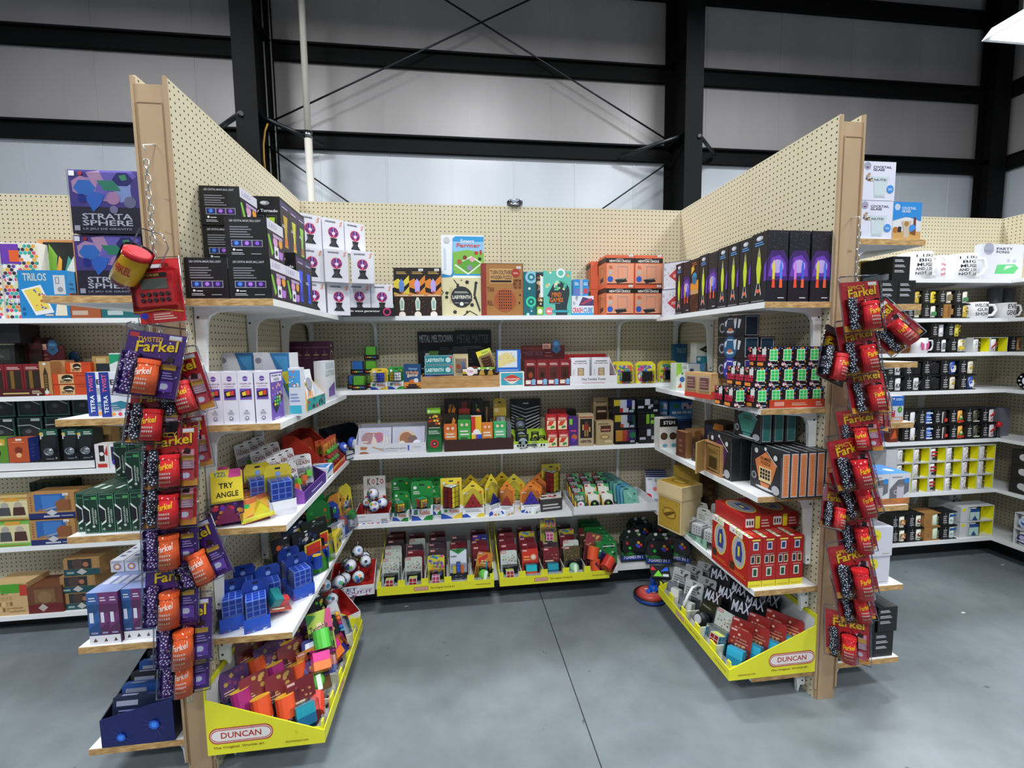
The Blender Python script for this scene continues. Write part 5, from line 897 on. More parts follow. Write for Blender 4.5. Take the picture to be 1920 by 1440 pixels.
for i in range(4):
    b = B(); b.carton(.1,.06,.09+.01*(i%2),['e2cc3a','e4e6ee','2448a8','d8883a'][i],'c .05 .1 .95 .9 12 .1 %d 2448a8 3a9a4a e4e6ee 1a1a22'%i); o = b.mk('leaning_puzzle_box', None, (.285-.01*i,-.62+.09*i,z+.002), (0,0,R(90-4*i))); tag(o, ORD[i]+' small mixed coloured puzzle box along the edge of the fourth shelf', 'box')
# ================= yellow toy trays =================
TRL, TRD = .67, .4
def big_tray(lab, loc, rz, lab_side):
    r = empty('yellow_counter_tray', loc, (0,0,R(rz))); tag(r, lab, 'display box', 'yellow toy counter trays on the bottom shelves')
    YL = 'e2e02a'; WH = 'dfe1e0'; L_, D_ = TRL, TRD; hf, hb = .05, .21; t = .004
    b = B(); b.box((0,0,0),(L_,t,hf),YL); b.art((0,0,0),(L_,0,0),(0,0,hf),'r .31 .28 .43 .74 b8402e;r .316 .34 .424 .68 e0c8c0;t DUNCAN .325 .38 .415 .64 b8302a;t The_Original._Worlds_#1. .45 .36 .66 .62 8a6a1a;t duncantoys.com .84 .4 .97 .6 8a6a1a'); b.mk('front_lip', r)
    b = B(); b.box((0,D_-t,0),(L_,D_,hb+.05),YL); b.art((0,D_-t,.01),(L_,0,0),(0,0,hb+.03),'r .01 .02 .99 .95 '+WH); b.mk('back_panel', r)
    for s_ in (0,1):
        x = 0 if s_ == 0 else L_-t
        b = B(); b.prism([(t,0),(D_-t,0),(D_-t,hb),(t,hf)],'x',x,x+t,YL)
        xi = x+t+.0004 if s_ == 0 else x-.0004; f = [(xi,t,.002),(xi,D_-t,.002),(xi,D_-t,hb-.006),(xi,t,hf-.004)]; b.q(f if s_ == 0 else f[::-1], WH)
        # logo plate on the outer side
        sp = [(.0,'')]
        O, U = ((-.0,D_,0),(0,-D_,0)) if s_ == 0 else ((L_,0,0),(0,D_,0))
        cx = .29 if s_ == 0 else .72
        def oval(c, gx_, gz_): return 'p %s '%c+' '.join('%g %g'%(u,v) for u,v in [(cx-.2+gx_+.07*math.cos(a)-.0+0, .34+(.145-gz_)*math.sin(a)) if math.cos(a)<0 else (cx+.2-gx_+.07*math.cos(a), .34+(.145-gz_)*math.sin(a)) for a in [q*math.pi/12 for q in range(24)]])
        art = oval('b5382c',0,0)+';'+oval('e6cfc8',.008,.02)+';'+oval('b5382c',.014,.034)+';'+oval('e8e2e0',.02,.048)+';t DUNCAN %g .29 %g .4 b5302a;t The_Original._Worlds_#1. %g .1 %g .15 8a5a1a;t duncantoys.com %g .08 %g .125 8a5a1a'%(cx-.17,cx+.17,cx-.24,cx+.2,(.66 if s_ == 0 else .1),(.86 if s_ == 0 else .3))
        b.art(O,U,(0,0,hb),art,.0006); b.mk('side_panel', r)
    b = B(); b.box((t,t,0),(L_-t,D_-t,.003),WH); b.mk('floor_panel', r)
    for i in range(6):
        x = t+(L_-2*t)*i/5
        b = B(); x0_, x1_ = max(t,x-.02), min(L_-t,x+.02)
        b.box((x0_,.006,.003),(x1_,.012,hf+.03),YL)
        b.box((max(t,x-.002),.012,.003),(min(L_-t,x+.002),D_-.01,hf+.012),YL if i in (0,5) else 'dfe1c8'); b.mk('compartment_flap', r)
    b = B()
    for i in range(5):
        x = t+(L_-2*t)*(i+.5)/5; b.q([(x-.045,.014,.004),(x+.045,.014,.004),(x+.045,.03,.05),(x-.045,.03,.05)][::1],WH)
        b.q([(x-.045,.014,.004),(x+.045,.014,.004),(x+.045,.03,.05),(x-.045,.03,.05)][::-1],WH)
    b.mk('compartment_pads', r)
    return r
ZT = .145
TM1 = big_tray('left of the two yellow toy trays under the back panel', (.437,-.413,ZM[4]+E_), 0, 0)
TM2 = big_tray('right of the two yellow toy trays under the back panel', (1.14,-.413,ZM[4]+E_), 0, 0)
TL = big_tray('yellow toy tray at the foot of the left divider', (.405,-1.325,ZLI[4]+E_), 90, 0)
TR = big_tray('yellow toy tray at the foot of the right divider', (2.034,-.6,ZRI[4]+E_), -90, 1)
DUN = 'r .04 .9 .34 .98 b03030;r .06 .915 .32 .965 e8c0b8'
def toy(b, k, w_):
    if k[0] == 'cube':
        s_ = .046; b.box((-s_/2,-s_-.004,.012),(s_/2,-.004,.012+s_),'e4e6d8'); b.art((-s_/2,-s_-.004,.012),(s_,0,0),(0,0,s_),'g .04 .04 .96 .96 2 2 .14 '+k[1]); b.art((s_/2,-s_-.004,.012),(0,s_,0),(0,0,s_),'g .04 .04 .96 .96 2 2 .14 '+k[3]); b.art((-s_/2,-.004,.012),(0,-s_,0),(0,0,s_),'g .04 .04 .96 .96 2 2 .14 '+k[3]); b.art((-s_/2,-s_-.004,.012+s_),(s_,0,0),(0,s_,0),'g .04 .04 .96 .96 2 2 .14 '+k[2])
    elif k[0] == 'ball':
        b.ball((0,-.03,.042),.032,k[1],12); b.box((-.009,-.0645,.015),(.009,-.058,.07),k[2])
    elif k[0] == 'drum': drum(b,(0,-.036,.012),.034,.075,k[1],k[2])
    elif k[0] == 'block':
        b.box((-.033,-.045,.01),(.033,-.004,.043),k[1]); b.box((-.033,-.045,.0435),(.033,-.004,.078),k[2])
    elif k[0] == 'yoyo': b.lathe([(.02,-.05),(.034,-.044),(.034,-.006),(.02,-.002)],k[1],18,(0,0,.045),'y'); b.lathe([(.022,-.054),(.022,-.049)],k[2],16,(0,0,.045),'y')
    elif k[0] == 'octa': b.box((-.012,-.04,.02),(.012,-.004,.095),'1c1c22'); b.art((-.012,-.04,.02),(.024,0,0),(0,0,.075),'r .1 .3 .9 .95 2a5ac8'); b.box((-.032,-.036,.035),(-.013,-.006,.075),'c8b02a'); b.box((.013,-.036,.035),(.032,-.006,.075),'c8602a')
    elif k[0] == 'stick':
        for i, c in enumerate(k[1:]): b.lathe([(.011,0),(.011,.02)],c,12,(0,-.02,.015+i*.021))
def tkind(name, card, art, k, w_=.1, h=.165, cat='toy'):
    r = empty(name); b = B(); b.prism([(-w_/2,0),(w_/2,0),(w_/2,h-.008),(w_/2-.008,h),(-w_/2+.008,h),(-w_/2,h-.008)],'y',0,.002,card); b.art((-w_/2,0,0),(w_,0,0),(0,0,h),art); b.mk('card', r)
    b = B(); toy(b,k,w_); b.mk(dict(cube='twisty_cube',ball='ball_toy',drum='drum_toy',block='prism_toy',yoyo='yoyo',octa='folding_toy',stick='bead_stick')[k[0]], r)
    b = B(); b.box((-w_*.46,-.056,.004),(w_*.46,-.0005,.084),'clear'); b.box((-w_/2-.002,-.003,-.001),(w_/2+.002,-.0008,h+.003),'clear'); b.mk('blister', r)
    return Kind(r, cat)
ill = DUN+';c .1 .5 .95 .86 22 .045 3 8a9a6a c8a87a 6a8a5a e8e8e0 a85a4a;n .1 .4 .7 .46 1 8a8a80'
TK = {
 'pale': (tkind('cube_toy_pack','d4d8c8',ill,('cube','a81c30','dce83a','2a9ac8')),'clear pack with a yellow-topped cube'),
 'red': (tkind('puzzle_toy_pack','7a1a22',DUN+';c .1 .45 .9 .85 14 .05 5 a8443a c88a4a 4a1016;n .1 .5 .6 .6 1 e8c8a0',('block','1c6a94g','2aa0b0g')),'dark red pack with teal prism'),
 'bright': (tkind('puzzle_toy_pack','d8341e',DUN+';e .7 .7 .18 e8b080;e .7 .7 .1 d8d8d8;n .1 .6 .5 .8 2 f0b060;r .2 .05 .8 .12 8a1a1a',('block','d8502a','2ac0c8g')),'bright red pack with teal prism'),
 'green': (tkind('ball_toy_pack','5a4a24',DUN+';c .05 .45 .95 .85 18 .05 8 8a7a3a 3a4a1c a88a3a 2a2a18',('ball','9ad8a0','e4f4e0')),'brown pack with pale green ball'),
 'orange': (tkind('ball_toy_pack','d88a2a',DUN+';p c8302a .1 .75 .6 .95 .7 .85 .2 .6;n .3 .6 .8 .75 2 e8e0a0;c .1 .4 .9 .7 10 .05 2 3a9a3a c8302a',('ball','6ad04a','e8f4e8')),'orange pack with bright green ball'),
 'rain': (tkind('cube_toy_pack','e8d83a','c 0 .3 1 1 36 .09 4 e84a9a 3ab84a 3a8ad8 f0a020 8a5ac8;t Tangle .12 .66 .88 .82 2a50b0',('cube','c83a7a','e85a9a','1c1c20')),'rainbow card pack with a pink cube'),
 'white': (tkind('folding_toy_pack','e2e4e6','p 2a8a3a 0 1 .5 .82 1 1 1 .97 1 1;r .42 .93 .58 .96 1a1a20;r 0 0 1 .18 16161c;n .3 .06 .7 .12 1 c8c8d0;n .15 .36 .8 .46 2 9a9aa4;t RUBIKS .06 .72 .4 .78 2a2a30',('octa',)),'tall white and green folding toy pack'),
 'grey': (tkind('puzzle_toy_pack','4a3438',DUN+';n .1 .6 .8 .84 3 a8a0a0;c .1 .4 .9 .6 10 .05 2 8a8a88 c8c0b8',('cube','3a8a4a','c8d0c8','a03030')),'grey and maroon pack with a green cube'),
 'blue': (tkind('drum_toy_pack','26307a','r .05 .55 .5 .95 5a3ab8;e .3 .75 .16 e8c83a;n .6 .6 .9 .9 4 c8c8e8;'+DUN,('drum','d8402e','e8ecf0')),'navy pack with a red drum toy'),
 'max': (tkind('yoyo_pack','121216','T MAX .08 .66 .9 .92 e8e8ee;n .1 .5 .6 .58 1 8a8a90',('yoyo','1b1c20','e8e8ee'),w_=.11,h=.2),'black lettered pack with white-ringed yoyo'),
 'dice': (tkind('domino_cube_pack','b9b9b2','r .4 .92 .6 .95 2a2a2a;n .1 .5 .8 .8 4 6a6a66;c .1 .5 .9 .9 10 .06 2 d8d8d0 3a3a38',('cube','e4e4de','e4e4de','dcdcd4')),'grey pack with a white spotted cube'),
 'teal': (tkind('gem_toy_pack','a8281e',DUN+';n .3 .4 .9 .8 5 c88a6a;c .1 .5 .9 .88 10 .06 4 e8c8a8 7a1a18 e8a03a',('block','1f8fb4g','35b4d4g'),w_=.095,h=.155),'red pack with a clear teal block'),
 'drum': (tkind('drum_toy_pack','8a2a2c','c .1 .5 .9 .95 10 .08 2 8a4a3a c8a04a;n .1 .5 .5 .6 2 e8c0a0',('drum','e0552a','f0b42a')),'maroon pack with orange drum toy'),
 'drump': (tkind('drum_toy_pack','5a2a6a','c .1 .5 .9 .95 10 .08 3 8a3a5a c8a04a;n .1 .5 .5 .6 2 e8c0a0',('drum','a82a78','f0c42a')),'purple pack with a magenta drum toy'),
 'stick': (tkind('bead_stick_pack','dcdcd8','n .1 .5 .8 .8 4 b0b0aa',('stick','3ab0d0','2a7ac8','c83a6a','e8702a','f0b03a'),w_=.06),'narrow clear pack with rainbow stick'),
 'clip': (tkind('ball_toy_pack','1c1c22','c .1 .4 .9 .9 10 .07 2 2a9ad8 d83a8a 5ac83a e8d02a',('ball','d82a7a','1c1c22')),'black pack with a pink ring toy'),
 'twist': (tkind('twistable_toy_pack','b8d03a','p d83a7a .6 .5 1 .4 1 1 .8 1;p 3a9a4a 0 .7 .4 .9 0 1;e .5 .6 .2 e8c8a0;T Twistable .08 .5 .8 .66 16161c;r .1 .1 .9 .3 6ac83a',('drum','5ac84a','e8e02a')),'lime Twistable pack with a face on it'),
 'hero': (tkind('colour_block_pack','232a86','c .1 .1 .5 .9 10 .08 2 e8703a e8c83a c83a5a;r .55 .2 .95 .5 e8792a;r .55 .52 .95 .8 d82a8a;p e8e8f0 .1 .7 .5 .8 .5 .95 .12 .9',('block','e8792a','d82a8a'),w_=.12,h=.15),'navy pack with orange magenta blocks'),
}
for k_ in TK.values(): pass
# clear teal material for gem packs
for c_ in TK['teal'][0].o.children:
    pass
def tput(T, k, col, row, lx, ly, lz, tip=-16, yaw=0, roll=0, nm=''):
    K_, d_ = TK[k]; a = T.rotation_euler.z; c, s = math.cos(a), math.sin(a)
    p = (T.location.x+lx*c-ly*s, T.location.y+lx*s+ly*c, T.location.z+lz)
    K_.at(p, d_+', '+row+', '+col+nm, (R(tip),R(roll),a+R(yaw)), group=None)
def CX(i): return .004+(TRL-.008)*(i+.5)/5
M1N = ' bay, left back tray'; M2N = ' bay, right back tray'
plan1 = [['pale','pale','pale','grey','red','red'],['pale','red','grey','pale','red'],['rain','grey','grey','grey','red'],['white','grey','red','grey'],['orange','red','red','blue','red']]
plan2 = [['pale','red','red','red','red'],['bright','red','red','rain','red'],['red','grey','red','blue','grey'],['green','pale','red','rain','grey'],['drum','grey','green','drum']]
for T, plan, nm in ((TM1,plan1,M1N),(TM2,plan2,M2N)):
    for i, colm in enumerate(plan):
        for j, k in enumerate(colm):
            y = .07+j*.058; up = .006+j*.012
            tput(T,k,ORD[i],['front row','second row','third row','fourth row','fifth row','back row'][j],CX(i)+(.004 if j%2 else -.004),y,up+(.03 if k == 'white' else 0),-14,yaw=(12 if k == 'orange' else 0),roll=(16 if k == 'orange' and T is TM1 else 0),nm=nm)
tput(TM1,'twist','fourth','top middle',CX(0)+.0,.3,.14,-10,nm=' compartments, left back tray') if False else None
# loose packs on top
r_ = TK['rain'][0]
r_.at((gx(1027,-.2,1020),-.22,.145+.175), 'rainbow card pack perched above the third compartment of the right back tray', (R(-8),0,0))
TK['drum'][0].at((gx(1108,-.33,1060),-.33,.145+.075), 'maroon pack with an orange drum toy leaning at the right end tray', (R(-20),R(10),R(-10)))
TK['blue'][0].at((gx(1125,-.4,1060),-.4,.145+.05), 'navy red and white pack lying tilted over the right end of the tray', (R(-35),R(52),0))
# right divider tray: local x = 0 is the far end
NR = ' bay, right divider tray'
for i, colm in enumerate([['dice','dice','dice','dice'],['dice','dice','max','dice'],['max','max','max','max'],['pale','max','max','max','max'],['teal','teal','teal','teal']]):
    for j, k in enumerate(colm):
        y = .08+j*(.072 if i < 4 else .082); lz = .006+j*.012
        tput(TR,k,ORD[i],['front row','second row','third row','fourth row','fifth row'][j],CX(i)-(.0 if i<4 else .0),y,lz,-18,yaw=35 if i in (0,1,4) else (20 if i == 3 else 10),nm=NR)
for j in range(3): tput(TR,'teal','fifth',['extra front','extra middle','extra rear'][j],CX(4)-.045,.12+j*.08,.02+j*.014,-18,yaw=35,nm=NR)
r_ = empty('bent_clip_toy', (2.09,-.82,.24), (0,R(30),R(20))); tag(r_, 'white bent plastic handle sticking out of the right divider tray', 'toy')
b = B(); b.tube([(0,0,-.06),(0,0,0),(.01,0,.05),(.04,0,.07)],.007,'dfe1e0',8); b.mk('handle', r_); b = B(); b.ball((0,0,-.066),.014,'2a2a30',8); b.mk('grip_end', r_)
# left divider tray: jumble
NL = ' bay, left divider tray'
for i, colm in enumerate([['red','drum','drum','drump'],['orange','drum','drump','drum'],['hero','drump','drump','clip'],['clip','clip','pale','clip'],['stick','clip','dice','clip']]):
    for j, k in enumerate(colm):
        y = .085+j*.078; lz = .012+j*.02+(.04 if i in (1,2) else .01)
        tput(TL,k,ORD[i],['front row','second row','third row','back row'][j],CX(i)+(.01 if j%2 else -.01),y,lz,-24,yaw=-58+i*5+j*4,nm=NL)
for k, x, y, z_, rot, lab in (('hero',.34,-1.13,.23,(R(-50),R(8),R(30)),'navy pack with orange and magenta blocks lying on top of the left divider tray heap'),('twist',.33,-1.04,.27,(R(-35),R(-6),R(20)),'lime Twistable pack with a face on top of the left divider tray heap'),('red',.03,-1.24,.16,(R(-15),0,R(55)),'red pack standing in the near divider corner of the left tray'),('pale',.2,-1.2,.17,(R(-60),R(10),R(10)),'clear cube pack lying flat at the near end of the left tray'),('grey',.3,-1.2,.15,(R(-65),R(-20),R(20)),'maroon pack lying low near the corner of the left tray'),('blue',.33,-1.26,.135,(R(-65),R(35),R(30)),'navy pack lying across the near front corner of the left tray'),('orange',.09,-1.22,.15,(R(-40),R(14),R(15)),'orange pack at the near end beside the divider in the left tray'),('hero',.36,-1.0,.2,(R(-30),R(-10),R(60)),'second navy block pack leaning behind the lying one in the left tray')):
    TK[k][0].at((x,y,z_), lab, rot)
for k_, (K_, d_) in TK.items():
    if not K_.used:
        for c_ in list(K_.o.children): bpy.data.objects.remove(c_)
        bpy.data.objects.remove(K_.o)
# ball tray in the corner, football boxes and controllers
z = ZM[4]
for i,(X0,Y0,rz,lab,F) in enumerate(((.17,-.41,6,'white and red ball counter box beside the left back tray','t LET .3 .56 .62 .86 2a4a7a;t THOUT-IT .2 .22 .94 .5 7a2a8a;n .7 .6 .95 .66 1 4a4a50;c .2 0 1 .14 8 .03 4 3a5ac8 2a2a6a c83a8a'),(.23,-.72,40,'second white and red ball counter box, turned, above the left tray end','n .1 .4 .8 .7 2 8a8c96'))):
    r_ = openbox('puzzle_ball_display',lab,(0,0,0),z if i == 0 else ZLI[4],0,.24,.06,.1,'dcdde2','c83434',F,'display box',X=X0,W_=.25 if i == 0 else .2,rz=rz)[0]; r_.location = (X0,Y0,(z if i == 0 else ZLI[4])+E_)
BL = [(.25,-.36,.06,'front left'),(.325,-.355,.06,'front right'),(.28,-.34,.125,'upper front'),(.35,-.27,.11,'middle right'),(.3,-.24,.16,'upper rear'),(.33,-.2,.1,'rear right'),(.24,-.25,.09,'rear left')]
for x,y,dz,lab in BL: puzzle_ball(lab+' puzzle ball heaped in the white and red box on the bottom shelf',(x,y,z+dz),.034,DOT,'puzzle balls heaped on the bottom shelf')
for i,(x,y,dz) in enumerate(((.25,-.63,.12),(.2,-.56,.16),(.16,-.62,.12),(.27,-.55,.17))): puzzle_ball(ORD[i]+' bagged puzzle ball heaped at the far end of the left tray',(x,y,ZLI[4]+dz),.034,DOT,'bagged puzzle balls at the far end of the left tray')
fb = K('sports_toy_box','box',.13,.035,.19,'1c7a38','c .05 .35 .95 .95 16 .09 2 e4ece4 1a2a20 2a9a4a;p e4e6e6 0 0 1 0 1 .3 .6 .22 0 .3;e .3 .12 .09 d8a03a;e .7 .12 .08 c84a3a;n .3 .86 .9 .92 1 d8e8d8','green and white sports toy boxes beside the right back tray')
for j in range(7): fb.at((gx(1117,-.36,1030)+.012-j*.006,-.36+j*.045,z+E_+j*.006), ORD[j]+' from the front of the green and white sports toy boxes', (R(-8),0,0))
def controller(lab, p, rz, blk='1c1d21'):
    r = empty('game_controller_pack', p, (R(-14),0,R(rz))); tag(r, lab, 'toy', 'controller shaped puzzle packs in the bottom right corner')
    b = B(); b.prism([(-.08,0),(.08,0),(.085,.15),(.05,.19),(-.05,.19),(-.085,.15)],'y',0,.003,'10241a'); b.art((-.08,0,0),(.16,0,0),(0,0,.19),'c .1 .7 .9 1 10 .06 2 8ac83a d8dce0 2a2c30;r .02 .02 .98 .2 1f3f9a;t 7GAMES_IN_1 .1 .06 .9 .16 e8e8f0;p 2a9a3a .0 .2 .6 .2 .4 .3 0 .3'); b.mk('card', r)
    b = B(); b.prism([(-.065,.05),(-.03,.062),(.03,.062),(.065,.05),(.078,.08),(.07,.125),(.045,.145),(-.045,.145),(-.07,.125),(-.078,.08)],'y',-.03,-.001,blk); b.mk('controller', r)
    b = B()
    for x,y_,c in ((-.03,.085,'2ad83a'),(.03,.115,'e8b02a'),(.045,.1,'e84a2a'),(.03,.09,'6a3ad8'),(.02,.1,'2a6ae8'),(-.045,.115,'c8302a')): b.lathe([(.009,-.036),(.009,-.03)],c,10,(x,0,y_),'y')
    b.mk('buttons', r)
    b = B(); b.box((-.08,-.045,.04),(.08,-.0005,.155),'clear'); b.mk('blister', r)
for i,(px,Y,rz,dz) in enumerate(((1188,-.26,0,.02),(1236,-.33,-14,.02),(1200,-.16,0,.06),(1250,-.22,-14,.07),(1270,-.35,-40,.04))):
    controller(['left front','right front','left rear','right rear','corner'][i]+' controller shaped puzzle pack in the bottom right corner',(gx(px,Y,1030),Y,z+dz),rz)
b = B(); b.carton(.11,.02,.08,'14181c','p 7ad83a .1 .1 .6 .1 .4 .6;p 2a6ae8 .5 .5 .95 .6 .9 .95;p d8302a 0 .6 .3 .6 .1 .95;r .6 .1 .9 .3 d8dce0'); o = b.mk('flat_toy_pack', None, (2.03,-.52,.19), (R(-60),0,R(-15))); tag(o, 'black and green toy pack tipped over at the far end of the right tray', 'toy')
# balance board toy on the floor
c_ = at(1219,1122,'z',0); r_ = empty('spinning_floor_toy', (c_.x,c_.y,0)); tag(r_, 'round red and blue hover toy lying on the floor by the right tray', 'toy')
b = B(); b.lathe([(.085,0),(.098,.012),(.1,.028),(.094,.034)],'1c3f9a',28,cols=['16181e','2448a8','16181e']); b.mk('base_ring', r_)
b = B(); b.lathe([(.09,.034),(.06,.05),(.02,.054)],'c83a3a',28,cols=['c8483e','d8605a']); b.art((-.06,-.06,.052),(.12,0,0),(0,.12,0),'e .35 .6 .1 e8b8a0;e .6 .3 .1 e8e8f0;p e8c8a0 .2 .3 .4 .2 .5 .4',.004); b.mk('printed_disc', r_)
b = B(); b.lathe([(.028,.05),(.03,.07),(.018,.09)],'1f62d8',14,(.02,0,0)); b.tube([(.02,0,.09),(.015,.01,.12),(.03,.015,.15),(.045,.0,.165)],.014,'1f62d8',10); b.tube([(.02,-.01,.06),(.05,-.03,.075),(.075,-.03,.045)],.012,'1f62d8',8); b.tube([(.0,-.01,.06),(-.03,-.03,.065)],.012,'1f62d8',8); b.mk('blue_figure', r_)
# ================= right divider, aisle face =================
z = ZRI[0]; XR = W-.285
k1 = 'r 0 0 1 1 16131f;c 0 .7 1 1 40 .008 3 b8b8c8 6a6a7a;p 3a1f66 0 .3 1 .3 1 .6 .8 .72 .2 .72 0 .6;p 6a3ab0 .05 .36 .95 .36 .9 .55 .6 .66 .2 .62;e .5 .5 .3 b8a0d8;p %s .26 .32 .38 .32 .38 .5 .32 .6 .26 .5;p e84a2a .24 .2 .4 .2 .38 .32 .26 .32;p %s .62 .32 .74 .32 .74 .5 .68 .6 .62 .5;p e8603a .6 .2 .76 .2 .74 .32 .62 .32;c 0 .66 1 .98 36 .006 5 e8e8f0;n .55 .05 .85 .08 1 c8c8d0'
k2 = 'r 0 0 1 1 16161c;e .5 .92 .22 a8acb8 .035;e .45 .925 .14 d8dce4 .022;n .22 .82 .78 .885 2 5a9ae0;p %s .42 .28 .58 .28 .66 .5 .56 .72 .5 .8 .44 .72 .34 .5;p 8a8a94 .44 .66 .56 .66 .5 .8;p d8d8e0 .34 .1 .44 .28 .42 .28 .3 .12;p d8d8e0 .66 .1 .56 .28 .58 .28 .7 .12;e .5 .17 .12 e8603a .03;p 6a3ab0 .85 .3 1 .3 1 .6 .85 .5;n .1 .02 .9 .05 1 8a8a94'
hr = gz(1457,433,-1.24)-z; wr_ = gx(1478,-1.25,500)-gx(1438,-1.25,500)
ka = K('rocket_lamp_box','box',wr_-.004,.095,hr,'16141c',k1%('d8d02a','4a7ae8'),'tall black and purple rocket lamp boxes on the right top shelf',L=k2%'c8d83a')
kb2 = K('rocket_lamp_box','box',wr_-.004,.095,hr,'16141c',k1%('c87ad8','3a5ad8'),'tall black and purple rocket lamp boxes on the right top shelf',L=k2%'c8d83a')
xs_ = [gx(1438,-1.25,500), gx(1479,-1.25,500), gx(1521,-1.25,500)]
for i in range(3): (kb2 if i == 1 else ka).at((xs_[i],-1.25,z+E_), ['left','middle','right'][i]+' of the three rocket lamp boxes facing the end of the right shelf')
ka2 = K('rocket_lamp_box','box',wr_-.004,.078,hr*.985,'16141c',k1%('d8d02a','4a7ae8'),'tall black and purple rocket lamp boxes on the right top shelf',L=k2%'c8d83a')
kc = K('rocket_lamp_box','box',wr_-.004,.078,hr*.97,'16141c',k1%('d8d02a','4a7ae8'),'tall black and purple rocket lamp boxes on the right top shelf',L=(k1%('e8c83a','3a6ae8')))
for i in range(8):
    y0 = -1.152+i*.082
    if i == 5:
        b = B(); b.carton(wr_-.004,.078,hr*.97,'2a1c14',L='r 0 0 1 .34 3a1c12;c 0 .0 1 .34 30 .05 3 6a3a1c 8a4a2a;r 0 .34 1 .42 c89a6a;p e0902a .0 .42 1 .42 1 .6 0 .55;e .5 .66 .3 3a8ab0;e .5 .6 .28 2a6a90;p d8b03a .1 .72 .5 .8 .4 .88 .1 .85;n .2 .88 .8 .95 2 b85a3a'); o = b.mk('coffee_lamp_box', None, (xs_[0],y0,z+E_)); tag(o, 'brown and blue printed lamp box among the rocket lamp boxes', 'box'); continue
    (kc if i in (3,6) else ka2).at((xs_[0]+.001,y0,z+E_), 'rocket lamp box at the shelf edge, '+ORD[i]+' behind the end one')
for i in range(3): ka2.at((xs_[0]+.11,-1.152+i*.082,z+E_), 'rocket lamp box of the inner row, '+ORD[i]+' behind the middle end one')
wb = 'f 0 0 1 1 .02 4a4a5a;c .02 .04 .98 .96 44 .035 6 b8b6c4 a0a0b4 c8b8bc;p d8d6de .5 .22 .82 .5 .5 .78 .18 .5;p b83238 .5 .26 .78 .5 .5 .74 .22 .5;n .38 .44 .62 .56 2 e8c8c8'
kg = K('party_game_box','box',.16,.075,.16,'d4d2dc',wb,'white patterned boxes with a red diamond in the right corner',sc='1f3358')
for j, (x,y,dz) in enumerate(((2.185,-.335,0),(2.2,-.32,.161),(2.25,-.24,0),(2.255,-.24,.161))):
    kg.at((x-.03,y+.005,z+E_+dz), ['front lower','front upper','rear lower','rear upper'][j]+' white patterned box with a red diamond in the right corner', -48)
for j in range(4):
    b = B(); b.carton(.075,.06,.3-.01*j,'1f3a6a','p 8ab8e0 .3 .8 .7 .8 .5 1;r .1 .1 .9 .7 24457c'); o = b.mk('navy_rocket_box', None, (2.315+.0*j,-.93+.11*j+.22,z+E_)); tag(o, ORD[j]+' from the near end of the navy boxes behind the rocket lamp boxes', 'box', 'navy boxes behind the rocket lamp boxes')
# ---------- second shelf ----------
z = ZRI[1]
s_ = (gx(1545,-1.25,740)-gx(1443,-1.25,740))/4; hq = .083
cf = 'r 0 0 1 1 141216;c 0 0 1 1 46 .055 2 d83a3a e8e8e8 e8b03a 3a6ad8;r .2 .3 .8 .88 d4f0d8;g .23 .33 .77 .85 2 3 .14 2ec85a;e .18 .12 .1 e8c8c8;n .34 .08 .8 .16 1 c8c8cc'
cl = 'r 0 0 1 1 141216;c 0 .75 1 1 10 .06 2 d83a3a e8e8e8 e8b03a;e .2 .9 .14 b8485a;r .55 .5 .95 .92 d8d8d8;g .05 .28 .95 .62 3 2 .12 b81c3c;r .08 .05 .7 .22 e8903a'
kq = K('small_cube_box','box',s_-.001,s_-.001,hq-.0008,'141216',cf,'confetti printed cube puzzle boxes in three tiers on the right second shelf',L=cl)
xr = gx(1545,-1.25,740)
for tier,(nx,off,y0,ny) in enumerate(((5,0,-1.248,3),(5,0,-1.236,3),(4,0,-1.226,3))):
    for j in range(ny):
        for i in range(nx):
            lab = ['bottom','middle','top'][tier]+' tier confetti cube box, '+['nearest','second','third'][j]+' row, '+ORD[i]+' from the divider'
            kq.at((xr-s_*(i+1)-.001,y0+j*s_,z+.003+tier*hq), lab)
for j in range(2): kq.at((xr-s_*6-.004,-1.2+j*s_*1.2,z+E_), 'lone bottom tier confetti cube box at the shelf edge, '+['nearer','farther'][j]+' one')
x0 = xr-s_*4; b = B(); b.box((0,0,0),(s_*4,.003,.034),'c8401e'); b.box((0,.003,0),(s_*4,.16,.002),'c8401e'); b.art((0,0,0),(s_*4,0,0),(0,0,.034),'r .08 .25 .26 .75 e8a090;n .4 .3 .68 .7 2 e8c0a8;n .84 .2 .96 .8 3 e8d8c8')
o = b.mk('red_counter_tray', None, (x0,-1.253,z+E_)); tag(o, 'low orange red counter tray under the confetti cube boxes', 'tray')
carf = lambda c: 'r 0 0 1 1 17181d;e .18 .45 .12 8a8e98;e .18 .45 .08 17181d;e .5 .5 .26 %s;e .5 .25 .14 c8ccd4 .08;e .5 .34 .09 c8703a .08;p c8ccd4 .62 .85 .75 .9 .7 .4 .66 .4;p c8ccd4 .8 .85 .9 .8 .84 .4 .78 .4;n .4 .84 .6 .95 1 d8dce4;p c8ccd4 .3 .75 .4 .85 .34 .5 .3 .5'%c
kcar = [K('model_box','box',.2,.07,.095,'2b2d36',carf(c),'dark picture boxes with navy ends on the right second shelf',Rr='r .06 .05 .94 .95 %s;f .06 .05 .94 .95 .04 b8bcc8'%d_) for c,d_ in (('1f5a82','1a3a52'),('25303f','16323f'),('2a2f9a','2b2f8c'))]
Xc = gx(1360,-.98,640)
for lv,(kx,n,py0) in enumerate(((2,4,-.92),(0,2,-.9),(1,1,-.88))):
    for j in range(n):
        kcar[kx].at((Xc+.0+j*.075+lv*.012,py0,z+.104+E_+lv*.097), 'dark picture box, '+['lowest','middle','top'][lv]+' level of its pile, '+ORD[j]+' from the aisle', -90)
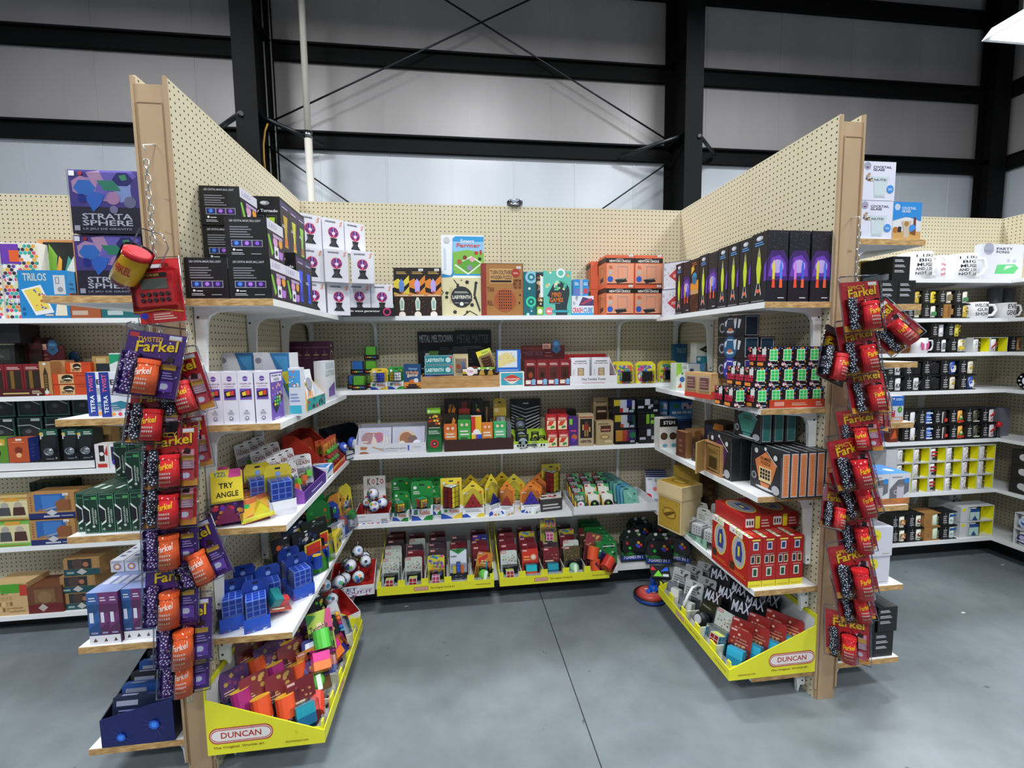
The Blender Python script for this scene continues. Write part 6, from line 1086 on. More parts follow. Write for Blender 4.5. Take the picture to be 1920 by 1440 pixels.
for j in range(3):
    b = B(); b.carton(.19,.08,.102,'c8a878','n .1 .3 .9 .7 3 a8885c'); o = b.mk('plain_carton', None, (Xc+.03+j*.082,-.91,z+E_), (0,0,R(-90))); tag(o, ORD[j]+' from the aisle of the plain tan cartons under the dark picture boxes', 'box', 'plain tan cartons under the dark picture boxes')
for i,(px,lab) in enumerate(((1320,'left wooden frame box with red base near the shelf edge'),(1345,'right wooden frame box with red base near the shelf edge'))):
    Yp = -.84-.1*i; b = B(); b.carton(.085,.07,.125,'c8a06c','r .1 .3 .9 .88 d8c0a0;r .18 .36 .82 .82 9a5a4a;n .2 .45 .8 .75 3 d8b0a0;r .0 .02 1 .2 c83a2e',Rr='r 0 0 1 .3 c83a2e;r .1 .35 .9 .9 d8b07c'); o = b.mk('wooden_toy_box', None, (gx(px-24,Yp,720)+.01,Yp+.08,z+E_), (0,0,R(-75))); tag(o, lab, 'box'); 
    b = B(); b.box((.008,-.003,.03),(.077,-.001,.112),'clear'); b.mk('window', o)
r_ = empty('clear_toy_box', (gx(1350,-1.06,725),-1.04,z+E_), (0,0,R(-80))); tag(r_, 'clear plastic box of coloured toys beside the confetti cube boxes', 'toy')
b = B(); b.box((0,0,0),(.08,.07,.095),'clear'); b.mk('clear_case', r_)
b = B(); b.ball((.02,.03,.025),.018,'e0552a',8); b.ball((.05,.03,.03),.018,'3a7ac8',8); b.ball((.04,.03,.06),.016,'4ab04a',8); b.box((.01,.05,.01),(.07,.055,.09),'d8d4cc'); b.mk('toys', r_)
P1('science_kit_box','white and lime science kit box beside the corner rainbow pack','box',(1268,1290,681),z,-.5,.07,'dfe3dc','p 9ad04a 0 .5 .5 .7 .4 1 0 1;e .5 .4 .22 3a6ab0;e .5 .62 .1 5aa83a;p c8602a .1 .1 .5 .1 .4 .3;n .55 .8 .95 .9 2 9a9aa0',L='r 0 0 1 1 c8d4c8')
P1('science_kit_box','white box with three dark pictures beside the lime science kit','box',(1290,1312,683),z,-.52,.06,'d4d8dc','g .1 .1 .5 .85 1 4 .2 3a4a6a 2a6a4a 6a3a3a;n .55 .2 .9 .8 5 a8acb4')
P1('gift_set_box','light blue box with a green dot, behind the wooden frame boxes','box',(1290,1322,667),z+.05,-.42,.08,'4f94d0','e .55 .45 .25 8ac83a .2;e .55 .45 .12 1a3a5a .1;n .1 .8 .7 .9 1 c8e0f0',h=.1)
P1('gift_set_box','plain blue support box at the back of the right second shelf','box',(1288,1324,700),z,-.42,.08,'3a6a9a','',h=.049)
P1('stem_puzzle_box','white and teal box with a black diamond at the back of the right second shelf','box',(1306,1346,634),z+.151,-.4,.07,'d8dad4','r 0 0 1 .35 2a8a98;p 1c1d20 .1 .68 .5 .5 .95 .68 .5 .88;n .35 .65 .65 .72 1 d8d8d8;e .12 .2 .08 d8e8e8',h=.12) 
P1('trilos_box','dark teal TRILOS box at the back of the right second shelf','box',(1264,1304,645),z,-.12,.04,'1d5c88','t TRILOS .08 .78 .55 .9 8ab0c8;r .6 .4 .95 .85 b8c4cc;n .1 .1 .5 .3 2 5a8ab0')
# ---------- third shelf ----------
z = ZRI[2]
x_ = [1465,1482,1498,1513,1529,1545,1562]
Yn = -1.3; hn = gz(1505,848,Yn)-z; wn = (gx(1562,Yn,900)-gx(1465,Yn,900))/6
npz = 'f 0 0 1 1 .01 8a8c94;r 0 .9 1 1 2a2b30;p d8804a .5 .9 .85 .66 .72 .28 .28 .28 .15 .66;p d8d8d0 .5 .93 .53 .93 .88 .66 .85 .66;t NUMBER .34 .7 .68 .78 3a2a1a;t PUZZLE .36 .61 .66 .68 3a2a1a;r .3 .22 .7 .55 e8c890;g .33 .28 .67 .52 4 3 .2 2a2a2a;p d8804a .4 .08 .6 .08 .66 .2 .34 .2;e .5 .08 .3 d0d2d6 .03;e .85 .14 .12 b8bac0 .1;e .14 .3 .09 8a8c94;e .14 .3 .05 3a3b40;e .2 .88 .06 d8dade;e .82 .84 .06 d8dade;e .5 .97 .04 e4e6ea'
ko = K('number_puzzle_box','box',.19,wn-.0015,hn,'26272c',npz,'dark number puzzle boxes with orange spines at the right shelf end',Rr='r .1 .03 .9 .97 b8b9bf;r .18 .05 .82 .95 d08050;n .46 .1 .54 .9 14 9a5a34',T='r 0 .8 1 1 a8aab0')
xa = gx(1465,Yn,900)
for i in range(6): ko.at((xa+i*wn,Yn+.19,z+E_), ORD[i]+' from the left of the orange spined number puzzle boxes', -90)
pz = npz.replace('d8804a','4a2458').replace('t NUMBER .34 .7 .68 .78 3a2a1a','n .34 .7 .66 .78 1 c8a070').replace('e8c890','c8a070')
for i in range(2):
    b = B(); b.carton(.19,.045,.2,'202126',pz,T='r 0 .7 1 1 5a5c64'); o = b.mk('magic_puzzle_box', None, (xa-.055+i*.048,-.86,z+E_), (0,0,R(-90))); tag(o, ['nearer the aisle','nearer the divider'][i]+': dark puzzle box with a purple disc behind the number puzzle boxes', 'box')
tz = npz.replace('d8804a','3f8f84').replace('t NUMBER .34 .7 .68 .78 3a2a1a','n .34 .7 .66 .78 1 1f5a52').replace('e8c890','4a9a8e').replace('2a2a2a','3f8f84')
for i in range(3):
    b = B(); b.carton(.19,.05,.15,'1f2024',tz,Rr='r .1 .04 .9 .96 8a9a98;r .16 .07 .84 .93 2c6c66',T='r .0 .8 1 1 5a5c64'); o = b.mk('teal_puzzle_box', None, (xa-.0+i*.058,-.98,z+.202+E_), (0,0,R(-90))); tag(o, ORD[i]+' from the aisle of the teal spined puzzle boxes stacked above the row', 'box', 'dark puzzle boxes with teal spines on the right third shelf')
for i in range(4):
    b = B(); b.carton(.19,.05,.2,'202126',pz); o = b.mk('dark_puzzle_box', None, (xa+.04+i*.053,-.86-.1+.0,z+E_), (0,0,R(-90))) if False else None
for i in range(3):
    b = B(); b.carton(.22,.05,.2,'1d1e22'); o = b.mk('dark_puzzle_box', None, (xa+.046+i*.053,-.86+.0,z+E_), (0,0,R(-90))); tag(o, ORD[i]+' from the aisle of the plain dark puzzle boxes under the teal ones', 'box', 'plain dark puzzle boxes under the teal ones')
b = B(); b.carton(.16,.12,.2,'241414','r .05 .35 .5 .9 2a3048;e .3 .55 .14 c89878 .1;r .5 .3 .95 .8 3a2018;r .05 .1 .95 .25 8a2018;p c87a3a .4 .8 .9 .8 .9 .98 .5 .98;r .7 .4 .8 .7 c8902a'); o = b.mk('board_game_box', None, (gx(1352,-.72,800),-.56,z+E_), (0,0,R(-80))); tag(o, 'dark board game box with a small figure picture behind the open wooden box', 'box')
r_ = empty('open_wooden_box', (gx(1362,-.98,870)-.035,-.99,z+E_), (0,0,0)); tag(r_, 'light wooden box standing open on the right third shelf', 'box')
b = B(); h_ = .155; b.box((0,.0,0),(.055,.008,h_),'c08f5e'); b.box((0,.14,0),(.055,.148,h_),'c08f5e'); b.box((.047,.008,0),(.055,.14,h_),'8a6840'); b.box((0,.008,h_-.008),(.047,.14,h_),'c08f5e'); b.box((0,.008,0),(.047,.14,.008),'c08f5e'); b.mk('box_body', r_)
b = B(); b.box((.006,.02,.015),(.044,.13,h_-.015),'8f7440'); b.art((.006,.13,.015),(0,-.11,0),(0,0,h_-.03),'n .15 .7 .8 .85 2 5a4420;r .2 .1 .8 .55 4a3a1c;f .04 .04 .96 .96 .03 b89a5a'); b.mk('inlay', r_)
b = B(); b.T = Matrix.Translation((0,.148,0)) @ Matrix.Rotation(R(128),4,'Z'); b.box((-.006,-.0,0),(.0,.1,h_),'b08f58'); b.T = None; b.mk('open_lid', r_)
for i,(Yk,xx) in enumerate(((-.5,0),(-.46,.075),(-.44,.15))):
    b = B(); b.carton(.085,.04,.145,'9d6f45' if i else '5a3020','n .2 .3 .8 .5 2 7a5432' if i else 'n .3 .2 .7 .8 3 8a5a40',sc='a87a4c',tc='a97c50'); o = b.mk('kraft_game_box', None, (gx(1270,-.56,800)+xx+.005,Yk-.04,z+E_), (0,0,R(-82))); tag(o, ORD[i]+' from the aisle of the kraft brown boxes on the right third shelf', 'box', 'kraft brown boxes on the right third shelf')
b = B(); b.carton(.12,.09,.09,'3a2a20','n .1 .3 .9 .8 4 6a5040'); o = b.mk('dark_tin_box', None, (gx(1318,-.74,860)-.02,-.66,z+E_), (0,0,R(-80))); tag(o, 'small dark box between the kraft boxes and the open wooden box', 'box')
P1('stem_toy_box','white STEM box with two round windows in the right corner','box',(1237,1270,785),z,-.36,.1,'d8d4cc','r 0 .72 1 1 17171a;t STEM .2 .8 .85 .92 e8e8e8;e .25 .4 .2 17130f;e .25 .4 .16 5a3c22;e .75 .4 .2 17130f;e .75 .4 .16 4a3220;e .3 .08 .14 5a9ab0 .06;e .8 .08 .14 5a9ab0 .06')
for i,(a,b_) in enumerate(((1236,1252),(1253,1302))):
    P1('blue_science_box',['narrow blue box left of the picture box above the STEM box','blue picture box of science toys standing above the STEM box'][i],'box',(a,b_,752),z+.135,-.22+.02*i,.12,'1c4c8a','r .05 .1 .95 .95 3a84c8;e .3 .75 .12 3a9a4a .1;r .5 .6 .9 .9 d8d0dc;c .5 .6 .9 .9 5 .06 2 c83a3a 2a3a8a;g .12 .35 .9 .5 4 1 .2 d8e4ec;n .1 .12 .8 .28 2 8ac0e8',L='r 0 0 1 1 16407a',Rr='r 0 0 1 1 10284a')
P1('blue_science_box','plain dark blue box holding up the blue picture boxes','box',(1237,1302,790),z,-.2,.13,'12264a','',h=.134)
# ---------- fourth shelf ----------
z = ZRI[3]
rx = gx(1405,-1.24,1050); rw = (gx(1508,-1.24,1050)-rx)/4; rh = gz(1417,1010,-1.24)-z
rf = 'r 0 0 1 .13 e6d82a;n .1 .02 .9 .1 1 c8b820;n .1 .135 .9 .15 1 2a1a1a;g .28 .74 .72 .92 1 1 .1 c8ccd8;g .36 .77 .64 .89 1 1 .1 2a3a6a;r .14 .48 .46 .64 b8bcb8;r .2 .5 .4 .62 24242c;r .54 .48 .86 .64 c8b890;r .6 .5 .8 .62 3a2a1a;r .28 .22 .68 .4 c8d4c8;r .36 .24 .6 .37 1a4a2a;n .2 .66 .8 .7 1 8a8a90;n .2 .43 .8 .46 1 d8a0a0;r .2 .94 .8 .97 e8d85a'
rl = 'r 0 0 1 1 b01c1a;e .5 .58 .36 e8c83a .34;e .5 .58 .33 a8aab0 .31;p 2a3f86 .36 .4 .66 .4 .7 .6 .6 .82 .42 .78 .34 .6;r .46 .5 .56 .7 d8c83a;n .1 .1 .9 .18 2 d8702a;r .06 .14 .3 .3 3a2a1a;r 0 .9 .7 1 e4dcd8;c .05 .9 .65 1 6 .04 3 6ac83a e8c83a 2a3a8a'
krd = K('toy_tool_box','box',rw-.002,.135,rh,'a81a18',rf,'red boxed toys with yellow bottoms on the right fourth shelf',L=rl,T='r 0 0 .3 1 e4dcd8;e .6 .5 .3 c8483a .3;n .1 .1 .28 .9 4 6ac83a')
for j in range(2):
    for i in range(4):
        krd.at((rx+i*rw,-1.235+j*.137,z+E_), 'standing red toy box with yellow bottom, '+['near','far'][j]+' row, '+ORD[i]+' from the aisle')
kt = K('toy_tool_box','box',.135,.21,.065,'a81a18','r .1 .2 .4 .8 e4dcd8;g .12 .25 .38 .75 3 1 .4 2a2a2a;r .44 .1 .6 .95 e8d82a;n .66 .2 .95 .8 3 d8c0b8','red boxed toys with yellow bottoms on the right fourth shelf',T='e .5 .55 .4 e8c83a .4;e .5 .55 .37 8e9096 .37;p 2a3f86 .4 .35 .62 .3 .66 .7 .44 .75;r .46 .45 .56 .6 d8c83a',Rr='g .2 .2 .9 .85 3 2 .3 b8bcc8 3a4a5a 8a5a3a')
kt.at((rx+.02,-1.16,z+rh+2*E_), 'red toy box lying flat on the standing red ones, near the aisle')
kt.at((rx+.02+.14,-1.15,z+rh+2*E_), 'red toy box lying flat on the standing red ones, nearer the divider')
kt.at((rx+.0,-.94,z+rh-.02), 'red toy box lying flat farther along behind the first', (R(2),0,R(6))) if False else None
# wooden crate box
r_ = empty('wooden_game_crate', (gx(1243,-.6,940)-.0,-.54,z+E_), (0,0,R(-70))); tag(r_, 'pale wooden game crate with gold lettered panels and a lid', 'box')
b = B(); b.carton(.17,.15,.19,'cdb888','r .06 .06 .94 .94 b08f30;e .5 .52 .3 8a6a1c .18;e .5 .52 .24 b99a3c .13;p 5a3f12 .24 .44 .4 .4 .6 .5 .78 .62 .6 .6 .4 .52;c .1 .08 .9 .94 22 .025 8 8a6a1c c8a848;f .06 .06 .94 .94 .012 8a6a2a',Rr='r .04 0 .96 1 d6c294'); b.mk('crate_body', r_)
b = B(); b.T = Matrix.Translation((-.005,-.005,.192)); b.carton(.18,.16,.075,'d2be90','n .1 .1 .9 .16 1 c0aa78',T='r .05 .05 .95 .95 a8862a;e .5 .5 .3 7a5c18 .2;e .5 .5 .22 b5953a .14;c .06 .06 .94 .94 30 .02 9 7a5c18 c0a040'); b.T = None; b.mk('crate_lid', r_)
b = B(); b.carton(.17,.05,.3,'b09030','p 5a3f12 .2 .6 .5 .66 .8 .78 .5 .74;c .02 .02 .98 .98 40 .03 5 8a6a1c c8a848',sc='8a7a50'); o = b.mk('gold_game_box', None, (gx(1287,-.5,900)-.01,-.36,z+E_), (0,0,R(-60))); tag(o, 'gold lettered game box standing behind the pale wooden crate', 'box')
P1('brown_game_box','brown box beside the gold lettered box on the right fourth shelf','box',(1322,1342,885),z,-.52,.06,'5a4430','n .2 .3 .8 .8 4 7a6248')
def dicecard(lab, p, rot):
    r = empty('dice_puzzle_card', p, rot); tag(r, lab, 'puzzle', 'white spotted cube puzzle cards on the right fourth shelf')
    b = B(); b.prism([(-.04,0),(.04,0),(.04,.14),(.03,.155),(-.03,.155),(-.04,.14)],'y',.02,.022,'c6c7c3'); b.art((-.04,.02,0),(.08,0,0),(0,0,.155),'r .36 .9 .64 .94 2a2a2a;c .1 .4 .9 .85 12 .05 3 8a8c88 e4e4e0;n .15 .6 .7 .8 3 8e908c'); b.mk('card', r)
    b = B(); b.box((-.028,-.036,.02),(.028,.018,.075),'dcdcd6'); g = 'c .06 .06 .94 .94 16 .05 4 4a4a4a 3a3a3a;g 0 0 1 1 3 3 .02 e2e2dc;g .1 .1 .9 .9 3 3 .66 3c3c3e'; b.art((-.028,-.036,.02),(.056,0,0),(0,0,.055),g); b.art((.028,-.036,.02),(0,.054,0),(0,0,.055),g); b.art((-.028,.018,.02),(0,-.054,0),(0,0,.055),g); b.art((-.028,-.036,.075),(.056,0,0),(0,.054,0),g); b.mk('spotted_cube', r)
    b = B(); b.box((-.038,-.045,.004),(.038,.019,.085),'clear'); b.mk('blister', r)
for i,(x,y) in enumerate(((2.185,-.76),(2.2,-.85),(2.205,-.94),(2.29,-.72),(2.3,-.81),(2.31,-.9),(2.22,-.67),(2.37,-.78))):
    dicecard(ORD[i]+' white spotted cube puzzle card between the crate and the red toy boxes',(x,y,z+.012),(R(-6),0,R(-62+i*3%9)))
b = B(); b.prism([(0,0),(.2,0),(.2,.05),(0,.012)],'y',0,.003,'8ab8a0'); o = b.mk('green_card_tray_side', None, (2.15,-.68,z+E_), (0,0,R(-90))); tag(o, 'pale green counter tray edge along the spotted cube cards', 'tray')
# ================= far side of the left divider =================
def PX(name, lab, cat, px, z_, Y, d, c, F='', py=None, **k):
    """like P1 but the row used for the columns is given"""
    py = py or px[2]+20; x0 = gx(px[0],Y,py); x1 = gx(px[1],Y,py); h = k.pop('h',None) or gz((px[0]+px[1])/2,px[2],Y)-z_
    grp = k.pop('group',None); rz = k.pop('rz',0); stk = k.pop('stk',None)
    b = B(); b.carton(x1-x0, d, h, c, F, **k); o = b.mk(name, None, (x0,Y,z_+.0006), (0,0,R(rz)))
    if stk: sticker(o, x1-x0, h, (x1-x0)*stk[0], h*stk[1])
    return tag(o, lab, cat, grp)
z = ZLO[0]
ss = 'r 0 0 1 1 2a2338;r 0 .42 1 1 5a4aa0;c 0 .5 1 1 10 .16 3 b8a0e0 8a7ad8 e0b0d0 a8c0f0;p 3f8ae0 .06 .72 .14 .84 .3 .84 .38 .72 .3 .6 .14 .6;p 2f2a80 .62 .86 .7 .97 .84 .97 .92 .86 .84 .76 .7 .76;p 3aa07a .4 .84 .64 .84 .74 .68 .5 .68;p 4fb87a .72 .92 .82 .94 .84 .86 .76 .84;p 3a80e0 .22 .56 .34 .66 .5 .62 .44 .46 .32 .34;p 2a3aa0 .12 .62 .2 .62 .24 .54 .2 .48 .12 .5;e .62 .56 .1 d0a0c8;e .86 .5 .09 8a8aa8;e .62 .38 .06 9a90b8;t STRATA .16 .22 .88 .315 dcdce8;t SPHERE .16 .12 .88 .21 dcdce8;t LE_JEU_DE_GRAVITE .16 .045 .86 .085 b8b8c8;r .04 .04 .12 .12 8a8a98;r .02 .9 .1 .98 e8e8f0;e .18 .94 .03 a82a3a'
for i,(px,zz,Yy) in enumerate(((( 141,267,441),z,-1.25),((131,262,320),z+.0,-1.262))):
    hb_ = gz(204,441,-1.25)-z
    if i: zz = z+hb_+.002
    o = PX('marble_game_box',['lower','upper'][i]+' purple and blue hexagon marble game box stacked beside the left divider','box',px,zz,Yy,.09,'241f30',ss,h=hb_-.002 if i == 0 else gz(196,320,-1.262)-zz,py=480-110*i,group='purple and blue hexagon marble game boxes')
    w_ = o.dimensions.x; hh_ = o.dimensions.z
    b = B(); b.box((-.002,-.0032,-.0),(gx(px[1],Yy,480)-gx(px[0],Yy,480)+.002,-.002,(hb_ if i == 0 else gz(196,320,-1.262)-zz)-.002),'shrink'); b.mk('shrink_wrap', o)
z = ZLO[1]
tt = 'r 0 0 1 1 dfe2ea;e .14 .93 .07 2a9a9a;e .6 .93 .05 c83a5a;e .8 .93 .05 2a2a60;t TETRA .1 .72 .85 .84 26262e;n .1 .5 .8 .66 4 9a9aa6;p 2f7f96 .2 .3 .5 .36 .7 .3 .7 .2 .3 .16;p c83a6a .62 .26 .9 .26 .85 .12 .6 .12;n .1 .14 .5 .3 3 a8a8b4;e .14 .06 .05 2a9a8a;e .3 .06 .05 e8a03a;e .46 .06 .05 d83a5a;e .62 .06 .05 2a2a60'
for i,(a,c,Yy) in enumerate(((163,235,-1.2),(188,262,-1.235))):
    PX('twist_game_box',['left','right'][i]+' white twisty tile game box with a blue spine on the left outer shelf','box',(a,c,698),z,Yy,.04,'dfe2ea',tt,py=730,group='white tile game boxes with blue spines')
    x0 = gx(a,Yy,730); b = B(); hh_ = gz(200,698,Yy)-z; b.box((0,-.0022,0),(.03,-.001,hh_),'22388f'); b.art((0,-.0022,0),(.03,0,0),(0,0,hh_),'v TETRA .3 .08 .75 .48 e8ecf4;v TWIST .3 .55 .75 .95 e0608a'); o_ = [o for o in COL.objects if o.name.startswith('twist_game_box')][-1]; b.mk('blue_spine', o_)
z = ZLO[2]
gf = 'r 0 0 1 1 0c2f22;f .03 .015 .97 .985 .03 5f9a80;r .55 .86 .9 .93 4a9a5a;n .1 .86 .45 .92 1 3a7a58;r .0 .3 .34 .66 14161a;p d8dcd8 0 .72 .04 .74 .42 .6 .42 .56 .02 .68;p d8dcd8 .38 .58 .42 .58 .42 .3 .38 .3;p d8dcd8 .42 .34 .42 .28 .1 .2 .08 .24;v HANAYAMA .56 .24 .68 .66 b8c8bc;v CAST_PUZZLE .74 .24 .84 .6 c8d4c8;e .62 .18 .1 b8c8bc;e .24 .1 .1 8a9a90'
wg = (gx(275,-1.24,960)-gx(157,-1.24,960))/4
kgn = K('metal_puzzle_case','box',wg-.002,.17,gz(210,925,-1.24)-z,'0d3024',gf,'dark green metal puzzle boxes beside the left divider',T='f .05 .02 .95 .98 .04 4a8a70;r .3 .35 .6 .6 c8d8d0',L='r .1 .1 .9 .9 123a2a')
hg = gz(210,925,-1.24)-z
for i in range(5): kgn.at((gx(157,-1.24,960)+(i-1)*wg+(0 if i else .012),-1.24+(.02 if i == 0 else 0),z+E_), ORD[i]+' from the left of the dark green puzzle boxes in the lower row')
for i in range(2): kgn.at((gx(240,-1.22,900)+i*wg-.0,-1.225,z+hg+2*E_), ['left','right'][i]+' dark green puzzle box standing on the lower row, front')
for i in range(2): kgn.at((gx(223,-1.03,890)+i*wg,-1.045,z+hg+2*E_), ['left','right'][i]+' dark green puzzle box standing on the lower row, set back')
for i in range(4): kgn.at((gx(157,-1.24,960)+(i)*wg,-1.06,z+E_), ORD[i]+' from the left of the dark green puzzle boxes in the hidden rear row')
z = ZLO[3]
def spn(c, c2): return 'r 0 0 1 1 %s;r 0 .78 1 1 %s;p %s 0 .5 1 .65 1 .45 0 .3;n .2 .84 .8 .94 2 c8c8d8;r .15 .42 .5 .62 d0d4e4;r 0 0 1 .17 dcdce4;p 4a3a34 .3 .04 .5 .12 .7 .05;n .2 .2 .8 .28 1 8a8ab0'%(c,c2,c2)
hs = gz(240,1108,-1.25)-z
for i,(a,b_,c) in enumerate(((165,187,0),(187,205,1),(205,224,1),(231,249,0),(249,268,1),(268,285,0),(285,300,0))):
    cc = [('1f4678','2f5a98'),('50264e','6a3268')][c]
    PX('strategy_game_box',ORD[i]+' from the left of the blue and purple spined game boxes','box',(a,b_,1108),z,-1.25+(.012 if i > 2 else 0),.2,cc[0],spn(*cc),py=1160,h=hs,group='blue and purple spined game boxes on the left outer shelf',T='r 0 0 1 1 8a9ac8;r .2 .3 .8 .6 d8dcec')
for i in range(3):
    PX('white_game_box',['left','middle','right'][i]+' white game box lying on top of the spined boxes','box',(207+i*27,232+i*27,1050),z+hs+.002,-1.1,.17,'d6dae4','e .5 .45 .3 8a6ac8;e .5 .45 .24 e0a04a;e .5 .45 .14 e8e8f0;n .1 .85 .8 .95 1 b0b4c0',py=1058,h=.045,group='white game boxes lying on the spined boxes',T='n .2 .2 .6 .8 3 6a6a90')
z = ZLO[4]
x0 = gx(190,-1.26,1380); x1 = gx(328,-1.26,1370)
r_ = empty('navy_counter_box', (x0,-1.262,z+E_)); tag(r_, 'navy counter box printed with glowing nerve shapes at the foot of the left divider', 'display box')
w_ = x1-x0; b = B(); b.prism([(0,0),(w_,0),(w_,.165),(0,.105)],'y',0,.004,'101c5a'); 
b.art((0,0,0),(w_,0,0),(0,0,.165),''+';'.join('p 2450b8 %g %g %g %g %g %g'%(cx,cy,cx+.25*math.cos(a)*.8,max(.03,min(.6,cy+.4*math.sin(a))),cx+.004,cy+.015) for cx,cy in ((.28,.22),(.74,.44)) for a in (.3,.8,1.1,1.6,1.9,2.6,3.1,3.5,4.2,4.8,5.2,5.9))+';e .28 .22 .06 1f5ad0;e .28 .22 .035 3a8ae8;e .74 .44 .07 1f5ad0;e .74 .44 .04 3a90f0'); b.mk('front_panel', r_)
b = B(); b.box((0,.26,0),(w_,.264,.3),'0a0c14'); b.mk('back_panel', r_)
b = B(); b.prism([(.004,0),(.26,0),(.26,.3),(.15,.3),(.004,.165)],'x',w_-.004,w_,'0c1020'); b.mk('side_panel', r_)
b = B(); b.prism([(.004,0),(.26,0),(.26,.2),(.004,.105)],'x',0,.004,'0c1020'); b.mk('side_panel', r_)
b = B(); b.lathe([(.075,.0),(.075,.004)],'1a2a8a',24,(w_*.4,.2,.33),'y'); b.art((w_*.4-.07,.1995,.26),(.14,0,0),(0,0,.14),'c .1 .1 .9 .9 30 .04 6 2a4ae0 6a2a6a 3a7ae0'); b.mk('round_topper', r_)
for i in range(5):
    b = B(); b.carton(w_-.03,.03,.15+.012*i,['14203a','1a4a90','16181f','1f4a90','141620'][i],'r .06 .8 .4 .92 8a90a8;n .1 .6 .8 .75 2 6a7aa8;c .4 .05 .95 .5 8 .06 %d c83a3a 3a8ae0 e8c83a 7a2a2a'%i,T='r .1 .3 .35 .7 8a90a8;n .5 .2 .9 .8 2 3a4a78'); o = b.mk('brain_game_box', None, (x0+.015,-1.245+i*.045,z+.004), (R(-12),0,0)); tag(o, ORD[i]+' from the front of the dark game boxes in the navy counter box', 'box', 'dark game boxes in the navy counter box')
# ================= left bay, back panel =================
z = ZLB[0]; Yb = -.27
hx = 'H 0 0 1 1 9 e8e8e8 d8486a 3a9a7a 2a2a40 e8a83a 5a4aa8 3ab0a8 e07a3a 3a3a3a d8e0b0'
for i,(a,b_,Yy) in enumerate(((-60,2,-.27),(3,76,-.26))):
    PX('hexagon_game_box',['half visible hexagon patterned game box at the left photo edge','hexagon patterned game box lettered CUBE behind the blue box'][i],'box',(a,b_,455 if i else 452),z,Yy,.06,'e4dcd4',hx+';r 0 .72 .5 .98 6a3aa8;r .25 .75 .5 .9 e0602a;t CUBE .1 .48 .75 .56 e8e8f4;t CUBE .1 .2 .7 .27 d8d0f0',py=520)
PX('wood_window_box','orange framed box with a green window behind the blue TRILOS box','box',(77,146,450),z,-.2,.07,'c98a52','r .14 .3 .95 .97 1c1f1a;p 7ab03a .14 .4 .3 .95 .5 .8 .4 .4;p e8a83a .3 .35 .5 .35 .62 .75 .55 .8;p 4a9a8a .55 .4 .7 .4 .95 .7 .8 .8;p d8dcd0 .7 .6 .95 .6 .95 .8;e .5 .2 .26 3a2c20 .07;n .3 .17 .7 .23 1 8a7050',py=520)
PX('trilos_box','bright blue TRILOS game box at the front of the left bay top shelf','box',(36,128,507),z,-.283,.05,'2384c4','t TRILOS .1 .78 .58 .94 c8ccc0;p e8e8ea .05 .6 .45 .7 .68 .12 .3 .06;p e8d05a .1 .58 .42 .65 .6 .2 .3 .14;c .2 .2 .55 .6 12 .03 5 2a4ab8 c85a3a 3a6ac8;r .72 .5 .96 .9 c8ccd0;f .76 .72 .84 .86 .015 6a7078;e .85 .6 .06 8a9098;p e8e0c8 .7 .05 .95 .05 .95 .35 .75 .3;n .5 .05 .66 .12 1 e8c8b0;e .07 .2 .03 1a5a98;e .07 .1 .03 1a5a98',py=550,Rr='r 0 0 1 1 1f78b4;n .2 .6 .8 .8 2 0f4a7a')
PX('wood_puzzle_tray_box','brown wood puzzle box with a diamond label on the left bay top shelf','box',(129,188,560),z,-.28,.08,'a85a34','r .1 .6 .7 1 5a3020;r .7 .5 1 1 c89050;p d8ccc4 .28 .62 .4 .78 .52 .62 .4 .46;r .1 .12 .6 .3 c8b0a0',py=575,h=.13)
PX('wood_puzzle_tray_box','teal wood puzzle box with a diamond label on the left bay top shelf','box',(190,262,565),z,-.28,.08,'1f6a70','r 0 .7 1 1 b08a5a;p d8dcdc .28 .62 .42 .82 .56 .62 .42 .42;r .16 .12 .56 .3 b8c8c8;p e4e4e4 .1 .7 .2 .85 .3 .7',py=580,h=.13)
z = ZLB[1]
PX('black_game_case','black slanted game case at the top left of the second shelf','box',(-60,38,612),z+.28,-.22,.12,'1a1b1f','n .3 .4 .7 .6 2 08080a;f .02 .05 .98 .95 .02 2c2e34',py=640,h=.1)
PX('dark_game_box','dark green box under the black slanted case','box',(-60,26,640),z+.17,-.2,.12,'1c211f','r .1 .2 .9 .8 2a302c;p 4a4c48 .3 .3 .8 .35 .6 .6',py=650,h=.1)
PX('dark_game_box','plain dark box supporting the dark green box','box',(-60,50,660),z,-.18,.12,'2a1416','',py=680,h=.168)
for i in range(2): PX('dark_magic_box',['left','right'][i]+' dark burgundy box behind the magic box display','box',(28+24*i,50+28*i,633),z,-.14,.08,'3a1418','r .1 .2 .9 .7 2a2018;r .1 .8 .9 .95 5a2a30',py=650,group='dark burgundy boxes behind the magic display')
x0, w_, h1 = magic_display('burgundy magic box display at the left edge of the second shelf', (-30,76), z, -.283, 650, 684)
for i in range(3):
    b = B(); s_ = w_/3; b.carton(s_-.003,.12,h1*.96,'7a1c22','r .1 .2 .9 .8 2c2018;r .3 .2 .5 .8 7a5a20;n .15 .84 .85 .94 2 d8b8b0'); o = b.mk('magic_box', None, (x0+i*s_,-.28,z+.006)); tag(o, ORD[i]+' from the left of the dark red boxes in the left bay magic display', 'box', 'dark red boxes in the left bay magic display')
b = B(); b.box((0,0,0),(w_+.01,.003,.04),'4a1418'); b.art((0,0,0),(w_+.01,0,0),(0,0,.04),'n .3 .3 .75 .7 1 c8b070;n .8 .3 .97 .8 3 d8c8a0;e .9 .2 .02 d8d0d0'); o = b.mk('printed_tray_front', None, (x0-.003,-.289,z+E_)); tag(o, 'burgundy printed tray front at the foot of the left bay magic display', 'tray')
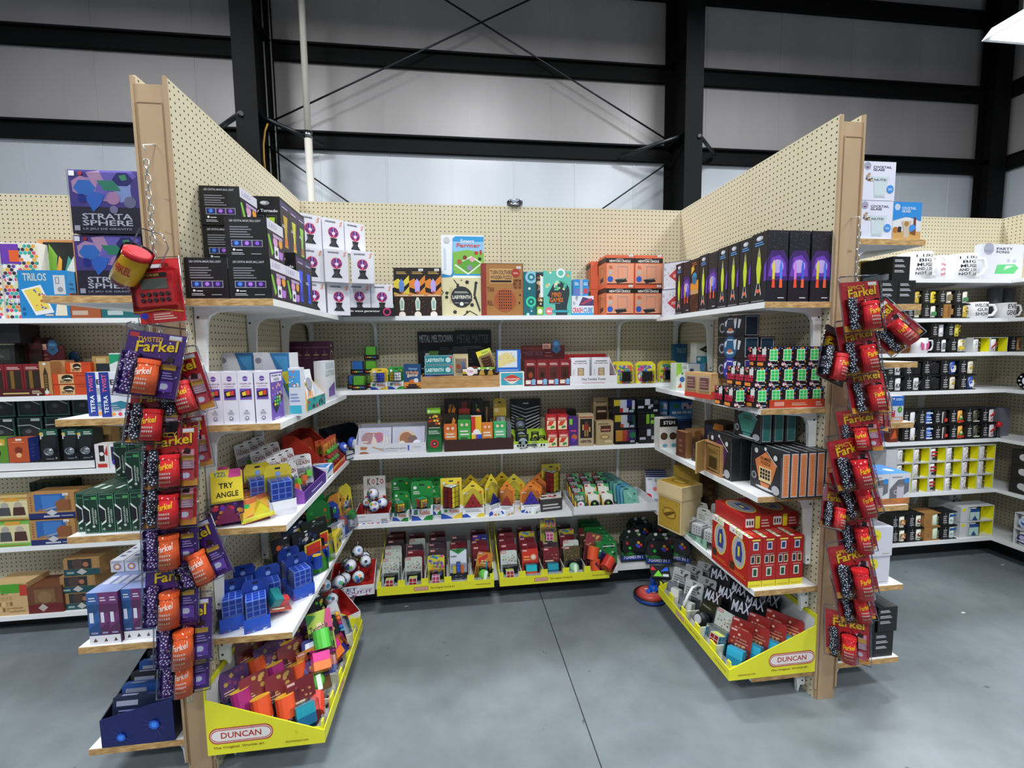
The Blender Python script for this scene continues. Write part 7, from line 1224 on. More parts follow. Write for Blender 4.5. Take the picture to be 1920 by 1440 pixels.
b = B(); b.box((0,0,0),(.14,.004,.17),'3a1216'); b.art((0,0,0),(.14,0,0),(0,0,.17),'n .1 .3 .4 .4 1 8a7a7a;r .1 .6 .45 .85 7a4a48'); b.ball((.1,-.002,.2),.03,'26486a',10,(1,.15,1.2)); o = b.mk('header_card', None, (gx(103,-.06,670),-.06,z+E_)); tag(o, 'dark header card with a dim blue head near the back of the second shelf', 'card')
PX('arched_wood_box','kraft box with an arched window of wooden bars on the second shelf','box',(75,96,678),z,-.284,.07,'b48a58','p 3a2c18 .3 .15 .7 .15 .7 .65 .5 .85 .3 .65;g .32 .17 .68 .62 1 6 .4 8a6a34;p d8dcdc .3 .1 .5 .2 .7 .1 .5 .0;r .1 .0 .9 .04 c83a2e;r .35 .9 .6 .96 e8e8e8',py=705)
PX('kraft_puzzle_box','flat kraft box with a diamond behind the arched box','box',(97,124,676),z,-.22,.06,'b88e60','p c8b49a .3 .85 .5 .93 .7 .85 .5 .77',py=700)
for i,(a,b_,yt,dz,lab) in enumerate(((97,163,714,0,'lower'),(95,163,691,.058,'middle'),(124,172,672,.116,'top'))):
    PX('orange_game_tin',lab+' orange game box of the stack on the second shelf of the left bay','box',(a,b_,yt),z+dz,-.28+.03*i*(i>1),.1,'c84a22','r .2 .06 .62 .96 d9b27c;e .45 .6 .16 2a2018 .3;p e8dccc .3 .5 .5 .62 .6 .45;t SECRET .24 .14 .58 .36 3a2818;n .7 .8 .95 .86 1 8a2c12',py=705,h=.056,group='orange game boxes stacked in the left bay')
PX('glass_puzzle_box','wooden box with a dark glass window on the second shelf','box',(175,207,668),z,-.2,.07,'b08a52','r .2 .02 .98 .8 1f2a33;r .25 .82 .8 .95 c8b080;r .45 .1 .7 .6 34424c',py=700)
PX('green_window_box','green and white box with a round dark window on the second shelf','box',(207,246,662),z,-.24,.07,'dfe4e2','r 0 .72 1 .97 1f9a6a;p dfe4e2 0 .72 .4 .8 1 .72 1 .66 .5 .72 0 .66;p 16221e .3 .02 1 .02 1 .6 .7 .66 .4 .6 .3 .4',py=700)
# third shelf of the left bay
z = ZLB[2]
b = B(); b.box((0,0,0),(1.46,.22,.004),'e2e4e6'); b.box((0,0,0),(1.46,.003,.045),'dfe2e4'); b.box((0,.2,0),(1.46,.204,.045),'dfe2e4'); b.box((1.457,0,0),(1.46,.2,.045),'dfe2e4'); o = b.mk('white_riser', None, (gx(178,-.27,860)-1.46,-.27,z+E_)); tag(o, 'white riser tray standing on the third shelf of the left bay', 'tray')
zr = z+.047
bp = 'r 0 0 1 1 0c1f1a;f .04 .03 .96 .97 .03 2a6a58;p b8c0c0 .02 .68 .5 .7 .9 .5 .9 .46 .5 .66 .02 .64;e .5 .35 .36 2a2c30 .22;e .42 .42 .12 5a5c60 .08;r .55 .84 .9 .94 c8ccc8'
kh = K('metal_puzzle_case','box',.125,.1,.135,'0c1f1a',bp,'black and green metal puzzle cases in the left bay')
for j in range(2):
    for i in range(5):
        if j == 0 and i > 2: continue
        kh.at((gx(0,-.2,800)-.0+i*.135-.06,-.19+.01*j,zr+.1+j*.137-.0), ['upper row','top row'][j]+' black and green puzzle case, '+ORD[i]+' from the left edge of the photo')
for i in range(5):
    PX('plain_case','plain black case, '+ORD[i]+' from the left, holding up the puzzle cases','box',(-20+i*26,4+i*26,835),zr,-.18,.1,'101412','',py=840,h=.098,group='plain black cases under the puzzle cases')
for i,(a,b_,c,F) in enumerate(((-30,15,'5a8a2a','e .5 .4 .2 2a3a1a;r .1 .7 .9 .95 c8a040;n .2 .72 .8 .9 1 e8d8a0'),(16,54,'b8512a','e .5 .5 .2 7a2c14;e .5 .3 .14 e8b080;n .2 .82 .8 .9 1 d88a60;r .4 .9 .7 .98 e8e0d8'))):
    PX('metal_brain_box',['green','orange red'][i]+' small picture box in front of the black puzzle cases','box',(a,b_,822),zr,-.262,.06,c,F,py=845,Rr='r 0 0 1 1 3a4aa0;n .2 .2 .6 .8 4 5a6ac0')
for i,(a,b_) in enumerate(((76,110),(118,146),(147,176))):
    o = PX('silver_puzzle_case',ORD[i]+' from the left of the black cases showing a silver metal puzzle','box',(a,b_,805),zr,-.265,.07,'101213','r 0 .8 1 1 0f4a38;n .4 .84 .9 .96 2 d8dcd8;r .02 .7 .2 .9 c8c8d0;e .08 .86 .1 d8b03a;r .1 .2 .9 .78 1c1e20;n .25 .06 .7 .14 1 8a9298;e .82 .1 .06 c8ccd0',py=835,group='black cases with silver puzzles in the left bay')
    b = B(); ww = gx(b_,-.265,835)-gx(a,-.265,835); b.ball((ww*.5,-.004,.055),.02,'c8ccd0x',10,(1.3,.5,.9)); b.tube([(ww*.5+.022*math.cos(q*.5236),-.008,.055+.018*math.sin(q*.5236)) for q in range(12)],.004,'b8bcc0x',6,True); b.mk('metal_puzzle', o)
    b = B(); b.box((ww*.08,-.018,.02),(ww*.92,-.001,.1),'clear'); b.mk('window', o)
PX('toy_figure_box','white and red small figure box beside the silver puzzle cases','box',(178,203,833),z,-.285,.06,'e2dcdc','r .3 .3 .7 .95 2a1a1a;e .5 .6 .16 e8e8e8;r .15 .05 .85 .2 c8302a;p c8302a .7 .6 .95 .95 .95 .5',py=850)
PX('toy_figure_box','white and blue small figure box beside the red one','box',(204,226,833),z,-.285,.06,'e2e0e4','r .2 .3 .7 .9 2a2a4a;e .5 .65 .12 e8e8e8;e .5 .25 .28 3a3aa8;p 2a3ab0 .7 .6 .95 .95 .95 .5',py=850)
PX('toy_figure_box','small wooden framed box with a dark window behind the figure boxes','box',(176,210,800),z,-.12,.06,'a8824e','r .1 .3 .55 .95 2a1812;r .6 .1 .95 .9 b89460',py=820)
z = ZLB[3]
fg = 'f 0 0 1 1 .03 %s;r .03 .14 .97 .86 d8cfa0;r .5 .84 .8 .98 d89a3a;e .22 .66 .08 8a8a86;p 3a3432 .1 .22 .34 .22 .32 .58 .12 .58;e .5 .66 .08 a8a49c;p 4a4a4c .38 .22 .62 .22 .6 .58 .4 .58;e .78 .66 .08 b8a898;p 4a2a26 .66 .22 .92 .22 .9 .58 .68 .58;n .1 .04 .9 .1 1 a8763a'
for i,(yt,dz) in enumerate(((952,0),(905,.145))):
    PX('figurine_set_box',['lower','upper'][i]+' cream and green box of small bust figures at the left photo edge','box',(-40,[57,53][i],yt),z+dz,-.282,.1,'7ab84a' if i == 0 else 'c8b070',fg%('5aa83a' if i == 0 else 'b0813c'),py=yt+30,h=.142 if i == 0 else .125,group='cream boxes of bust figures in the left bay',Rr='r 0 0 1 1 4a9a2a' if i == 0 else '')
for i,(a,b_,yt,dz) in enumerate(((57,142,970,0),(52,140,915,.147))):
    o = PX('wooden_axe_puzzle_box',['lower','upper'][i]+' kraft framed box with a blue window and a wooden paddle','box',(a,b_,yt),z+dz,-.285,.12,'b1844f','r .14 .3 .8 .96 2f62a8;p 3f78c0 .3 .4 .7 .4 .7 .9 .3 .9;r 0 0 1 .22 1e2a66;p 9a9ca8 .3 .3 .62 .42 .62 .48 .3 .36;p 8a5530 .62 .3 .92 .3 .92 .7 .7 .76 .58 .6;p a07048 .2 .28 .36 .36 .34 .4 .2 .34;p c8c8cc .38 .22 .5 .36 .62 .22 .5 .1;r .32 .05 .66 .12 b8b8c8;n .7 .08 .95 .14 1 b8b8c8;g .02 .3 .12 .9 1 6 .7 6a4a24;g .84 .3 .94 .9 1 6 .7 6a4a24',py=yt+30,h=.14,stk=(.76,.88))
for i in range(6): PX('metal_puzzle_case',ORD[i]+' from the left of the dark green cases in shadow at the back','box',(55+i*13,67+i*13,898),z,-.1,.08,'0f2a20','f .06 .03 .94 .97 .05 1f4a3a',py=910,h=.3,group='dark green cases in shadow at the back of the left bay')
PX('kraft_puzzle_box','kraft and red framed box behind the dark green puzzle rows','box',(158,200,912),z,-.16,.09,'8a6a48','f .3 .1 .95 .95 .05 6a2020;r .36 .2 .9 .85 9a6a3c',py=930)
z = ZLB[4]
PX('bamboo_puzzle_box','pale wooden box with a green top at the lower left','box',(-20,52,1095),z,-.28,.14,'c8a878','g .1 .1 .6 .8 5 4 .3 b89460 d8bc8a 8a6a3c;r .3 .7 .9 .98 4a9a2a;r .8 .6 1 .95 b83a2a;n .5 .1 .9 .3 2 a88450',py=1120)
PX('brown_puzzle_tray_box','burgundy and brown puzzle box with a diamond label on the bottom shelf','box',(52,118,1100),z,-.28,.14,'6a3f28','r 0 0 1 .34 6a1c20;p b8b0a8 .28 .2 .42 .36 .56 .2 .42 .06;r .2 .4 .8 .9 7a5a38;e .5 .6 .2 8a6a48',py=1125)
for i,(a,b_,yt,dz) in enumerate(((123,183,1108,0),(113,179,1078,.098),(118,186,1035,.196))):
    PX('teal_puzzle_tray_box',['lowest','middle','top'][i]+' teal and kraft puzzle box with a diamond label in the stack of three','box',(a,b_,yt),z+dz,-.27,.13,'a37c4c','r 0 0 1 .38 1c4a50;r .12 .4 .78 .96 2a2c30;e .4 .7 .16 4a3a34;e .62 .64 .08 a86a4a;p b8b8b4 .35 .2 .5 .42 .65 .2 .5 .04;r .08 .12 .28 .24 8aa0a0;g .8 .4 .98 .95 1 4 .5 b89060',py=yt+20,h=.096,group='teal and kraft puzzle boxes stacked in the left bay')

# ================= far side of the right divider =================
z = ZRO[0]; Yn = -1.25; xw = W+T_+.006
cg = 'r 0 0 1 1 d6d8e8;e .2 .88 .1 9a9cb4;p 7a2a4a .14 .86 .26 .86 .2 .82;t COCKTAIL .36 .83 .88 .89 3a3c4c;t GLASS .36 .76 .68 .82 3a3c4c;p c3d0d4 .42 .08 .72 .08 .78 .44 .84 .62 .32 .62 .4 .44;p b0bec4 .44 .1 .7 .1 .7 .14 .44 .14;t NUTS! .4 .5 .74 .56 4a4c5c;c .14 .5 .4 .7 9 .04 4 a88a6a c8b08a 5a4030;e .86 .3 .1 3a8ad8;n .8 .27 .92 .33 2 c8e0f4'
x0 = gx(1673,Yn,410); w1 = x0-xw; h1 = gz(1640,376,Yn)-z
kcg = K('glass_gift_box','box',w1,.12,h1-.002,'d6d8e8',cg,'white cocktail glass boxes on the right outer top shelf')
kcg.at((xw,Yn,z+E_), 'lower white cocktail glass box standing on the right outer top shelf'); kcg.at((xw+.003,Yn,z+h1+E_), 'upper white cocktail glass box, topmost beside the right divider')
PX('glass_gift_box','blue topped cocktail glass box with a wooden table picture','box',(1674,1727,379),z,Yn,.12,'d8d8dc','r 0 .6 1 1 2a86d0;p 2a86d0 0 .5 0 .62 1 .62 1 .5 .5 .62;e .14 .86 .1 b8c8e0;t COCKTAIL .3 .8 .8 .87 d8e4f0;t GLASS .3 .72 .6 .79 d8e4f0;r 0 0 1 .22 c89a5a;p c3b4a0 .4 .06 .58 .06 .6 .3 .66 .5 .32 .5 .38 .3;e .48 .42 .08 a87a3a;e .1 .26 .09 a86a2a;p 6a2a20 .72 .2 .82 .2 .8 .6 .74 .6;e .7 .3 .12 3a8ad8;p 7a4a28 .6 .18 .8 .12 .82 .3;r .18 .2 .3 .34 24242c',py=410)
z = ZRO[1]
bs = 'n .08 .1 .1 .12 1 101013;n .1 .78 .62 .9 2 d0d2d8;n .1 .56 .72 .68 2 d0d2d8;n .1 .34 .66 .46 2 d0d2d8'
xb = gx(1717,Yn,545); wb = gx(1717,Yn,545)-gx(1684,Yn,545)
kbx = K('black_mug_carton','box',wb-.002,.15,.098,'131316',bs,'black cartons with white print beside the right divider',L='r .1 .05 .9 .3 8a98a0' )
for i in range(2): kbx.at((xb-wb*(i+1),Yn,z+E_), ['right','left'][i]+' lower black carton of the upper black stack beside the right divider')
kbx.at((xb-wb*1.25,Yn+.01,z+.1), 'top black carton of the upper black stack beside the right divider')
o_ = PX('yellow_bag','yellow and blue packet tucked behind the upper black cartons','bag',(1680,1703,467),z+.1,Yn+.17,.03,'e8c83a','p 2a6ac8 .6 0 1 0 1 .5;r .1 .2 .5 .6 d8b020',py=480,h=.11); o_.location.x = xb-wb+.003
kbx.at((xb-wb,Yn+.17,z+E_), 'rear black carton behind the upper black stack, carrying the yellow packet')
z = ZRO[2]
r_ = empty('figure_ornament', (gx(1650,Yn,670),Yn+.05,z+E_)); tag(r_, 'small red and white snow figure on the right outer third shelf', 'ornament')
b = B(); b.ball((0,0,.022),.022,'b8302a',10); b.ball((0,0,.055),.02,'e4dcd8',10); b.mk('body', r_); b = B(); b.lathe([(.018,.066),(.002,.1)],'b8302a',10); b.mk('hat', r_)
z = ZRO[3]
PX('stopper_gift_box','blue white and orange gift box with a green olive picture','box',(1672,1694,743),z,Yn,.09,'d2d4dc','r 0 .62 1 1 2468c0;e .14 .9 .08 c8e0f4;n .3 .84 .9 .94 2 c8e0f4;e .7 .48 .18 3a8a2a .12;e .7 .48 .1 7ac84a .07;r .0 .2 .28 .45 b82a3a;r 0 0 1 .2 d8a070;r .2 .08 .8 .16 b8c8e8',py=765)
PX('stopper_gift_box','orange and white gift box half hidden by the hanging packs','box',(1640,1671,757),z,Yn,.09,'d8b898','r .2 .1 .9 .25 b8c8e8;r 0 .8 1 1 c8c8d0;r .3 .4 .5 .7 b82a3a',py=775)
z = ZRO[4]
mb = 'r 0 0 1 1 d4d6dc;p 6a6a70 .02 .5 .4 .8 .95 .84 .95 .4 .5 .2 .02 .2;e .82 .76 .12 2a8ad8;r 0 0 1 .2 a86a3a;p c87a3a 0 .2 .5 .06 1 .2;r .36 .2 .7 .6 c0bcc8;e .53 .6 .17 8a8690 .04;e .3 .4 .1 c0bcc8;e .3 .4 .06 6a6a70;n .1 .88 .6 .94 1 8a8c98'
kmb = K('coffee_mug_box','box',gx(1706,Yn,920)-gx(1667,Yn,920)-.001,.14,gz(1687,888,Yn)-z,'d4d6dc',mb,'coffee mug gift boxes on the right outer shelf',tc='2a86d0',T='e .5 .4 .2 c8d8e8')
w_ = gx(1706,Yn,920)-gx(1667,Yn,920)
for i in range(2): kmb.at((gx(1667,Yn,920)-i*w_,Yn,z+E_), ['right','left'][i]+' blue topped coffee mug box on the right outer fifth shelf')
z = ZRO[5]
w_ = gx(1669,Yn,1070)-xw; h_ = (gz(1640,988,Yn)-z)/2
kwc = K('white_carton','box',w_*.98,.2,h_-.003,'cfd1dc','e .66 .72 .11 e4d82a;n .6 .68 .72 .76 2 5a5a20;n .8 .08 .95 .12 1 a8a060','white cartons with a yellow dot on the right outer shelf')
kwc.at((xw,Yn,z+E_), 'lower white carton with a yellow dot beside the right divider'); kwc.at((xw+.002,Yn-.005,z+h_+E_), 'upper white carton with a yellow dot beside the right divider')
z = ZRO[6]
w_ = (gx(1677,Yn,1170)-xw)/3; h_ = (gz(1640,1140,Yn)-z)/2
kbl = K('black_mug_carton','box',w_-.002,.17,h_-.002,'111114',bs,'black cartons with white print at the foot of the right divider')
for j in range(2):
    for i in range(3): kbl.at((xw+i*w_+(.014 if j and i == 2 else 0),Yn+.0,z+E_+j*h_), ['lower','upper'][j]+' row black carton at the foot of the right divider, '+ORD[i]+' from it')

# ================= right bay, back panel =================
def mug(name, lab, px, z_, Y, c='e8e8ec', text=None, tc='1c1c20', rr=None, handle=1, group=None, hgt=None):
    x0 = gx(px[0],Y,px[2]+20); x1 = gx(px[1],Y,px[2]+20); r0 = rr or (x1-x0)/2; h = hgt or gz(px[0],px[2],Y)-z_
    r = empty(name, ((x0+x1)/2,Y+r0,z_+E_)); tag(r, lab, 'mug', group)
    b = B(); b.lathe([(r0*.92,0),(r0,.006),(r0,h),(r0*.93,h),(r0*.9,.01)],c,24,cap=False); b.lathe([(.001,.004),(r0*.92,.004)],c,24,cap=False); b.mk('cup', r)
    b = B(); b.tube([(r0*.96*math.cos(R(-25)),r0*.96*math.sin(R(-25)),h*.82),(r0*1.35,-r0*.6,h*.82),(r0*1.5,-r0*.66,h*.5),(r0*1.3,-r0*.58,h*.2),(r0*.9,-r0*.42,h*.16)],r0*.12,c,8); b.mk('handle', r) if handle else None
    if text:
        b = B(); n = len(text)
        for i, tline in enumerate(text):
            vs, fs = glyphs(tline); mi = b.mi(tc); zt = h*(.9-.8*i/n); zb = h*(.9-.8*(i+.78)/n); sp = min(1.25,.3+.2*len(tline))
            idx = []
            for x, y in vs:
                a = R(-98)+(x-.5)*sp; idx.append(b.av((r0*1.003*math.cos(a)*1.0, r0*1.003*math.sin(a), zb+(zt-zb)*y)))
            for f in fs: b.f.append([idx[q] for q in f]); b.m.append(mi)
        b.mk('lettering', r)
    return r
z = ZRB[0]
BG = ['I_LIKE','BIG','MUGS','AND_I_DO','NOT_LIE']
mug('giant_mug','giant white mug lettered I LIKE BIG MUGS, left one',(1718,1764,470),z,-.29,text=BG)
mug('giant_mug','giant white mug lettered I LIKE BIG MUGS, right one',(1800,1848,474),z,-.29,text=BG)
mug('tall_mug','narrow white mug with pink print between the two giant mugs',(1763,1780,478),z,-.28,text=['-.-','~--','-~-','--~'],tc='d87a8a',handle=0)
PX('party_game_box','white party pong box with a green bat picture leaning at the right','box',(1838,1918,458),z,-.2,.04,'d0d4e2','e .18 .87 .12 9a9cb0;p 8a8ca4 .06 .84 .3 .84 .24 .78 .12 .78;t PARTY .36 .84 .74 .91 3a3c4c;t PONG .36 .75 .66 .82 3a3c4c;p 5ac07a .35 .2 .8 .2 .9 .36 .8 .46 .4 .44;p c8e8d0 .55 .3 .8 .42 .6 .42;e .66 .56 .03 b0b4c4;e .8 .55 .03 b0b4c4',py=490)
def mugbox(lab, px, z_, Y, mugc, band=None, body='121214', group='black window boxes holding printed mugs', d=.1, hh_=None):
    x0 = gx(px[0],Y,px[2]+15); x1 = gx(px[1],Y,px[2]+15); w_ = x1-x0; h = hh_ or gz(px[0],px[2],Y)-z_
    o = empty('boxed_mug', (x0,Y,z_+E_)); tag(o, lab, 'boxed mug', group)
    b = B(); b.box((0,0,0),(w_*.5,d,h),body); b.box((w_*.5,.05,0),(w_,d,h),body); b.box((w_*.5,0,h-.006),(w_,.05,h),body); b.box((w_*.5,0,0),(w_,.05,.005),body); b.art((0,0,0),(w_*.5,0,0),(0,0,h),'n .3 .2 .8 .8 4 b8b8bc;r .5 .1 .56 .95 8a8a90' if body == '121214' else 'n .3 .3 .7 .6 2 8a6a40'); b.mk('window_carton', o)
    b = B(); b.lathe([(w_*.235,.006),(w_*.24,.01),(w_*.24,h-.012)],mugc,16,(w_*.75,w_*.24+.003,0)); 
    b.art((w_*.55,.0015,.012),(w_*.4,0,0),(0,0,h-.03),band or 'n .2 .3 .8 .7 2 3a3a40'); b.mk('mug', o)
    return o
z = ZRB[1]
cols_ = [('d8d4c0','r .1 .2 .9 .8 8a7a5a'),('c8a83a','c 0 0 1 1 14 .1 3 1a1a1a c8a060 e8d8a0'),('d8d8c8','r .1 .1 .9 .5 4a8a5a'),('e8d03a','c 0 0 1 1 10 .12 5 2a2a1a e8c82a'),('c8b09a','r 0 .2 1 .8 a87a4a')]
for j in range(2):
    for i in range(4):
        c, F = cols_[(i*2+j)%5]
        mugbox(['lower','upper'][j]+' row boxed mug, '+ORD[i]+' from the left, on the second shelf of the right bay',(1700+i*30,1729+i*30,571-j*28),z+j*.096,-.28+.01*j,c,F,hh_=.094,group='boxed mugs on the second shelf of the right bay')
PX('kraft_mug_carton','kraft brown open carton between the black boxed mugs','box',(1770,1783,570),z,-.29,.008,'a8783f','r .5 .1 .9 .9 8a6030',py=585,h=.092)
mug('large_mug','white mug lettered WELCOME GUN SHOW on the second shelf',(1828,1866,566),z,-.285,text=['WELCOME','GUN','SHOW'])
mug('large_mug','white mug lettered EVIL GENIUS on the second shelf',(1889,1914,567),z,-.285,text=['EVIL','GENIUS'])
for i in range(2): mug('dark_mug',['left','right'][i]+' grey mug behind the lettered mugs on the second shelf',(1868+i*24,1886+i*24,540),z+.0,-.16,'5a5c60',handle=0,group='grey mugs behind the lettered mugs')
z = ZRB[2]
for i,(a,b_) in enumerate(((1657,1681),(1684,1719))):
    r_ = mug('animal_mug',['left, half hidden','right, whole'][i]+' glossy brown animal shaped mug on the third shelf',(a,b_,638),z,-.285,'6a3f1cg',hgt=.1,handle=0)
    b = B(); rr_ = (gx(b_,-.285,658)-gx(a,-.285,658))/2
    for s_ in (-1,1): b.lathe([(.012,.1),(.002,.12)],'5a3416g',8,(s_*rr_*.6,-rr_*.3,0)); b.ball((s_*rr_*.35,-rr_*.9,.06),.006,'e8e0d8',6)
    b.mk('ears_and_eyes', r_)
r_ = mug('cat_mug','white mug with a pink cat head on the third shelf',(1722,1748,634),z,-.285,'e4e2e6')
b = B(); b.T = Matrix.Translation((0,-.052,.02)); b.prism([(-.022,0),(.022,0),(.03,.03),(.028,.055),(.016,.045),(-.016,.045),(-.028,.055),(-.03,.03)],'y',-.0,.004,'d85a94'); b.mk('pink_cat_face', r_)
for i,(a,b_,yt,c,F,lab) in enumerate(((1752,1778,636,'dfe2e6','n .1 .2 .9 .85 4 2a2c34','boxed white mug with handwriting on the third shelf'),(1780,1811,636,'e4dcc8','c 0 .3 1 1 14 .08 2 1a1a1a e8c82a;r .1 .1 .9 .4 e8c82a','boxed mug with yellow hazard print on the third shelf'))):
    mugbox(lab,(a,b_,yt),z,-.28,c,F,hh_=.1)
mugbox('boxed white mug standing on the handwriting one',(1746,1774,607),z+.102,-.27,'d8dade','n .3 .2 .7 .4 1 b8b8bc',hh_=.1); mugbox('boxed hazard mug standing on the lower hazard one',(1776,1803,607),z+.102,-.27,'c8b83a','c 0 0 1 1 14 .08 2 1a1a1a e8c82a',hh_=.1)
def ybox(lab, px, z_, Y, F, grp, hh_, rot=0, X=None):
    x0 = gx(px[0],Y,px[2]); x1 = gx(px[1],Y,px[2]); w_ = x1-x0
    o = empty('yellow_lined_mug_box', X or (x0,Y,z_+E_), (0,0,R(rot))); tag(o, lab, 'boxed mug', grp); h = hh_
    b = B(); t = .003; d = .1
    b.box((0,0,0),(w_,d,t),'d4d6d8'); b.box((0,0,h-t),(w_,d,h),'d4d6d8'); b.box((0,0,t),(t,d,h-t),'d4d6d8'); b.box((w_-t,0,t),(w_,d,h-t),'d4d6d8'); b.box((t,d-t,t),(w_-t,d,h-t),'e2dc24')
    b.q([(w_*.5,.004,t),(w_-t,d*.6,t),(w_-t,d*.6,h-t),(w_*.5,.004+.0,h-t)][::-1],'e6e01e'); b.q([(w_-t-.0003,.001,t),(w_-t-.0003,d-t,t),(w_-t-.0003,d-t,h-t),(w_-t-.0003,.001,h-t)][::-1],'e6e01e'); b.mk('window_box', o)
    b = B(); b.lathe([(w_*.21,t+.001),(w_*.22,.008),(w_*.22,h-.012)],'d8d8d8',14,(w_*.26,w_*.22+.003,0)); b.art((w_*.08,.001,.01),(w_*.36,0,0),(0,0,h-.026),F); b.mk('mug', o)
    return o
for i,(a,b_) in enumerate(((1824,1856),(1857,1889))): ybox(['left','right'][i]+' yellow lined mug box on the third shelf of the right bay',(a,b_,648),z,-.28,['c 0 0 1 1 30 .06 1 6a6a6a d8d8d8 8aa0a0','p b8303a 0 .3 .5 .6 1 .9 1 .7 .5 .4 0 .1;c 0 0 1 .5 8 .1 2 8a6a5a'][i],'yellow lined mug boxes on the third shelf',.1)
mugbox('boxed tan mug at the right end of the third shelf',(1893,1919,633),z,-.28,'a8784a','g .2 .2 .8 .8 1 3 .4 3a2a1a',hh_=.105)
z = ZRB[3]
mk4 = [('d8dade','t KAI .1 .2 .9 .6 1c1c20'),('d4d6da','t SHU .1 .5 .9 .8 8a8a90;t KAI .1 .15 .9 .45 1c1c20'),('16161a','r 0 0 1 1 16161a'),('d8d0b8','e .5 .5 .2 c8a03a;n .2 .8 .8 .9 1 8a8a8a'),('2a4a9a','e .5 .4 .4 d8dce8;e .4 .5 .2 2a5ad0;p e8e02a .6 .5 .9 .6 .7 .8;p e8e8f0 .2 .1 .8 .1 .5 .5')]
for j in range(2):
    for i in range(5):
        c, F = mk4[i if j == 0 else [0,2,2,4,3][i]]
        mugbox(['lower','upper'][j]+' row boxed mug, '+ORD[i]+' from the left, on the fourth shelf of the right bay',(1662+i*34,1694+i*34,706-j*30),z+j*.104,-.28,c,F,hh_=.102,group='boxed mugs on the fourth shelf of the right bay')
z = ZRB[4]
mk5 = [('d8dade','c 0 0 1 .6 8 .1 2 e8c82a 2a2a2a'),('2a6ac8','n .1 .3 .9 .7 2 d8e4f4;r 0 0 1 .14 d8dade;r 0 .86 1 1 d8dade'),('2a1c1c','r .4 .1 .9 .4 c83a2e;r 0 0 .14 1 d8d4d0'),('e0a03a','p 3a8a4a .1 .2 .9 .3 .5 .8;r 0 0 1 .2 c8302a;e .5 .5 .2 e8d8a0'),('4a4a3a','c 0 0 1 1 10 .12 2 8a8a7a 2a2a22;r 0 0 1 .1 c8c8b8'),('dcd8d8','p c82a2e .1 .5 .9 .9 .9 .6 .3 .4;p c8302a .2 .1 .5 .1 .6 .4')]
for j in range(2):
    for i in range(6):
        c, F = mk5[i]; mugbox(['lower','upper'][j]+' row boxed mug, '+ORD[i]+' from the left, on the fifth shelf of the right bay',(1692+i*29.5,1721+i*29.5,797-j*31),z+j*.108,-.28,c,F,hh_=.106,group='boxed mugs on the fifth shelf of the right bay')
PX('snack_box','purple wrapped packet box near the divider on the fifth shelf','box',(1637,1656,805),z,-.28,.06,'3a2a8a','e .5 .5 .3 8a6ad8 .16;n .2 .1 .8 .3 1 c8a0e8',py=815); PX('snack_box','orange and brown box beside the purple packet box','box',(1668,1684,803),z,-.28,.06,'6a2c18','p c85a2a .1 .2 .9 .3 .6 .9',py=815)
PX('grey_bag_box','grey box at the right end of the fifth shelf','box',(1873,1893,765),z,-.24,.08,'6a6a78','',py=790)
r_ = empty('red_knob_toy', (gx(1880,-.285,800),-.26,z+E_)); tag(r_, 'round red knob on a small black stand at the right end of the fifth shelf', 'toy')
b = B(); b.lathe([(.02,0),(.008,.01),(.006,.07)],'18181b',10); b.mk('stand', r_); b = B(); b.ball((0,0,.09),.022,'c8202ag',12); b.mk('knob', r_)
z = ZRB[5]
yF = ['c 0 0 1 1 40 .06 1 8a9a5a c8c88a 5a6a3a','c 0 0 1 1 40 .06 2 3a7a3a c83a3a 7ab05a','r 0 .7 1 .85 b82a2e;r 0 .4 1 .55 b82a2e;r .2 .1 .8 .3 2a2a2a','c 0 0 1 1 40 .06 3 3a3a3a d8d8d8 8a9aa0','c 0 0 1 1 24 .08 4 b82a3a e8e0e0 2a2a2a','c 0 0 1 1 36 .06 5 b86a5a d8c0b0 6a4a3a']
for j in range(3):
    for i in range(6):
        ybox(['bottom','middle','top'][j]+' row yellow lined mug box, '+ORD[i]+' from the left, on the sixth shelf',(1681+i*30.6,1711+i*30.6,880),z+j*.106,-.285,yF[(i+(j==0)*0)%6],'yellow lined mug boxes stacked three high',.104)
PX('white_carton','white carton end left of the yellow lined mug boxes','box',(1661,1681,838),z,-.283,.2,'c8cad0','',py=870,h=.31)
z = ZRB[6]
mk7 = [('d8e4d8','r .1 .2 .9 .7 2a3a2a'),('dfe0cc','r .1 .2 .9 .75 b0703a;p e8e0c8 .2 .3 .5 .7 .8 .3 .6 .3 .5 .5 .4 .3'),('d8dcc8','e .5 .55 .3 8a2a20;e .5 .6 .14 d8dcc8;r .1 .1 .9 .2 4a6a4a'),('c8d4bc','n .6 .1 .9 .9 6 a8b89c'),('cfe0da','r 0 .75 1 1 2a5aa0;n .1 .3 .5 .5 2 6a8a9a')]
for j in range(2):
    for i in range(4):
        c, F = mk7[i+1]; mugbox(['lower','upper'][j]+' row boxed mug, '+ORD[i]+' from the left, on the bottom shelf of the right bay',(1671+i*31,1701+i*31,988-j*27),z+j*.1,-.28,c,F,hh_=.098,body='a27643' if i == 2 else '121214',group='boxed mugs on the bottom shelf of the right bay')
PX('patterned_box','black and white swirl patterned box standing behind the bottom boxed mugs','box',(1779,1802,926),z+.0,-.12,.1,'c8c8cc','c 0 .4 1 1 30 .08 1 2a2a2a d8d8d8 5a5a5a;n .2 .2 .8 .35 2 6a6a70',py=950)
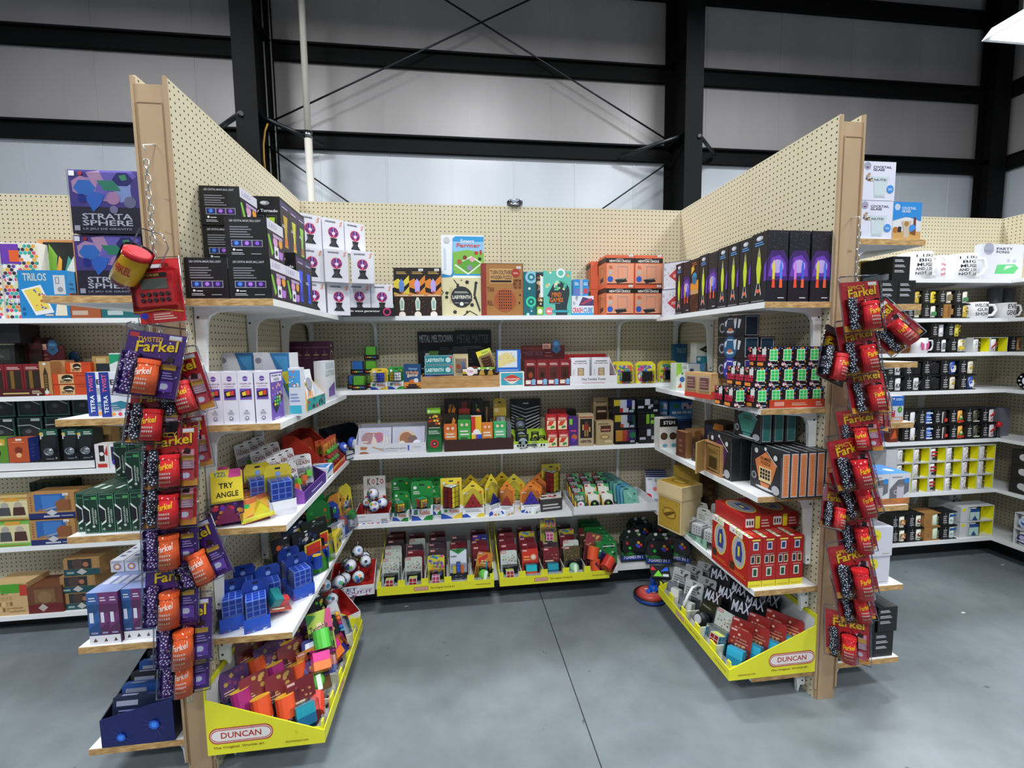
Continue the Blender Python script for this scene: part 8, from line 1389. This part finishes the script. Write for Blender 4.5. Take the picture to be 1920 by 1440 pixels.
for j in range(2):
    o = ybox(['lower','upper'][j]+' yellow lined box with a blue and mint mug, in the right bay corner',(1814,1862,985),z+j*.112,-.27,'r 0 .7 1 1 1f4a8a;r 0 0 1 .7 b8d8d0;p 1f4a8a .2 .0 .5 .4 .8 0','yellow lined boxes in the right bay corner',.11)
    PX('white_carton',['lower','upper'][j]+' white carton beside the yellow lined corner boxes','box',(1800,1813,985),z+j*.112,-.27,.22,'cdd0d4','r .2 .7 .7 .9 e4e028',py=985,h=.11)
# right side panel of the right bay: wares facing left
def RX(name, lab, cat, ya, yb, z_, h, c, F='', d=.1, grp=None, X=4.69, stk=None):
    b = B(); b.carton(yb-ya,d,h,c,F); o = b.mk(name, None, (X,yb,z_+E_), (0,0,R(-90))); return tag(o, lab, cat, grp)
for j in range(2):
    for i in range(4):
        X_ = 4.69; o = ybox(['lower','upper'][j]+' yellow lined mug box on the far right bottom shelf, '+ORD[i]+' from the corner',(1814,1862,985),0,-.27,['e .5 .5 .45 3a2a6a;e .4 .6 .2 c8c0e0;p d8d8f0 0 .3 1 .5 .6 .2','e .5 .5 .45 b8d0e8;e .5 .5 .25 3a5aa8;e .4 .6 .1 e8e8f0'][j],'yellow lined mug boxes on the far right bottom shelf',.11,rot=-90,X=(X_,-.4-i*.2,ZRB[6]+E_+j*.112))
for j in range(3):
    for i in range(4): RX('black_mug_carton',['bottom','middle','top'][j]+' layer black picture carton on the far right sixth shelf, '+ORD[i]+' from the corner','box',-.52-i*.17,-.355-i*.17,ZRB[5]+j*.1,.098,'111113','e .4 .55 .14 c8c8cc;e .5 .4 .08 c8c8cc;n .6 .2 .9 .3 1 6a6a70' if i < 2 else 'r .1 .12 .9 .88 d4d6d4;r .2 .2 .8 .7 3a2c24;e .5 .4 .2 c8a080;n .15 .75 .8 .85 1 2a2a2a',grp='black picture cartons on the far right sixth shelf')
for i in range(3): RX('dark_gift_box','dark orange printed box on the far right fifth shelf, '+ORD[i]+' from the corner','box',-.62-i*.2,-.43-i*.2,ZRB[4],.13,'15120f','p a8583a .1 .5 .9 .5 .8 .8 .2 .8;n .2 .2 .8 .4 2 6a3a1a',grp='dark orange printed boxes on the far right fifth shelf')
for i in range(3):
    r = empty('film_reel_mug', (4.8,-.4-i*.2,ZRB[3]+.062)); tag(r, 'black mug with spoked wheel print, far right fourth shelf, '+ORD[i]+' from the corner', 'mug', 'black wheel printed mugs on the far right')
    b = B(); b.lathe([(.06,-.1),(.06,.0)],'0e0e10g',20,ax='x'); b.mk('cup', r); b = B(); b.T = Matrix.Rotation(R(-90),4,'Z')
    for q in range(10):
        a = q*.6283; b.box((.045*math.cos(a)-.005,-.102-.0,.045*math.sin(a)-.005),(.045*math.cos(a)+.005,-.1,.045*math.sin(a)+.005),'d8dce8')
    b.lathe([(.03,-.1015),(.03,-.1)],'e8e8f0',16,ax='y'); b.mk('wheel_print', r)
for i in range(3): RX('patterned_gift_box','brown patterned gift box on the far right third shelf, '+ORD[i]+' from the corner','box',-.6-i*.16,-.45-i*.16,ZRB[2],.11,'5a3a2a','g .1 .1 .9 .9 3 3 .4 a87a4a 3a2418',grp='brown patterned gift boxes on the far right third shelf')
# odds on top of the back panel and the floor
r_ = empty('clear_glass_dish', (gx(965,.01,380),.01,H+E_)); tag(r_, 'clear glass dish sitting on the top edge of the back panel', 'dish')
b = B(); b.lathe([(.03,0),(.05,.008),(.052,.03),(.046,.036)],'clearrim',16); b.lathe([(.03,.001),(.034,.018)],'c8ccd0x',12); b.mk('dish_body', r_)
for i,(px,py) in enumerate(((1806,1149),(1880,1059),(762,1137))):
    c_ = at(px,py,'z',0); b = B(); b.q([(-.012,-.006,.0012),(.012,-.004,.0012),(.011,.006,.002),(-.011,.005,.0014)],'e8e8e6'); b.q([(-.012,-.006,.0008),(-.011,.005,.0008),(.011,.006,.001),(.012,-.004,.0008)],'e8e8e6'); o = b.mk('paper_scrap', None, (c_.x,c_.y,0)); tag(o, ['white paper scrap on the floor of the right bay, nearer one','white paper scrap on the floor of the right bay, farther one','white paper scrap on the floor under the left back tray'][i], 'litter')
PX('white_carton','white carton poking up behind the right bay back panel','box',(1745,1783,398),2.40,.05,.15,'c8ccd0','',py=400,h=.11) if False else None
# ================= chains of hanging dice games =================
def chain(lab, X, Y, z1, z0, hook):
    r = empty('hanging_chain', (X,Y,z0)); tag(r, lab, 'chain')
    n = int((z1-z0)/.0235); base = None
    for i in range(n):
        if base is None:
            b = B(); L_ = .0125; b.tube([(.0065*math.cos(a)*1.0,0,(L_-.006 if math.sin(a) > 0 else -(L_-.006))+.0065*math.sin(a)) for a in [q*math.pi/6 for q in range(12)]],.0019,'c8ccccx',6,True); base = b.mk('chain_link', r); base.rotation_euler = (0,0,R(20)); base.location = (0,0,.012); continue
        o = base.copy(); COL.objects.link(o); o.parent = r; o.location = (.0012*math.sin(i*1.7),.001*math.cos(i*2.3),.012+i*.0235); o.rotation_euler = (0,R(4*math.sin(i)),R(20 if i%2 else 110))
    b = B(); b.tube([(0,0,z1-z0+.004),(-.004,-.004,z1-z0+.02),hook],.0022,'d8d8d4',6); b.mk('hook', r)
    return r
def farkel(purple):
    r = empty('dice_game_pack'); w_, h = .15, .19
    cc, c2, c3 = ('4a2078','5c2c94','e8642e') if purple else ('c01a1e','8c1218','d8242a')
    b = B(); b.box((-w_/2,.0,-h),(w_/2,.003,0),cc)
    b.art((-w_/2,0,-h),(w_,0,0),(0,0,h),('c .02 .05 .98 .98 60 .018 3 e8e0f4 8a5ac8 2a1048;' if purple else 'r 0 0 1 .12 e8a03a;c .02 .1 .98 .98 34 .028 3 3a0a0c 6a1014 5a1a1a;r .7 .3 .94 .62 e0a0a8;')+'r .04 .9 .2 .97 c8323a;r .72 .92 .94 .98 e8e8ec;r .72 .905 .95 .918 e8b83a;T %s .18 .83 .62 .91 e8b02a;T Farkel .175 .66 .905 .83 2a1410;T Farkel .18 .67 .9 .84 f4d020;r .7 .44 .94 .52 e8b83a;n .72 .3 .92 .42 3 %s;r .68 .1 .94 .26 %s;p 2a1012 .72 .56 .86 .54 .88 .62 .78 .66;e .8 .18 .06 e8e8ee'%(('TWISTED','b8a0e0','7a4ab8') if purple else ('SPICY','e8d8dc','d8505a'))); b.mk('printed_card', r)
    b = B(); b.T = Matrix.Translation((.008,-.029,-h+.006)); b.lathe([(.026,0),(.028,.004),(.0245,.085),(.027,.087),(.027,.1)],c3,16,cols=[c3,c3,c3,c3],smooth=False)
    b.mk('dice_cup', r)
    b = B(); b.T = Matrix.Translation((.008,-.029,-h+.006))
    vs, fs = glyphs('Farkel'); mi = b.mi('f0e6d8' if purple else 'f2cc22')
    for k0, zz, hh_, sp in ((0,.05,.02,1.5),):
        idx = [b.av((.0285*math.cos(R(-90)+(x-.5)*sp),.0285*math.sin(R(-90)+(x-.5)*sp),zz+hh_*y+.008*x)) for x,y in vs]
        for f in fs: b.f.append([idx[q] for q in f]); b.m.append(mi)
    for k1,(za,zb,cx) in enumerate(((.012,.018,'f0d8a0'),(.026,.032,'f0e8e0'),(.038,.044,'f0e0d0'))):
        for q in range(6): 
            a0 = R(-125)+q*.2; b.q([(.0288*math.cos(a),.0288*math.sin(a),z_) for a,z_ in ((a0,za),(a0+.13,za),(a0+.13,zb),(a0,zb))],cx)
    b.mk('cup_label', r)
    base = None; rg = random.Random(5 if purple else 9)
    for i in range(6):
        if base is None:
            b = B(); s_ = .0105; dc, pc = ('4a2478','f0f0f8') if purple else ('1c2438','f0f4f8'); b.box((-s_,-s_,-s_),(s_,s_,s_),dc)
            for O,U,V in (((-s_,-s_,-s_),(2*s_,0,0),(0,0,2*s_)),((s_,-s_,-s_),(0,2*s_,0),(0,0,2*s_)),((-s_,-s_,s_),(2*s_,0,0),(0,2*s_,0)),((-s_,s_,-s_),(0,-2*s_,0),(0,0,2*s_))): b.art(O,U,V,'e .25 .25 .11 %s;e .75 .75 .11 %s;e .25 .75 .11 %s;e .75 .25 .11 %s;e .5 .5 .11 %s'%((pc,)*5))
            base = b.mk('die', r); o = base
        else: o = base.copy(); COL.objects.link(o); o.parent = r
        o.location = (-.046+rg.uniform(-.003,.003),-.016,-h+.02+i*.0185); o.rotation_euler = (rg.uniform(-.4,.4),rg.uniform(-.6,.6),rg.uniform(-.8,.8))
    b = B(); b.box((-w_/2-.006,-.0045,-h-.008),(w_/2+.006,-.0015,.02),'clear')
    b.tube([(-w_/2-.006,-.004,-h-.006),(w_/2+.006,-.004,-h-.006),(w_/2+.006,-.004,.014),(w_/2-.002,-.004,.021),(-w_/2+.002,-.004,.021),(-w_/2-.006,-.004,.014)],.0024,'clearrim',5,True)
    b.box((-.064,-.03,-h+.004),(-.028,-.0046,-h+.125),'clear'); b.lathe([(.032,-h+.002),(.03,-h+.112)],'clear',14,(.008,-.029,0)); b.box((.042,-.02,-h+.02),(w_/2-.004,-.0046,-h+.1),'clear'); b.mk('clear_clamshell', r)
    return Kind(r, 'game', 'carded dice games hanging from chains')
FR, FP = farkel(False), farkel(True)
def hang(k, px, py, Y, roll, yaw, tip, lab, sc=1):
    c = at(px,py,'y',Y); rot = (R(tip),R(roll),R(yaw))
    m = Matrix.Rotation(rot[2],4,'Z') @ Matrix.Rotation(rot[1],4,'Y') @ Matrix.Rotation(rot[0],4,'X')
    p = c - m @ Vector((0,0,-.09*sc)); o = k.at(p, lab, rot); o.scale = (sc,sc,sc); return o
XL = gx(286,-1.32,420); chain('metal chain with hanging packs on the left divider end', XL, -1.325, 2.185, .33, (.0,.05,1.9))
XR_ = gx(1607,-1.32,460); chain('metal chain with hanging packs on the right divider end', XR_, -1.325, 2.02, .32, (.012,.05,1.73))
L_ = [('P',285,680,-1.4,9,4,-10,'purple dice game pack, topmost of the left chain',1.06),('R',338,720,-1.345,-14,10,-4,'red dice game pack behind the topmost purple one',1.0),
 ('R',292,772,-1.375,4,5,-12,'red dice game pack, second down at the left of the left chain',.98),('R',322,855,-1.40,-1,4,-10,'red dice game pack, third down the middle of the left chain',.98),('R',345,830,-1.34,-5,22,0,'red dice game pack turned sideways behind the third one',.9),
 ('R',320,928,-1.41,0,5,-10,'red dice game pack, fourth down the left chain',.98),('P',320,1003,-1.405,-2,6,-10,'purple dice game pack just below the fourth red one',1.0),('P',368,1036,-1.375,-19,10,-8,'purple dice game pack swung out to the right on the left chain',1.02),
 ('P',322,1108,-1.40,1,4,-8,'purple dice game pack, third from the bottom of the left chain',1.02),('P',346,1180,-1.41,1,8,-8,'purple dice game pack, second from the bottom of the left chain',1.04),('P',347,1240,-1.375,0,10,-14,'purple dice game pack, lowest of the left chain',.95)]
for k, px, py, Y, ro, ya, ti, lab, sc in L_: hang(FP if k == 'P' else FR, px, py, Y, ro, ya, ti, lab, sc)
Rr_ = [('R',1615,572,-1.42,-3,-5,-8,'red dice game pack, topmost and brightest of the right chain',.98),('R',1665,612,-1.36,-42,-14,-10,'red dice game pack swung out right under the topmost one',.94),('R',1562,668,-1.375,20,12,-6,'red dice game pack swung out left under the topmost one',.94),
 ('R',1610,652,-1.405,-7,-4,-8,'red dice game pack, second down the right chain',.98),('R',1625,728,-1.385,-4,-8,-14,'red dice game pack, third down the right chain',.95),('R',1632,768,-1.35,8,-20,-24,'red dice game pack tipped behind the third one on the right chain',.8),('R',1610,805,-1.38,-12,-50,-8,'red dice game pack seen nearly edge on at the middle of the right chain',.85),
 ('R',1596,866,-1.405,-10,-6,-10,'red dice game pack, wide one just below the middle of the right chain',1.0),('R',1603,920,-1.375,-14,-10,-10,'red dice game pack overlapped by the wide one on the right chain',.98),('R',1562,952,-1.38,18,8,-10,'red dice game pack swung left below the middle of the right chain',.78),
 ('R',1601,990,-1.37,-7,-8,-10,'red dice game pack, fourth from the bottom of the right chain',.92),('R',1597,1066,-1.40,-9,-6,-8,'red dice game pack, third from the bottom of the right chain',1.05),('R',1600,1120,-1.36,-8,-12,-14,'red dice game pack, second from the bottom of the right chain',.88),('R',1588,1190,-1.37,-3,-45,-6,'red dice game pack, lowest of the right chain, turned sideways',.95)]
for k, px, py, Y, ro, ya, ti, lab, sc in Rr_: hang(FR, px, py, Y, ro, ya, ti, lab, sc)
# handheld poker game
c = at(298,545,'y',-1.38); r_ = empty('poker_handheld_pack', c, (R(-6),R(-6),R(6))); tag(r_, 'red carded POKER handheld game hanging at the top of the left chain', 'game')
b = B(); b.box((-.062,.003,-.1),(.062,.006,.1),'c0181c'); b.art((-.062,.003,-.1),(.124,0,0),(0,0,.2),'t POKER .2 .86 .8 .93 3a0a0a;r .36 .84 .62 .92 e8e4e4;r 0 0 1 .2 b01418;n .3 .05 .8 .16 3 e8c8b8;e .1 .12 .08 2a3ab8;p e8b03a .02 .18 .5 .2 .98 .14 .98 .16 .5 .22 .02 .2'); b.mk('printed_card', r_)
b = B(); b.box((-.05,-.022,-.052),(.05,.002,.055),'b8161c'); b.prism([(-.05,-.052),(-.05,.055),(-.056,.05),(-.056,-.046)][::-1],'y',-.02,.002,'8a1016'); b.mk('console', r_)
b = B(); b.box((-.036,-.0235,.0),(.036,-.0222,.032),'5a6058'); b.box((-.036,-.0235,.036),(.036,-.0222,.05),'1c1412'); b.art((-.036,-.0236,.036),(.072,0,0),(0,0,.014),'t POKER .15 .2 .75 .8 c8a04a'); b.mk('screen', r_)
b = B()
for i in range(5):
    for j in range(2): b.lathe([(.006,-.027),(.006,-.022)],'26100f',8,(-.034+i*.017,0,-.016-j*.018),'y')
b.mk('buttons', r_)
b = B(); b.box((-.06,-.032,-.075),(.06,.0025,.062),'clear'); b.tube([(-.066,.001,-.104),(.066,.001,-.104),(.066,.001,.104),(-.066,.001,.104)],.002,'clearrim',5,True); b.mk('clear_clamshell', r_)
# dice cup pack swinging at the top
c = at(247,500,'y',-1.42); r_ = empty('dice_cup_pack', c, (R(18),R(38),0)); r_.scale = (.86,.86,.86); tag(r_, 'red and yellow dice cup in a clear pack swung left above the chain', 'game')
b = B(); b.lathe([(.038,-.062),(.042,-.056),(.038,.04),(.042,.044),(.042,.062),(.036,.066)],'c8202a',24,cols=['8a1418','e8b82a','e8c83a','c8202a','c8202a'],smooth=True); b.mk('cup', r_)
b = B()
vs, fs = glyphs('FARKEL'); mi = b.mi('c8202a')
idx = [b.av((.0425*math.cos(R(-95)+(x-.5)*1.7),.0425*math.sin(R(-95)+(x-.5)*1.7),-.02+.03*y)) for x,y in vs]
for f in fs: b.f.append([idx[q] for q in f]); b.m.append(mi)
b.mk('cup_label', r_)
b = B(); b.lathe([(.048,-.066),(.046,.07)],'clear',20); b.box((-.055,.04,-.085),(.055,.043,.12),'clear'); b.tube([(-.056,.041,-.086),(.056,.041,-.086),(.056,.041,.12),(.02,.041,.15),(-.056,.041,.12)],.0025,'clearrim',5,True); b.mk('clear_pack', r_)
